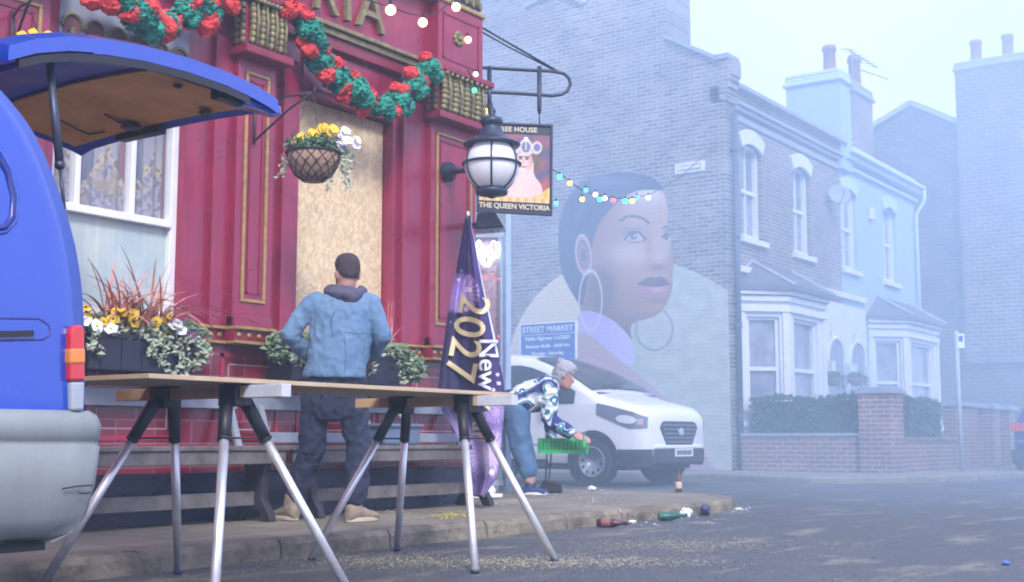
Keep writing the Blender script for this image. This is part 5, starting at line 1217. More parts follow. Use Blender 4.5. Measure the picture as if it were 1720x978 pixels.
for k in range(44):
    u = rnd.uniform(794, 838); z = rnd.uniform(zb_ + .1, zt_ - .35); ico(bm, fp(u, z, -.03), .012, 1)
obj('red_lights', bm, em_r, dec); bm = B(); pts = []
for k in range(90):
    a = k / 90; pts.append(fp(796 + 40 * a + 6 * math.cos(a * 40), zt_ - .20 + .09 * math.sin(a * 40) + .05 * math.sin(a * 9), -.04))
tube(bm, pts, .008, 5); obj('white_scroll_light', bm, em_w, dec)

# ================================================================ PURPLE FEATHER FLAG
FD = 9.75
LE = [(362, 782), (380, 779), (420, 772), (460, 765), (500, 757), (540, 750), (580, 745), (620, 739), (655, 736), (690, 742), (720, 762), (750, 776), (780, 783), (805, 790), (832, 797)]
RE = [(362, 791), (385, 793), (400, 797), (440, 804), (480, 812), (520, 821), (560, 830), (600, 838), (640, 846), (670, 849), (700, 846), (740, 842), (780, 838), (805, 833), (832, 815)]
def fl_depth(u, y):
    w = sstep(360, 560, y)
    return .16 * math.sin(u * 5.6 + .4) * (.35 + .65 * w) + .03 * math.sin(u * 14 + y * .012) * w + .010 * math.sin(u * 27 - y * .02)
def flagp(u, v, off=0):
    y = 362 + 470 * v; x = interp(LE, y) + (interp(RE, y) - interp(LE, y)) * u
    return at(x, y, d=FD + fl_depth(u, y) - off)
def flcol(u, v, p):
    y = 362 + 470 * v; x = interp(LE, y) + (interp(RE, y) - interp(LE, y)) * u
    c = mixc((.055, .030, .15), (.030, .022, .085), sstep(420, 640, y) * (1 if x < 800 else .4))
    def burst(c, cx, cy, r, n, col):
        a = math.atan2(y - cy, x - cx); d = math.hypot(x - cx, y - cy)
        k = abs(math.sin(a * n / 2 + .7 * math.sin(a * 3)))
        if d < r and k > .45 - .3 * (1 - d / r): return mixc(c, col, .8 * (1 - .6 * d / r))
        return c
    if x < 795 and 450 < y < 530: c = mixc(c, (.34, .22, .60), .75 * sstep(530, 515, y) * sstep(455, 475, y))
    c = burst(c, 772, 492, 34, 20, (.62, .45, .85)); 
    if y > 690:
        c = mixc(c, (.42, .30, .62), .65 * sstep(690, 730, y))
    c = burst(c, 820, 762, 40, 26, (.80, .66, .92)); c = burst(c, 815, 715, 20, 18, (.16, .07, .30)); c = burst(c, 812, 800, 22, 18, (.10, .05, .22)); c = burst(c, 832, 690, 22, 18, (.6, .45, .8))
    for cx, cy, r in ((787, 487, 5), (783, 519, 4), (770, 470, 3), (836, 629, 3), (838, 644, 3.5), (829, 655, 3), (768, 580, 1.6), (757, 541, 1.4), (826, 793, 5), (829, 752, 5), (842, 610, 2.5), (775, 455, 1.3), (797, 541, 1.3)):
        if math.hypot(x - cx, y - cy) < r: c = (.78, .70, .88)
    if u > .965 and y < 600: c = (.72, .74, .90)
    return c
ft = flagp(.5, 0); fbp = at(806, 838, z=PZ); flag = thing('feather_flag', 'purple new year flag leaning at the pub corner, gold and white lettering down its folds', 'flag', (fbp.x, fbp.y, PZ))
fm = painted('flag_cloth', flagp, 70, 260, flcol, paintmat('flag_fabric', .75, .1, 60), flag)
bm = B(); tube(bm, [at(812, 835, d=FD + .22), at(806, 650, d=FD + .24), at(795, 450, d=FD + .12), at(786, 355, d=FD + .02)], .012, 8); obj('pole', bm, M('white_pole', (.6, .62, .66), rough=.4), flag, smooth=True)
bm = B(); beam(bm, at(770, 834, z=PZ + .03), at(842, 832, z=PZ + .03), .04, .03); beam(bm, at(812, 826, z=PZ + .02), at(822, 842, z=PZ + .02), .04, .03); obj('cross_base', bm, whitep, flag)
def flag_text(body, p0, rd, size, mat, col_off=.012):
    """p0 start pixel, rd unit reading direction in pixels; letter tops face to the right"""
    up = Vector((-rd.y, rd.x)) * -1
    up = Vector((rd.y, -rd.x))
    def fn(x, y, z):
        q = Vector(p0) + rd * x + up * y; yy = q.y; l, r = interp(LE, yy), interp(RE, yy); u = (q.x - l) / (r - l); return at(q.x, q.y, d=FD + fl_depth(max(0, min(1, u)), yy) - col_off - .018)
    text('flag_lettering', body, size, mat, fn, flag, sub=3, align='LEFT', bold=.6)
goldt = M('gold_print', (.78, .66, .36), rough=.6, var=.1); whitet = M('white_print', (.74, .73, .80), rough=.6, var=.05)
flag_text('2027', (775, 490), Vector((-.19, .972)).normalized(), 74, goldt)
flag_text('New', (806, 568), Vector((-.02, 1)).normalized(), 44, whitet)
flag_text('Year', (796, 664), Vector((-.04, 1)).normalized(), 40, goldt)
q = at(530, 862, z=PZ); t = thing('tool_bag', 'small black bag with white straps on the pavement between the boots of the man', 'bag', q)
bm = B(); ico(bm, q + Vector((0, .04, .06)), .065, 3, (1.1, .8, 1.0), .35, 4); obj('bag', bm, M('black_canvas', (.015, .015, .02), rough=.8), t, smooth=True)
bm = B(); tube(bm, [q + Vector((-.03, -.02, .02)), q + Vector((-.02, -.03, .09)), q + Vector((.01, .02, .14)), q + Vector((.05, -.01, .09)), q + Vector((.05, -.02, .02))], .008, 6); obj('strap', bm, M('white_webbing', (.6, .6, .62), rough=.7), t, smooth=True)
# litter at the flag's foot
q = at(818, 836, z=PZ); t = thing('paper_bag', 'crumpled red and white paper bag at the foot of the purple flag', 'bag', q)
bm = B(); ico(bm, q + Vector((-.02, -.05, .055)), .06, 3, (1, .8, .9), .5, 3); obj('bag', bm, M('white_paper', (.7, .68, .7), rough=.8), t); bm = B(); ico(bm, q + Vector((-.07, -.03, .075)), .045, 3, (.9, .8, 1.2), .5, 8); obj('red_print', bm, M('red_paper', (.6, .03, .08), rough=.8), t)

# ================================================================ WALL LANTERN, FLOODLIGHT
lc = at(826, 277, d=9.75); wallp = at(752, 289, y=YP - .12)
ln = thing('wall_lantern', 'round opal glass wall lantern in a dark blue iron cage on the corner pilaster', 'lantern', (wallp.x, wallp.y, wallp.z))
ironb = M('dark_blue_iron', (.018, .028, .055), rough=.4, var=.3)
bm = B(); lathe(bm, [(.085, 0), (.085, .02), (.05, .05), (.03, .12), (.022, .2)], wallp, (lc - wallp).normalized() * 1.0, 20); w2 = lc + (wallp - lc).normalized() * .22; tube(bm, [wallp, w2 - Vector((0, 0, .02)), w2], .022, 10); obj('wall_arm', bm, ironb, ln, smooth=True)
r = .222
bm = B(); prof = [(.001, -.205)] + [(r * .98 * math.cos(a), r * .98 * math.sin(a)) for a in [R(x) for x in range(-62, 63, 8)]] + [(.001, .205)]; lathe(bm, prof, lc, seg=32)
opal = M('opal_glass_globe', (.68, .69, .74), rough=.18, var=.02, emit=(.8, .85, 1), es=.04, coat=.5); obj('globe', bm, opal, ln, smooth=True)
bm = B()
for k in range(6): a = math.pi / 3 * k + .62; tube(bm, [lc + Vector((math.cos(a) * r * 1.02 * math.cos(R(x)), math.sin(a) * r * 1.02 * math.cos(R(x)), r * 1.02 * math.sin(R(x)))) for x in range(-60, 64, 8)], .008, 6)
tube(bm, [lc + Vector((math.cos(2 * math.pi * k / 32) * r * 1.03, math.sin(2 * math.pi * k / 32) * r * 1.03, .005)) for k in range(33)], .011, 8); obj('cage', bm, ironb, ln, smooth=True)
bm = B(); lathe(bm, [(.10, -.245), (.125, -.24), (.13, -.215), (.12, -.19), (.09, -.19), (.04, -.23)], lc, seg=24); lathe(bm, [(.02, -.27), (.045, -.255), (.10, -.242)], lc, seg=20); obj('lower_collar', bm, ironb, ln, smooth=True)
bm = B(); lathe(bm, [(.225, .155), (.23, .165), (.17, .19), (.13, .215), (.10, .25), (.085, .29), (.07, .32), (.085, .325), (.09, .35), (.085, .375), (.05, .39), (.02, .40), (.035, .43), (.03, .45), (.012, .47), (.001, .52)], lc, seg=28); obj('hood', bm, ironb, ln, smooth=True)
# floodlight
fl = at(822, 372, d=10.15); t = thing('floodlight', 'dark rectangular floodlight on a short arm at the pub corner, below the lantern', 'floodlight', fl)
A_ = RT * .105; bm = B(); tp = [fl + RT * (-.10) + Vector((0, 0, .075)), fl + RT * (.05) + Vector((0, 0, .08)), fl + RT * .12 + Vector((0, 0, -.045)), fl + RT * (-.12) + Vector((0, 0, -.065))]; prism(bm, tp, FW * .16); obj('housing', bm, ironb, t, bevel=.01)
bm = B(); prism(bm, [tp[3] + Vector((0, 0, -.003)) + RT * .01, tp[2] + Vector((0, 0, -.003)) - RT * .01, tp[2] + RT * .012 + Vector((0, 0, -.02)), tp[3] - RT * .006 + Vector((0, 0, -.02))], FW * .15); obj('lens', bm, dark_glass, t)
bm = B(); tube(bm, [fl + RT * (-.10) + Vector((0, 0, -.02)), at(786, 377, d=10.5), at(778, 380, y=YP)], .012, 8); tube(bm, [fl + RT * (-.10) + Vector((0, 0, -.045)), at(786, 382, d=10.5), at(778, 385, y=YP)], .010, 8); obj('arm', bm, ironb, t)

# ================================================================ PUB SIGN ON ITS BRACKET
SD = 10.75
def sp_(u, v, o=0): 
    k = (u - 800) / 128; return at(u, v, d=SD + .14 * k + o)
br = thing('sign_bracket', 'long loop shaped iron bracket sticking out from the pub corner with a stay rod', 'bracket', sp_(790, 135))
bm = B(); tube(bm, [sp_(u, v) for u, v in ((770, 112), (800, 113), (870, 117), (930, 120), (948, 124), (956, 132), (958, 142), (953, 153), (943, 159), (928, 161), (870, 157), (800, 154), (770, 152))], .016, 10); obj('loop', bm, ironb, br, smooth=True)
bm = B(); tube(bm, [sp_(778, 28), sp_(935, 119)], .010, 8); tube(bm, [sp_(788, 42), sp_(860, 82), sp_(935, 120)], .008, 8); obj('stay_rod', bm, ironb, br, smooth=True)
for u in (822, 906): bm = B(); tube(bm, [sp_(u, 112), sp_(u, 185), sp_(u, 192)], [.022, .020, .008], 8); tube(bm, [sp_(u, 190), sp_(u, 208)], .007, 6); obj('hanger', bm, ironb, br, smooth=True)
s00, s10, s01, s11 = sp_(800, 355), sp_(927, 362), sp_(800, 205), sp_(928, 210)
def sgp(u, v, o=0):
    a = s00.lerp(s10, u); b = s01.lerp(s11, u); q = a.lerp(b, v); n_ = (s10 - s00).cross(s01 - s00).normalized()
    if n_.dot(FW) > 0: n_ = -n_
    return q + n_ * o
psn = thing('pub_sign', 'hanging pub sign painted with a crowned queen in a gold dress', 'sign', sgp(.5, 1))
bm = B(); prism(bm, [sgp(0, 0), sgp(1, 0), sgp(1, 1), sgp(0, 1)], FW * .05); obj('board', bm, M('sign_navy_black', (.025, .03, .05), rough=.5), psn)
def queen(u, v, p):
    # u,v 0..1 across and up the picture
    x = (u - .66) / 1.32 + .60; y = (v - .60) / 1.25 + .625
    c = mixc((.10, .09, .16), (.42, .10, .09), .5 + .5 * math.sin(7 * x + 5 * noise.noise(Vector((x * 3, y * 3, 0)))) * (1 if x > .5 else .4))
    c = mixc(c, (.07, .09, .16), sstep(.5, 0, abs(x - .93) * 3) * .5)
    # hair
    if ((x - .62) / .13) ** 2 + ((y - .62) / .17) ** 2 < 1: c = (.16, .10, .08)
    # neck, shoulders
    sh = .30 + .10 * math.cos((x - .55) * 4)
    if abs(x - .60) < .085 + .09 * sstep(.50, .32, y) and .25 < y < .62: c = (.72, .52, .46)
    if y < .34 - 1.3 * max(0, abs(x - .56) - .10) ** 1.5 and abs(x - .56) < .36 and y > .12: c = mixc((.74, .54, .48), (.62, .42, .38), abs(x - .5) * 2)
    if ((x - .585) / .088) ** 2 + ((y - .63) / .125) ** 2 < 1:
        c = mixc((.76, .56, .48), (.50, .32, .28), sstep(.56, .67, x))
        if abs(y - .66) < .012 and (abs(x - .545) < .02 or abs(x - .61) < .02): c = (.12, .08, .08)
        if abs(y - .685) < .008 and (abs(x - .545) < .03 or abs(x - .61) < .03): c = (.25, .15, .12)
        if abs(x - .572) < .012 and .60 < y < .66: c = (.58, .38, .33)
        if abs(y - .565) < .011 and abs(x - .575) < .028: c = (.55, .16, .16)
    # crown
    if .72 < y < .76 and abs(x - .60) < .14: c = (.62, .58, .48) if math.sin(x * 90) > -.3 else (.35, .30, .45)
    for cx, r_ in ((.48, .045), (.60, .06), (.72, .045)):
        d = abs(math.hypot((x - cx) / r_, (y - .80) / (r_ * 1.35)) - 1)
        if d < .20: c = (.56, .52, .46)
        elif math.hypot((x - cx) / r_, (y - .80) / (r_ * 1.35)) < .8: c = (.16, .16, .30)
    if (x - .60) ** 2 + (y - .895) ** 2 < .0006: c = (.85, .85, .82)
    if abs(x - .60) < .006 and .76 < y < .89: c = (.6, .55, .5)
    # dress
    if y < .25 + .05 * math.sin(x * 11) and y < .30 - .5 * max(0, .3 - abs(x - .56)) : c = mixc((.62, .34, .07), (.75, .52, .18), .5 + .5 * math.sin(x * 50 + y * 40))
    if ((x - .90) / .14) ** 2 + ((y - .17) / .17) ** 2 < 1: c = mixc((.70, .38, .06), (.80, .58, .2), .5 + .5 * math.sin(x * 60))
    if ((x - .20) / .16) ** 2 + ((y - .13) / .14) ** 2 < 1: c = mixc((.70, .38, .10), (.8, .58, .3), .5 + .5 * math.sin(x * 50))
    if v < .07: c = mixc((.60, .38, .12), (.72, .55, .30), .5 + .5 * math.sin(x * 70))
    return c
painted('portrait_picture', lambda u, v: sgp(.035 + .93 * u, .125 + .75 * v, .006), 110, 120, queen, paintmat('sign_picture_paint', .55, .05), psn)
cream = M('cream_sign_lettering', (.66, .60, .42), rough=.5, var=.05)
sw = (s10 - s00).length; shh = (s01 - s00).length
text('sign_lettering', 'THE QUEEN VICTORIA', .062, cream, lambda x, y, z: sgp(.5 + x / sw, .048 + y / shh, .008 + z), psn, extrude=.002, spacing=1.0, bold=.0015)
text('sign_lettering', 'FREE HOUSE', .062, cream, lambda x, y, z: sgp(.53 + x / sw, .905 + y / shh, .008 + z), psn, extrude=.002, spacing=1.05, bold=.0012)
bm = B(); 
for (a, b, c, d) in ((0, 1, 0, .02), (0, 1, .98, 1), (0, .025, .02, .98), (.975, 1, .02, .98)): prism(bm, [sgp(a, c, .004), sgp(b, c, .004), sgp(b, d, .004), sgp(a, d, .004)], sgp(0, 0, .018) - sgp(0, 0, .004))
obj('border', bm, ironb, psn)

# ================================================================ STRING LIGHTS
def strlights(label, pts, bulbs, group=None):
    t = thing('string_lights', label, 'string lights', pts[0]); bm = B(); tube(bm, pts, .006, 5); obj('cable', bm, blackp, t)
    for q, r, m in bulbs:
        bm = B(); ico(bm, q, r, 3); b_ = obj('bulb', bm, m, t, smooth=True)
        bm = B(); tube(bm, [q + Vector((0, 0, r * .7)), q + Vector((0, 0, r * 1.9))], r * .42, 8); obj('bulb_holder', bm, blackp, b_)
warm = M('warm_bulb', (1, .8, .5), emit=(1, .55, .20), es=2.6)
yb = YP - .42; P_ = [at(u, v, y=yb) for u, v in ((480, -60), (560, -20), (610, -2), (656, 12), (683, 22), (710, 28), (735, 22), (766, -4))]
strlights('warm white festoon bulbs strung along the pub fascia', P_, [(at(656, 17, y=yb), .040, warm), (at(710, 38, y=yb), .036, warm), (at(766, 12, y=YP - .36), .036, warm), (at(786, 67, y=YP - .16), .030, warm), (at(600, -14, y=yb), .036, warm)])
def cl(name, c, es=3): return M(name, c, emit=c, es=es)
g_, y_, b_l, w_l, r_l = cl('green_bulb', (.05, .9, .35), 1.4), cl('yellow_bulb', (1, .80, .08), 1.5), cl('blue_bulb', (.08, .30, 1), 1.3), cl('pearl_bulb', (1, .95, .85), 1.4), cl('red_bulb', (1, .12, .12), 1.1)
CL = [(797, 152, 10.3, g_), (799, 125, 10.4, w_l), (818, 186, 10.9, y_), (940, 297, 13.2, g_), (957, 308, 13.5, y_), (984, 320, 14.0, b_l), (978, 335, 14.0, y_), (1000, 327, 14.3, w_l), (1008, 335, 14.5, g_), (1016, 333, 14.7, w_l), (1030, 337, 15, r_l), (1050, 338, 15.4, g_), (1062, 338, 15.7, y_), (1070, 332, 15.9, b_l), (1089, 332, 16.3, w_l), (934, 342, 13.0, b_l)]
P_ = [at(u, v, d=d) for u, v, d in ((786, 118, 10.2), (800, 145, 10.4), (818, 178, 10.9), (850, 220, 11.5), (900, 268, 12.4), (940, 292, 13.2), (978, 320, 14.0), (1010, 330, 14.5), (1050, 334, 15.4), (1089, 328, 16.3), (1140, 300, 17.6), (1205, 240, 19.6))]
strlights('coloured bulbs on a cable from the pub corner across in front of the mural', P_, [(at(u, v, d=d), .021 + .0018 * (d - 10), m) for u, v, d, m in CL])

# ================================================================ FAR GARDENS, POST, CAR
gb = brick('garden_wall_brick', 'xy', (.30, .14, .10), (.17, .09, .08), (.36, .33, .31), big=.3)
gwy = at(1452, 700, x=XG).y
side = thing('side_garden_wall', 'low red brick garden wall running from the mural gable to the corner pillar', 'wall', (XG, 8.3, PZ))
zc_ = at(1340, 733, x=XG).z
bm = B(); box(bm, XG - .0, XG + .22, gwy, YH - .18, PZ - .04, zc_); obj('brickwork', bm, gb, side); bm = B(); box(bm, XG - .03, XG + .25, gwy, YH - .18, zc_, zc_ + .05); obj('coping', bm, leadm, side, bevel=.01)
def pillar(x, y, z, label, w=.42):
    t = thing('brick_pillar', label, 'pillar', (x, y, PZ), 'brick gate pillars'); bm = B(); box(bm, x - w / 2, x + w / 2, y - w / 2, y + w / 2, PZ - .04, z); obj('shaft', bm, gb, t)
    bm = B(); box(bm, x - w / 2 - .05, x + w / 2 + .05, y - w / 2 - .05, y + w / 2 + .05, z, z + .07); box(bm, x - w / 2 - .01, x + w / 2 + .01, y - w / 2 - .01, y + w / 2 + .01, z + .07, z + .11); obj('cap_stone', bm, leadm, t, bevel=.012); return t
py = gwy - .22; pz = at(1480, 662, x=XG + .1, ).z
pillar(XG + .17, py, pz, 'wide brick corner pillar between the two clipped hedges', .56)
fw_ = thing('front_garden_wall', 'low brick garden wall with panels to the right of the corner pillar', 'wall', (22, py, PZ))
xg1 = at(1597, 740, y=py).x; bm = B(); box(bm, XG + .46, xg1, py - .11, py + .11, PZ - .04, .62); box(bm, XG + .46, xg1, py - .14, py + .14, .62, .67); obj('brickwork', bm, gb, fw_)
tall = thing('tall_garden_wall', 'taller reddish garden wall behind the grey sign post', 'wall', (25, py, PZ))
zt2 = at(1630, 676, y=py).z; xa_, xb_ = xg1 + .02, at(1692, 740, y=py).x; bm = B(); box(bm, xa_, xa_ + 1.6, py - .1, py + .12, PZ - .04, zt2 - .1); obj('brickwork', bm, gb, tall); bm = B(); box(bm, xa_ - .04, xb_ + .5, py - .16, py + .18, zt2 - .1, zt2 - .02); obj('coping', bm, leadm, tall)
for u, l_ in ((1652, 'pale brick pier of the far gateway, left of the pair'), (1679, 'pale brick pier of the far gateway, right of the pair')): xx = at(u, 740, y=py).x; pillar(xx, py - .03, zt2 - .13, l_, .5)
bm = B(); box(bm, at(1655, 740, y=py).x + .3, xb_ + .3, py + .2, py + .25, PZ, zt2 - .2); gd = obj('garden_gate', bm, M('dark_gate_paint', (.10, .08, .09), rough=.6)); tag(gd, 'dark narrow gate between the two far brick piers', 'gate')
hedgem = M('hedge_leaf', (.018, .055, .028), rough=.7, col2=(.07, .12, .06), vs=5)
def hedge(x0, x1, y0, y1, z0, z1, label, seed):
    rnd = random.Random(seed); bm = B(); box(bm, x0 + .06, x1 - .06, y0 + .06, y1 - .06, z0, z1 - .06)
    n = int((x1 - x0 + y1 - y0) * 1500)
    for _ in range(n):
        f = rnd.random(); 
        if f < .42: p = Vector((x0 + rnd.gauss(0, .02), rnd.uniform(y0, y1), rnd.uniform(z0, z1)))
        elif f < .84: p = Vector((rnd.uniform(x0, x1), y0 + rnd.gauss(0, .02), rnd.uniform(z0, z1)))
        else: p = Vector((rnd.uniform(x0, x1), rnd.uniform(y0, y1), z1 + rnd.gauss(0, .02)))
        p += Vector((noise.noise(p * 1.7), noise.noise(p * 1.7 + Vector((5, 0, 0))), noise.noise(p * 1.3 + Vector((0, 8, 0))))) * .10
        s = rnd.uniform(.025, .06); a = Vector((rnd.gauss(0, 1), rnd.gauss(0, 1), rnd.gauss(0, 1))).normalized(); b = a.orthogonal().normalized()
        bm.faces.new([bm.verts.new(p + q) for q in (-a * s, b * s * .6, a * s, -b * s * .6)])
    h = obj('clipped_hedge', bm, hedgem); tag(h, label, 'hedge'); return h
zh_ = at(1340, 668, x=XG + .3).z
hedge(XG + .26, XG + .85, gwy + .1, YH - .22, PZ, zh_, 'clipped green hedge behind the low wall, left of the corner pillar', 3)
hedge(XG + .5, xg1 + .1, py + .16, py + .6, PZ, at(1550, 672, y=py + .16).z, 'clipped green hedge right of the corner pillar', 4)
# baskets at the porches
for u, sd_, l_ in ((1398, 1, 'hanging basket of greenery before the left arch of the white porch'), (1437, 2, 'hanging basket of greenery before the right arch of the white porch')):
    c = at(u, 634, y=YH - .35); basket(c, .17, c + Vector((0, 0, .95)), l_, sd_, 'porch hanging baskets', False)
# post with a small sign
pb = at(1612, 700, y=6.15); pb.z = PZ; sp0 = thing('sign_post', 'grey metal post with a small white parking plate on the far pavement', 'sign post', pb)
zt3 = at(1607, 556, d=(pb.x * FW.x + pb.y * FW.y)).z; bm = B(); tube(bm, [(pb.x, pb.y, PZ), (pb.x, pb.y, zt3)], .038, 10); obj('pole', bm, M('galvanised_post', (.42, .48, .52), rough=.5), sp0, smooth=True)
bm = B(); c = Vector((pb.x, pb.y, zt3 - .17)) - FW * .05 ; prism(bm, [c + RT * (-.01) + Vector((0, 0, -.13)), c + RT * .12 + Vector((0, 0, -.13)), c + RT * .12 + Vector((0, 0, .12)), c + RT * (-.01) + Vector((0, 0, .12))], FW * .01); pp = obj('plate', bm, M('white_enamel'), sp0)
bm = B(); c2 = c - FW * .004; prism(bm, [c2 + RT * .02 + Vector((0, 0, -.02)), c2 + RT * .09 + Vector((0, 0, -.02)), c2 + RT * .09 + Vector((0, 0, .08)), c2 + RT * .02 + Vector((0, 0, .08))], FW * .003); obj('plate_symbol', bm, M('sign_blue'), pp)
# dark blue car at the right edge, seen from behind
cx_, cy_ = 23.6, 3.15
car = thing('parked_car', 'dark blue hatchback seen from behind at the right edge of the street', 'car', (cx_, cy_, 0)); carp = M('dark_blue_car_paint', (.02, .07, .28), rough=.25, coat=.8)
cb0 = at(1696, 800, z=0); k0 = cb0.x; yl_ = cb0.y
HWc = [(.18, .80), (.30, .87), (.55, .90), (.80, .90), (.95, .86), (1.15, .78), (1.38, .66), (1.46, .50), (1.48, 0)]
RX = [(.18, .12), (.30, .04), (.55, 0), (.80, .02), (.95, .06), (1.15, .22), (1.38, .45), (1.46, .60), (1.48, .75)]
yc_ = yl_ - .9
bm = B(); rows = []
for s in range(24):
    f = s / 23; row = []
    for z, w in HWc:
        zz = z; ww = w
        L_ = 4.1; x = interp(RX, z) + f * (L_ - interp(RX, z) - (max(0, z - .75) * (2.0 if z < 1.0 else 2.1))); row.append((k0 + x, w * (1 - .12 * abs(2 * f - 1) ** 4), z))
    rows.append([bm.verts.new((a, yc_ + b, c)) for a, b, c in row] + [bm.verts.new((a, yc_ - b, c)) for a, b, c in row[::-1][1:]])
for a, b in zip(rows, rows[1:]):
    for j in range(len(a) - 1): bm.faces.new((a[j], a[j + 1], b[j + 1], b[j]))
bm.faces.new(rows[0]); bm.faces.new(rows[-1][::-1]); obj('body', bm, carp, car, smooth=True)
def rear(name, y0, y1, z0, z1, mat, o=.012, par=car):
    bm = B(); grid(bm, lambda u, v: Vector((k0 + interp(RX, z0 + (z1 - z0) * v) - o, y0 + (y1 - y0) * u, z0 + (z1 - z0) * v)), 6, 8); return obj(name, bm, mat, par, smooth=True)
for s in (-1, 1): rear('tail_light', yc_ + s * .58, yc_ + s * .86, .78, .93, lampred)
rear('rear_window', yc_ - .60, yc_ + .60, 1.0, 1.34, vgl); rear('bumper', yc_ - .86, yc_ + .86, .20, .46, dgrey, .03); rear('number_plate', yc_ - .26, yc_ + .26, .56, .67, M('yellow_number_plate', (.65, .55, .12), rough=.5), .02); rear('bright_trim', yc_ - .80, yc_ + .80, .60, .615, M('chrome', (.7, .7, .75), rough=.15, metal=1), .016)
for x in (.75, 3.3):
    for s in (-1, 1): wheel(car, (k0 + x, yc_ + s * .80, .32), .32, .2, (0, -s, 0))

# ================================================================ PEOPLE
def remesh(bm, name, mat, voxel, parent=None, smooth_it=6, fold=0, fs=14, seed=0, strx=1, label=None):
    bmesh.ops.recalc_face_normals(bm, faces=bm.faces[:])
    me = bpy.data.meshes.new('tmp'); bm.to_mesh(me); bm.free(); o = bpy.data.objects.new('tmp', me); COL.objects.link(o)
    m1 = o.modifiers.new('r', 'REMESH'); m1.mode = 'VOXEL'; m1.voxel_size = voxel
    m2 = o.modifiers.new('s', 'SMOOTH'); m2.iterations = smooth_it; m2.factor = .5
    bpy.context.view_layer.update(); me2 = bpy.data.meshes.new_from_object(o.evaluated_get(bpy.context.evaluated_depsgraph_get()))
    bpy.data.objects.remove(o)
    if fold:
        ns = [v.normal.copy() for v in me2.vertices]
        for v, n_ in zip(me2.vertices, ns):
            q = v.co * fs + Vector((seed, 0, 0)); q.z *= strx
            k = noise.noise(q) ; k = (1 - abs(k) * 2.4) * .6 + .4 * noise.noise(v.co * fs * 2.2)
            v.co += n_ * fold * k
    for p in me2.polygons: p.use_smooth = True
    me2.name = name; me2.materials.clear(); me2.materials.append(mat)
    o = bpy.data.objects.new(name, me2); COL.objects.link(o)
    if parent is not None: setpar(o, parent)
    if label: o['label'] = label
    return o
def limb(bm, pts, rs, seg=18):
    # densify with smooth interpolation then tube, spheres at the ends
    pts = [Vector(p) for p in pts]; tube(bm, pts, rs, seg)
    for p, r in ((pts[0], rs[0]), (pts[-1], rs[-1])): ico(bm, p, r, 2)
    for p, r in list(zip(pts, rs))[1:-1]: ico(bm, p, r * .99, 2)
skin = M('light_skin', (.42, .23, .17), rough=.55, var=.08, vs=20)
def hand(bm, w, d, s, palm_n, length=.17, curl=.6, side=1):
    """w wrist point, d direction of the hand, s across the palm; five separate fingers"""
    d = d.normalized(); s = s.normalized(); n_ = palm_n.normalized()
    obox(bm, w + d * .045, d * .048, s * .038, n_ * .013); limb(bm, [w - d * .02, w + d * .03], [.025, .026], 10)
    for k, (o, L) in enumerate(((-.031, .062), (-.0105, .075), (.0105, .080), (.031, .070))):
        b0 = w + d * .088 + s * o; c = curl; p1 = b0 + (d * math.cos(c * .5) + n_ * math.sin(c * .5)) * L * .45; p2 = p1 + (d * math.cos(c * 1.1) + n_ * math.sin(c * 1.1)) * L * .32; p3 = p2 + (d * math.cos(c * 1.6) + n_ * math.sin(c * 1.6)) * L * .25
        limb(bm, [b0 - d * .02, b0, p1, p2, p3], [.009, .0095, .0085, .0078, .0065], 8)
    b0 = w + d * .03 + s * .036 * side; t1 = b0 + (d * .6 + s * side * .75 + n_ * .2).normalized() * .038; t2 = t1 + (d * .85 + s * side * .3 + n_ * .45).normalized() * .03
    limb(bm, [b0 - d * .01 - s * .012 * side, b0, t1, t2], [.013, .012, .0105, .008], 8)
# ---- the man, seen from behind
MD = 8.22
def mp(u, v, o=0): return at(u, v, d=MD + o)
foot = at(545, 866, z=PZ); man = thing('person', 'man seen from behind in a denim jacket, grey hood and dusty dark work trousers', 'person', (foot.x, foot.y, PZ))
R1 = RT; F1 = FW; U1 = Vector((0, 0, 1))
hc = mp(583, 460, .02)
bm = B()
# skull and jaw, turned slightly to the left
hf = (F1 * .86 - R1 * .5).normalized(); hs = hf.cross(U1).normalized()
loft(bm, [(hc + U1 * z + hf * o, hs * a, hf * b) for z, a, b, o in ((-.125, .035, .035, .06), (-.11, .052, .060, .045), (-.08, .062, .078, .025), (-.04, .070, .088, .01), (0, .075, .095, 0), (.04, .076, .097, -.004), (.08, .068, .088, -.006), (.108, .045, .06, -.006), (.12, .015, .02, -.006))], 20)
ico(bm, hc + hf * .10 + U1 * -.025, .016, 2, (1, 1, 1.5)); ico(bm, hc + hf * .085 - U1 * .066, .018, 2, (1.3, 1, .6))
for s in (-1, 1): ico(bm, hc + hs * s * .077 - U1 * .012 - hf * .005, .022, 2, (.5, 1, 1.4)); 
limb(bm, [hc - U1 * .06 - hf * .02, mp(576, 500, .02), mp(573, 520, .02)], [.055, .060, .075])
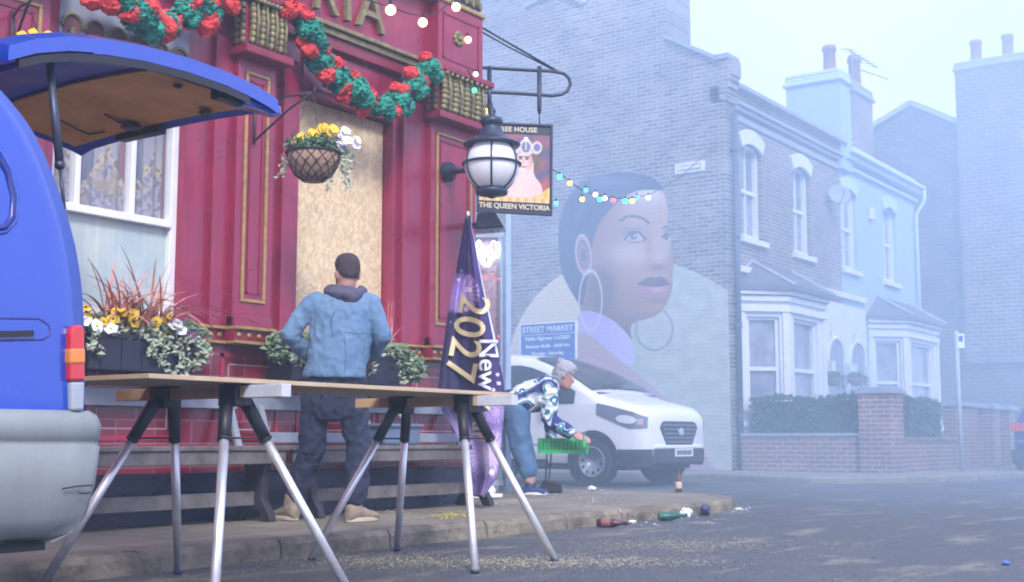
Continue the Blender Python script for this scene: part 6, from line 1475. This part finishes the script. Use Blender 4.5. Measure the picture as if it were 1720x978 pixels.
# torso, arms, legs of the body itself
sh_l, sh_r = mp(526, 508, .0), mp(622, 508, .0); el_l, el_r = mp(486, 562, -.02), mp(644, 565, 0); wr_l, wr_r = mp(524, 604, .17), mp(624, 600, .19)
hip = mp(562, 640, .02)
loft(bm, [(mp(572, 505), R1 * .17, F1 * .08), (mp(572, 530), R1 * .19, F1 * .11), (mp(568, 580), R1 * .17, F1 * .11), (mp(562, 620), R1 * .15, F1 * .10), (hip, R1 * .16, F1 * .11), (mp(560, 670), R1 * .14, F1 * .10)], 20)
for a, b, c, hs_ in ((sh_l, el_l, wr_l, -1), (sh_r, el_r, wr_r, 1)):
    limb(bm, [a, a.lerp(b, .5), b], [.058, .05, .042]); limb(bm, [b, b.lerp(c, .5), c], [.042, .036, .026]); hand(bm, c, (c - b).normalized(), U1, R1 * -hs_, curl=.8, side=1)
kn_l, kn_r = mp(524, 752, .03), mp(604, 752, .0); an_l, an_r = mp(497, 838, .15), mp(596, 838, -.05)
hp_l, hp_r = mp(532, 668), mp(590, 668)
for a, b, c in ((hp_l, kn_l, an_l), (hp_r, kn_r, an_r)): limb(bm, [a, b, c], [.085, .06, .04])
body_m = remesh(bm, 'body', skin, .0085, man, 4)
# facial details
bm = B()
for s in (-1, 1): ico(bm, hc + hf * .088 + hs * s * .031 + U1 * .0, .010, 2)
obj('eyes', bm, M('eye_white', (.6, .6, .6), rough=.2), body_m, smooth=True)
# hair: close cropped, longer on top
bm = B(); loft(bm, [(hc + U1 * z + hf * o, hs * a, hf * b) for z, a, b, o in ((-.035, .050, .050, -.040), (-.01, .068, .070, -.030), (.025, .078, .084, -.017), (.06, .081, .094, -.006), (.09, .075, .092, -.002), (.118, .058, .076, .004), (.134, .03, .045, .004), (.137, .008, .01, .004))], 24)
hair = remesh(bm, 'hair', M('dark_brown_hair', (.030, .020, .022), rough=.8, col2=(.07, .05, .05), vs=60, bump=.5, bs=120), .008, man, 3, .006, 60)
# jacket
denim = M('blue_denim', (.085, .17, .28), rough=.9, col2=(.17, .28, .41), vs=4, bump=.25, bs=160)
bm = B()
loft(bm, [(mp(574, 494), R1 * .085, F1 * .075), (mp(575, 498), R1 * .150, F1 * .085), (mp(576, 505), R1 * .195, F1 * .10), (mp(576, 522), R1 * .212, F1 * .12), (mp(574, 555), R1 * .208, F1 * .13), (mp(570, 590), R1 * .200, F1 * .14), (mp(566, 612), R1 * .196, F1 * .15), (mp(562, 628), R1 * .202, F1 * .16), (mp(561, 635), R1 * .198, F1 * .16)], 28)
for a, b, c, sg_ in ((sh_l, el_l, wr_l, -1), (sh_r, el_r, wr_r, 1)):
    limb(bm, [a + R1 * sg_ * -.03 - U1 * .0, a + R1 * sg_ * .0 - U1 * .015, a.lerp(b, .55), b, b.lerp(c, .15)], [.066, .070, .062, .056, .055]); limb(bm, [b, b.lerp(c, .5), b.lerp(c, .9)], [.056, .050, .041])
jk = remesh(bm, 'denim_jacket', denim, .008, man, 3, .014, 13, 4, .6)
# seams and waistband
def onback(pts, r, name, mat, par, push=.0):
    from mathutils.bvhtree import BVHTree
    bvh = BVHTree.FromPolygons([v.co for v in par.data.vertices], [p.vertices for p in par.data.polygons]); P = []
    for i in range(len(pts) - 1):
        for k in range(7):
            f = k / 6; q = mp(pts[i][0] * (1 - f) + pts[i + 1][0] * f, pts[i][1] * (1 - f) + pts[i + 1][1] * f, -1.0); h = bvh.ray_cast(q, F1)
            if h[0] is not None: P.append(h[0] - F1 * push)
    bm = B()
    if len(P) > 1: tube(bm, P, r, 6)
    obj(name, bm, mat, par)
seam = M('dark_denim_seam', (.035, .09, .20), rough=.9)
onback([(545, 537), (572, 539), (600, 536)], .002, 'yoke_seam', seam, jk); onback([(545, 545), (548, 580), (545, 622)], .002, 'back_seam', seam, jk); onback([(600, 545), (600, 580), (596, 622)], .002, 'back_seam', seam, jk); onback([(511, 622), (562, 626), (612, 622)], .004, 'waistband_seam', seam, jk)
onback([(526, 498), (519, 515), (523, 545)], .0035, 'armhole_seam', seam, jk); onback([(622, 498), (629, 515), (626, 545)], .0035, 'armhole_seam', seam, jk)
# hood
bm = B(); loft(bm, [(mp(570, 480, .03), R1 * .075, F1 * .075), (mp(574, 487), R1 * .12, F1 * .105), (mp(577, 494, -.03), R1 * .12, F1 * .10), (mp(582, 500, -.06), R1 * .10, F1 * .07), (mp(586, 508, -.07), R1 * .06, F1 * .045), (mp(588, 512, -.07), R1 * .02, F1 * .02)], 24)
tube(bm, [mp(549, 493, .05), mp(552, 486, -.01), mp(562, 490, -.07), mp(580, 497, -.11), mp(600, 494, -.07), mp(610, 488, 0), mp(606, 484, .06)], [.02, .028, .032, .034, .032, .028, .02], 12)
remesh(bm, 'grey_hood', M('grey_purple_jersey', (.075, .07, .11), rough=.9, var=.2, bump=.3), .0085, man, 4, .008, 16)
# trousers
trou = M('dark_navy_work_cloth', (.008, .012, .034), rough=.9, col2=(.030, .038, .07), vs=3, bump=.15, bs=140)
bm = B()
loft(bm, [(mp(562, 622), R1 * .150, F1 * .10), (mp(561, 640), R1 * .172, F1 * .125), (mp(560, 665), R1 * .180, F1 * .135), (mp(559, 690), R1 * .172, F1 * .13), (mp(559, 705), R1 * .15, F1 * .11)], 24)
for a, b, c, r in ((hp_l, kn_l, an_l, 0), (hp_r, kn_r, an_r, 0)):
    limb(bm, [a, a.lerp(b, .5), b, b.lerp(c, .35), b.lerp(c, .7), b.lerp(c, .95)], [.098, .092, .080, .078, .078, .068])
remesh(bm, 'work_trousers', trou, .0085, man, 3, .018, 13, 2, .7)
# boots
boot = M('tan_dusty_boot', (.34, .27, .17), rough=.85, col2=(.16, .13, .10), vs=14, bump=.3); sole = M('cream_boot_sole', (.50, .44, .32), rough=.8)
def shoe(par, an, dirv, L, w, h, um, sm_, name='boot'):
    d = Vector((dirv.x, dirv.y, 0)).normalized(); s = d.cross(U1).normalized(); g = Vector((an.x, an.y, PZ))
    bm = B(); loft(bm, [(g - d * L * .30 + U1 * (h * .5), s * w * .35, U1 * h * .5), (g - d * L * .24 + U1 * (h * .52), s * w * .75, U1 * h * .50), (g + U1 * h * .55, s * w * .85, U1 * h * .52), (g + d * L * .25 + U1 * h * .42, s * w * .95, U1 * h * .38), (g + d * L * .48 + U1 * h * .33, s * w, U1 * h * .28), (g + d * L * .64 + U1 * h * .28, s * w * .75, U1 * h * .22), (g + d * L * .70 + U1 * h * .22, s * w * .3, U1 * h * .12)], 16)
    limb(bm, [g + U1 * h * .6, Vector((an.x, an.y, PZ + h * 1.35))], [w * .85, w * .82], 14); b_ = remesh(bm, name, um, .008, par, 3, .004, 20)
    bm = B(); N = 20; pts = []
    for k in range(N):
        a = 2 * math.pi * k / N; cx = math.cos(a); pts.append(g + d * (L * .20 + L * .51 * cx) + s * w * 1.04 * math.sin(a) * (1 if cx > 0 else .85))
    prism(bm, pts, (0, 0, .028)); obj('sole', bm, sm_, b_, bevel=.005); return b_
shoe(man, mp(488, 850, .12), (F1 * .75 - R1 * .65), .28, .052, .11, boot, sole); shoe(man, mp(598, 850, -.05), (F1 * .8 + R1 * .6), .28, .052, .11, boot, sole)
# ---- the woman, bending to the right
WD = 12.25
def wp(u, v, o=0): return at(u, v, d=WD + o)
wf = at(890, 829, z=PZ); wom = thing('person', 'grey haired woman in a patterned shirt and cropped jeans bending over to the right', 'person', (wf.x, wf.y, PZ))
D_ = RT   # she faces to the right of the picture
bm = B(); hc = wp(948, 630, -.02); hd = (D_ * .92 - U1 * .38).normalized(); hu = (U1 * .92 + D_ * .38).normalized()
loft(bm, [(hc + hu * z + hd * o, F1 * a, hd * b) for z, a, b, o in ((-.125, .035, .035, .055), (-.11, .050, .058, .045), (-.08, .060, .076, .025), (-.04, .068, .086, .01), (0, .073, .093, 0), (.04, .074, .095, -.004), (.08, .066, .086, -.006), (.108, .045, .06, -.006), (.12, .015, .02, -.006))], 20)
ico(bm, hc + hd * .105 - hu * .028, .017, 2, (1, .8, 1.2)); ico(bm, hc + hd * .085 - hu * .07, .02, 2, (.8, 1.2, .5)); ico(bm, hc + hd * .07 - hu * .115, .025, 2)
for s in (-1, 1): ico(bm, hc + F1 * s * .075 - hu * .015, .022, 2, (1, .6, 1.3))
sh = wp(921, 651); hp_ = wp(868, 682)
limb(bm, [hc - hu * .07 - hd * .02, sh + U1 * .02], [.05, .06])
loft(bm, [(sh, F1 * .17, (U1 * .8 - D_ * .6).normalized() * .09), (wp(900, 660), F1 * .16, U1 * .11), (wp(880, 672), F1 * .15, U1 * .12), (hp_, F1 * .16, U1 * .12)], 18)
elb = wp(923, 706, -.14); wri = wp(966, 732, -.16)          # near arm reaching to the bottle
limb(bm, [sh - F1 * .15, elb], [.05, .04]); limb(bm, [elb, wri], [.04, .024]); hand(bm, wri, D_ * .96 - U1 * .28, (U1 * .8 + F1 * .5), (F1 * .8 - U1 * .5), curl=.45, side=1)
elf = wp(925, 700, .20); wrf = wp(925, 740, .18)
limb(bm, [sh + F1 * .15, elf], [.05, .04]); limb(bm, [elf, wrf], [.04, .024]); hand(bm, wrf, (D_ * .25 - U1 * .9), D_, -F1, curl=1.0, side=1)
for o, k_, a_ in ((-.09, (872, 752), (889, 812)), (.09, (880, 752), (893, 808))): limb(bm, [wp(868, 694, o), wp(*k_, o), wp(*a_, o)], [.085, .058, .040])
wb = remesh(bm, 'body', M('weathered_skin', (.46, .24, .19), rough=.55, var=.1, vs=18), .0085, wom, 4)
bm = B()
for s in (-1, 1): ico(bm, hc + hd * .086 + F1 * s * .030 - hu * .0, .010, 2)
obj('eyes', bm, M('eye_white'), wb, smooth=True); bm = B(); ico(bm, hc + hd * .091 - hu * .072, .016, 2, (.5, 1.1, .3)); obj('mouth', bm, M('lip_pink', (.40, .12, .12), rough=.5), wb, smooth=True)
bm = B(); loft(bm, [(hc + hu * z + hd * o, F1 * a, hd * b) for z, a, b, o in ((-.09, .055, .050, -.055), (-.05, .075, .07, -.045), (0, .088, .090, -.028), (.04, .092, .100, -.016), (.08, .086, .100, -.008), (.115, .066, .082, -.004), (.135, .035, .045, 0), (.14, .008, .01, 0))], 22); ico(bm, hc - hd * .075 + hu * .10, .045, 2); ico(bm, hc + hd * .06 + hu * .09, .035, 2)
remesh(bm, 'grey_hair', M('silver_grey_hair', (.28, .28, .31), rough=.8, col2=(.48, .48, .52), vs=40, bump=.6, bs=110), .009, wom, 3, .011, 26)
bm = B(); ico(bm, hc - hd * .07 + hu * .125, .030, 2, (1.4, .8, .8), .4); obj('hair_clip', bm, M('black_clip', (.02, .02, .03), rough=.5), wom, smooth=True)
# shirt: bold diagonal brush pattern
sm = bpy.data.materials.new('patterned_blue_shirt'); sm.use_nodes = True; n = sm.node_tree; b_ = n.nodes['Principled BSDF']; b_.inputs['Roughness'].default_value = .75
tc = n.nodes.new('ShaderNodeTexCoord'); wv_ = n.nodes.new('ShaderNodeTexWave'); wv_.inputs['Scale'].default_value = 1.25; wv_.inputs['Distortion'].default_value = 14; wv_.inputs['Detail'].default_value = 2; wv_.inputs['Detail Scale'].default_value = 2.2; mpn = n.nodes.new('ShaderNodeMapping'); mpn.inputs['Rotation'].default_value = (.4, .7, .3)
n.links.new(tc.outputs['Object'], mpn.inputs[0]); n.links.new(mpn.outputs[0], wv_.inputs['Vector']); rp = n.nodes.new('ShaderNodeValToRGB'); rp.color_ramp.interpolation = 'CONSTANT'; els = rp.color_ramp.elements
els[0].position = 0; els[0].color = (.02, .035, .16, 1); els[1].position = .42; els[1].color = (.06, .12, .40, 1)
for p_, c_ in ((.52, (.72, .76, .84, 1)), (.62, (.02, .035, .14, 1)), (.72, (.02, .28, .30, 1)), (.88, (.72, .76, .84, 1))): e = els.new(p_); e.color = c_
n.links.new(wv_.outputs['Fac'], rp.inputs[0]); n.links.new(rp.outputs[0], b_.inputs['Base Color'])
bm = B(); t1 = (U1 * .75 - D_ * .65).normalized()
loft(bm, [(wp(931, 640), F1 * .08, t1 * .07), (wp(927, 645), F1 * .17, t1 * .095), (wp(919, 652), F1 * .205, t1 * .125), (wp(905, 661), F1 * .20, t1 * .155), (wp(890, 668), F1 * .19, t1 * .16), (wp(876, 674), F1 * .185, t1 * .15), (wp(864, 676), F1 * .18, t1 * .135), (wp(858, 676), F1 * .17, t1 * .125)], 26)
sn = sh - F1 * .16; limb(bm, [sn + U1 * .0, sn.lerp(elb, .5), elb], [.088, .080, .068]); limb(bm, [elb, elb.lerp(wri, .5), elb.lerp(wri, .82)], [.066, .060, .050])
sn = sh + F1 * .16; limb(bm, [sn, sn.lerp(elf, .5), elf], [.088, .078, .068]); limb(bm, [elf, elf.lerp(wrf, .8)], [.066, .050])
remesh(bm, 'patterned_shirt', sm, .0095, wom, 3, .022, 12, 6)
jean = M('mid_blue_jean', (.06, .14, .27), rough=.85, col2=(.11, .21, .35), vs=7, bump=.4, bs=90)
bm = B(); loft(bm, [(wp(870, 668), F1 * .165, D_ * .105), (wp(867, 682), F1 * .185, D_ * .132), (wp(867, 700), F1 * .185, D_ * .138), (wp(869, 716), F1 * .18, D_ * .125)], 24)
for o, k_, a_ in ((-.09, (871, 748), (885, 792)), (.09, (879, 746), (890, 790))):
    limb(bm, [wp(867, 690, o), wp(870, 722, o), wp(*k_, o), wp((k_[0] + a_[0]) / 2 + 1, (k_[1] + a_[1]) / 2, o), wp(*a_, o)], [.120, .112, .090, .080, .074])
remesh(bm, 'cropped_jeans', jean, .011, wom, 4, .014, 9, 9, .5)
shoem = M('navy_canvas_shoe', (.025, .05, .14), rough=.8); shs = M('white_shoe_sole', (.72, .74, .76), rough=.6)
shoe(wom, wp(888, 824, -.10), D_ * .95 - F1 * .2, .245, .044, .075, shoem, shs, 'canvas_shoe'); shoe(wom, wp(893, 822, .12), D_ * .9 + F1 * .25, .245, .044, .075, shoem, shs, 'canvas_shoe')

# ================================================================ CRATE, BOTTLE, DUSTPAN, LITTER
gp_ = M('green_crate_plastic', (.02, .42, .10), rough=.45, var=.15)
ca = wp(945, 749, .16); cr = thing('green_crate', 'green plastic crate held up in the left hand of the bending woman', 'crate', ca)
Lx, Ly, Hz = .235, .16, .075
def cbx(bm, a0, a1, b0, b1, c0, c1): obox(bm, ca + D_ * (a0 + a1) / 2 + F1 * (b0 + b1) / 2 + U1 * (c0 + c1) / 2, D_ * (a1 - a0) / 2, F1 * (b1 - b0) / 2, U1 * (c1 - c0) / 2)
bm = B(); cbx(bm, -Lx, Lx, -Ly, Ly, -Hz, -Hz + .012)
for s in (-1, 1):
    cbx(bm, -Lx, Lx, s * Ly - .008, s * Ly + .008, Hz - .03, Hz); cbx(bm, -Lx, Lx, s * Ly - .006, s * Ly + .006, -Hz, -Hz + .035); cbx(bm, s * Lx - .008, s * Lx + .008, -Ly, Ly, -Hz, Hz)
    for k in range(12): a = -Lx + (k + .5) * 2 * Lx / 12; cbx(bm, a - .006, a + .006, s * Ly - .011, s * Ly + .011, -Hz + .03, Hz - .02)
obj('tray', bm, gp_, cr); bm = B()
for s in (-1, 1): cbx(bm, -Lx, Lx, s * Ly - .003, s * Ly + .003, -Hz + .034, Hz - .029)  # darker green panels carry the shade between the slats in their colour
obj('recessed_panel', bm, M('dark_green_slat_shade', (.008, .20, .05), rough=.5), cr); bm = B(); hp0 = ca + U1 * Hz - D_ * .18; tube(bm, [ca - D_ * .17 + U1 * Hz, wrf - U1 * .06, ca + D_ * .02 + U1 * Hz], .008, 8); obj('handle', bm, gp_, cr, smooth=True)
gbm = M('green_bottle_glass', (.02, .20, .10), rough=.08, var=.2, coat=.5, alpha=.85); brg = M('brown_bottle_glass', (.12, .035, .012), rough=.08, var=.2, coat=.6); lab = M('cream_label', (.62, .52, .38), rough=.6); labr = M('red_label', (.35, .06, .04), rough=.6)
def bottle(base, axis, label, s=1, gm=brg, lm=lab, cat='bottle'):
    t = thing('bottle', label, cat, base); ax = Vector(axis).normalized(); bm = B(); lathe(bm, [(.031 * s, 0), (.034 * s, .006 * s), (.034 * s, .13 * s), (.030 * s, .155 * s), (.016 * s, .185 * s), (.0135 * s, .24 * s), (.016 * s, .243 * s), (.015 * s, .255 * s), (.010 * s, .255 * s)], base, ax, 20); b = obj('glass_body', bm, gm, t, smooth=True)
    bm = B(); lathe(bm, [(.0345 * s, .04 * s), (.0352 * s, .042 * s), (.0352 * s, .11 * s), (.0345 * s, .112 * s)], base, ax, 20); obj('paper_label', bm, lm, b, smooth=True); return t
bottle(wri + (D_ * .96 - U1 * .28) * .085 - U1 * .10 - F1 * .02, (0.08, 0, 1), 'small dark necked bottle held by the bending woman over the green crate', .62, M('pale_bottle_glass', (.20, .30, .28), rough=.1, alpha=.7), gp_)
bottle(at(1140, 827, z=PZ), (0, 0, 1), 'brown beer bottle standing upright on the pavement corner', .95, brg, lab)
# dustpan on long poles
db = at(917, 826, z=PZ); dp = thing('lobby_dustpan', 'black long handled dustpan with two thin poles standing behind the woman', 'dustpan', db); q0 = wp(917, 826, .35); q0.z = PZ
bm = B(); prism(bm, [q0 - D_ * .10 + U1 * .005, q0 + D_ * .17 + U1 * .005, q0 + D_ * .15 + U1 * .10, q0 - D_ * .02 + U1 * .13], F1 * .22); obj('pan', bm, blackp, dp, bevel=.01)
bm = B(); tube(bm, [q0 + U1 * .11 + F1 * .1, wp(921, 700, .45)], .008, 8); obj('handle', bm, M('dark_pole', (.08, .09, .10), rough=.5), dp); bm = B(); tube(bm, [q0 + D_ * .03 + U1 * .11 + F1 * .06, wp(932, 700, .42)], .008, 8); obj('brush_pole', bm, M('dark_pole'), dp)
# litter along the kerb
def lump(name, label, cat, u, v, z, r, mat, s3, seed, extra=None):
    p = at(u, v, z=z) if z > 0 or u > 1195 else gut(u); t = thing(name, label, cat, p); bm = B(); ico(bm, p + U1 * r * s3[2] * .85, r, 3, s3, .55, seed); o = obj('crumple', bm, mat, t, smooth=False)
    if extra: bm = B(); ico(bm, p + U1 * r * .5 + D_ * r * 1.1, r * .45, 2, (1, 1, .7), .5, seed + 3); obj('torn_end', bm, extra, t)
    return t
def gut(u, o=.09):
    r = ray(u, 868); t = (KY - o) / r.y; return Vector((r.x * t, KY - o, 0))
p = gut(1003, .10); bottle(p + U1 * .034, (RT * .93 - FW * .3), 'dark red crushed bottle lying in the gutter below the kerb', .9, M('dark_red_glass', (.07, .018, .02), rough=.3), M('brown_label', (.25, .10, .09), rough=.7))
p = gut(1106, .12); bottle(p + U1 * .033, (RT * .85 + FW * .1 + U1 * .05), 'green glass bottle lying on its side in the gutter', .9, M('teal_green_glass', (.01, .10, .07), rough=.3), M('teal_green_glass'))
lump('plastic_cup', 'crumpled white plastic cup in the gutter beside the green bottle', 'cup', 1152, 863, 0, .055, M('white_plastic', (.62, .66, .72), rough=.35), (1.3, .8, .8), 5)
lump('crushed_can', 'dark blue crushed can in the gutter beside the rounded kerb', 'can', 1185, 860, 0, .045, M('dark_blue_tin', (.05, .06, .12), rough=.3, metal=.5), (1.1, .9, 1), 9)
lump('crushed_can', 'small dark crumpled can lying on the road just past the kerb corner', 'can', 1225, 853, 0, .038, M('dark_tin', (.05, .05, .06), rough=.3, metal=.5), (.8, .8, 1.3), 15, M('dark_tin'))
lump('paper_scrap', 'screwed up white paper on the pavement in front of the van wheel', 'paper', 994, 824, PZ, .04, M('white_paper'), (1.5, 1, .6), 21)
lump('paper_scrap', 'small flattened white paper in the gutter between two bottles', 'paper', 1062, 877, 0, .028, M('white_paper'), (1.4, 1, .5), 23)
lump('paper_scrap', 'pale crumpled wrapper on the road beyond the kerb corner', 'paper', 1240, 858, 0, .035, M('pale_wrapper', (.5, .5, .42), rough=.7), (1.8, 1, .4), 29)
bm = B(); tube(bm, [at(1040, 855, z=PZ + .003), at(1043, 860, z=PZ + .003), at(1045, 868, z=.06), at(1048, 878, z=.006)], .004, 5); s_ = obj('white_streamer', bm, M('white_paper')); tag(s_, 'thin white paper streamer hanging over the kerb edge', 'streamer')
def confetti(name, label, mat, zones, seed, size=.012):
    rnd = random.Random(seed); bm = B()
    for (u0, u1, v0, v1, z, n_) in zones:
        for _ in range(n_):
            u = rnd.gauss((u0 + u1) / 2, (u1 - u0) / 4); v = rnd.gauss((v0 + v1) / 2, (v1 - v0) / 4)
            if v < 790: continue
            p = at(u, v, z=z)
            if z > .05 and p.y < KY + .02: continue
            s = size * rnd.uniform(.4, 1.4); a = rnd.uniform(0, 6.28); d1 = Vector((math.cos(a), math.sin(a), rnd.uniform(-.2, .2))) * s; d2 = Vector((-math.sin(a), math.cos(a), rnd.uniform(-.2, .2))) * s * .6; p = p + U1 * .006
            bm.faces.new([bm.verts.new(p + x) for x in (-d1, d2, d1, -d2)])
    o = obj(name, bm, mat); tag(o, label, 'confetti', kind='stuff')
confetti('yellow_confetti', 'yellow confetti strewn on the pavement near the flag', M('yellow_foil', (.65, .60, .03), rough=.4), [(730, 800, 862, 872, PZ, 260), (780, 850, 843, 850, PZ, 120)], 1, .011)
confetti('white_confetti', 'white paper confetti scattered over pavement and gutter', M('white_paper'), [(980, 1060, 825, 850, PZ, 70), (880, 1000, 826, 838, PZ, 40), (610, 700, 855, 864, PZ, 40), (960, 1240, 866, 885, 0.0, 160), (1200, 1265, 848, 864, 0, 120)], 2, .012)
confetti('sawdust', 'pale straw coloured sawdust and dust streaked over the road', M('pale_sawdust', (.46, .43, .28), rough=.9), [(300, 760, 925, 950, 0, 4200), (560, 1200, 934, 957, 0, 9000), (980, 1320, 903, 928, 0, 2600), (900, 1300, 900, 935, 0, 900), (900, 1720, 880, 978, 0, 500), (600, 1220, 880, 900, 0, 900), (40, 520, 945, 990, 0, 500)], 3, .0052)
confetti('road_crumbs', 'small dark leaf crumbs and grit over the road', M('dark_grit', (.06, .05, .03), rough=.9), [(300, 1700, 860, 990, 0, 1200), (300, 900, 905, 955, 0, 400)], 4, .008)
q = at(1690, 949, z=0); bm = B(); ico(bm, q + U1 * .01, .02, 2, (1.6, 1, .5)); o = obj('blue_plastic_scrap', bm, M('bright_blue_plastic', (.03, .15, .7), rough=.4)); tag(o, 'tiny bright blue plastic scrap lying on the road at the lower right', 'plastic scrap')

# ---- bare street tree on the near side of the road (mirrored in the blue van's paint)
tr = thing('bare_tree', 'bare winter tree standing on the near side of the road, across from the pub', 'tree', (-1.6, -5.5, 0)); rnd = random.Random(5); bark = M('dark_tree_bark', (.06, .05, .04), rough=.9, var=.3, bump=.5)
bm = B(); bc = B()
def branch(b, p, d, L, r, lv):
    pts = [p]; q = p.copy(); dd = d.copy()
    for _ in range(4): dd = (dd + Vector((rnd.gauss(0, .12), rnd.gauss(0, .12), .05))).normalized(); q = q + dd * L / 4; pts.append(q.copy())
    tube(b, pts, [r, r * .9, r * .8, r * .7, r * .6], 7 if lv < 2 else 4)
    if lv < 4:
        for k in range(3 if lv < 3 else 2):
            nd = (dd + Vector((rnd.gauss(0, .6), rnd.gauss(0, .6), rnd.uniform(.1, .6)))).normalized(); branch(bc, pts[rnd.choice((2, 3, 4))], nd, L * .68, r * .55, lv + 1)
branch(bm, Vector((-1.6, -5.5, 0)), Vector((.05, 0, 1)), 3.4, .22, 0)
obj('trunk', bm, bark, tr, smooth=True); obj('crown', bc, bark, tr)

# ================================================================ HAZE AND SMOKE
HD = 0.0075
bm = B(); box(bm, -12, 62, -12, 42, -1.0, 17.5)
hz = obj('haze', bm, None); hz['kind'] = 'stuff'; hz['label'] = 'pale blue haze filling the street'
m = bpy.data.materials.new('haze_air'); m.use_nodes = True; n = m.node_tree; n.nodes.clear()
o_ = n.nodes.new('ShaderNodeOutputMaterial'); v_ = n.nodes.new('ShaderNodeVolumePrincipled')
v_.inputs['Color'].default_value = (.62, .84, 1, 1); v_.inputs['Density'].default_value = HD; v_.inputs['Anisotropy'].default_value = .1
n.links.new(v_.outputs[0], o_.inputs['Volume']); hz.data.materials.append(m)
# the drifting smoke that hangs in the side street, thinning out at its edges
S0, S1 = Vector((8.9, -9.0, -.02)), Vector((40, 30.0, 14.5))
bm = B(); box(bm, S0.x, S1.x, S0.y, S1.y, S0.z, S1.z); sk = obj('smoke', bm, None); sk['kind'] = 'stuff'; sk['label'] = 'bluish white smoke drifting across the side street and the mural'
m = bpy.data.materials.new('drifting_smoke'); m.use_nodes = True; n = m.node_tree; n.nodes.clear()
o_ = n.nodes.new('ShaderNodeOutputMaterial'); v_ = n.nodes.new('ShaderNodeVolumePrincipled'); v_.inputs['Color'].default_value = (.62, .84, 1, 1); v_.inputs['Anisotropy'].default_value = .1
tc = n.nodes.new('ShaderNodeTexCoord'); mp_ = n.nodes.new('ShaderNodeMapping'); mp_.inputs['Location'].default_value = (-.62, -.95, -.2); mp_.inputs['Scale'].default_value = (1.9, 1.9, 1.0)
gr = n.nodes.new('ShaderNodeTexGradient'); gr.gradient_type = 'SPHERICAL'; n.links.new(tc.outputs['Generated'], mp_.inputs[0]); n.links.new(mp_.outputs[0], gr.inputs[0])
r1 = n.nodes.new('ShaderNodeMapRange'); r1.interpolation_type = 'SMOOTHSTEP'; r1.inputs[1].default_value = 0; r1.inputs[2].default_value = .55; r1.inputs[3].default_value = 0; r1.inputs[4].default_value = .039; n.links.new(gr.outputs['Fac'], r1.inputs[0])
nz = n.nodes.new('ShaderNodeTexNoise'); nz.inputs['Scale'].default_value = .28; nz.inputs['Detail'].default_value = 4; n.links.new(tc.outputs['Object'], nz.inputs['Vector'])
r2 = n.nodes.new('ShaderNodeMapRange'); r2.inputs[1].default_value = .3; r2.inputs[2].default_value = .7; r2.inputs[3].default_value = .25; r2.inputs[4].default_value = 1.75; n.links.new(nz.outputs['Fac'], r2.inputs[0])
ml = n.nodes.new('ShaderNodeMath'); ml.operation = 'MULTIPLY'; n.links.new(r1.outputs[0], ml.inputs[0]); n.links.new(r2.outputs[0], ml.inputs[1]); n.links.new(ml.outputs[0], v_.inputs['Density'])
n.links.new(v_.outputs[0], o_.inputs['Volume']); sk.data.materials.append(m)
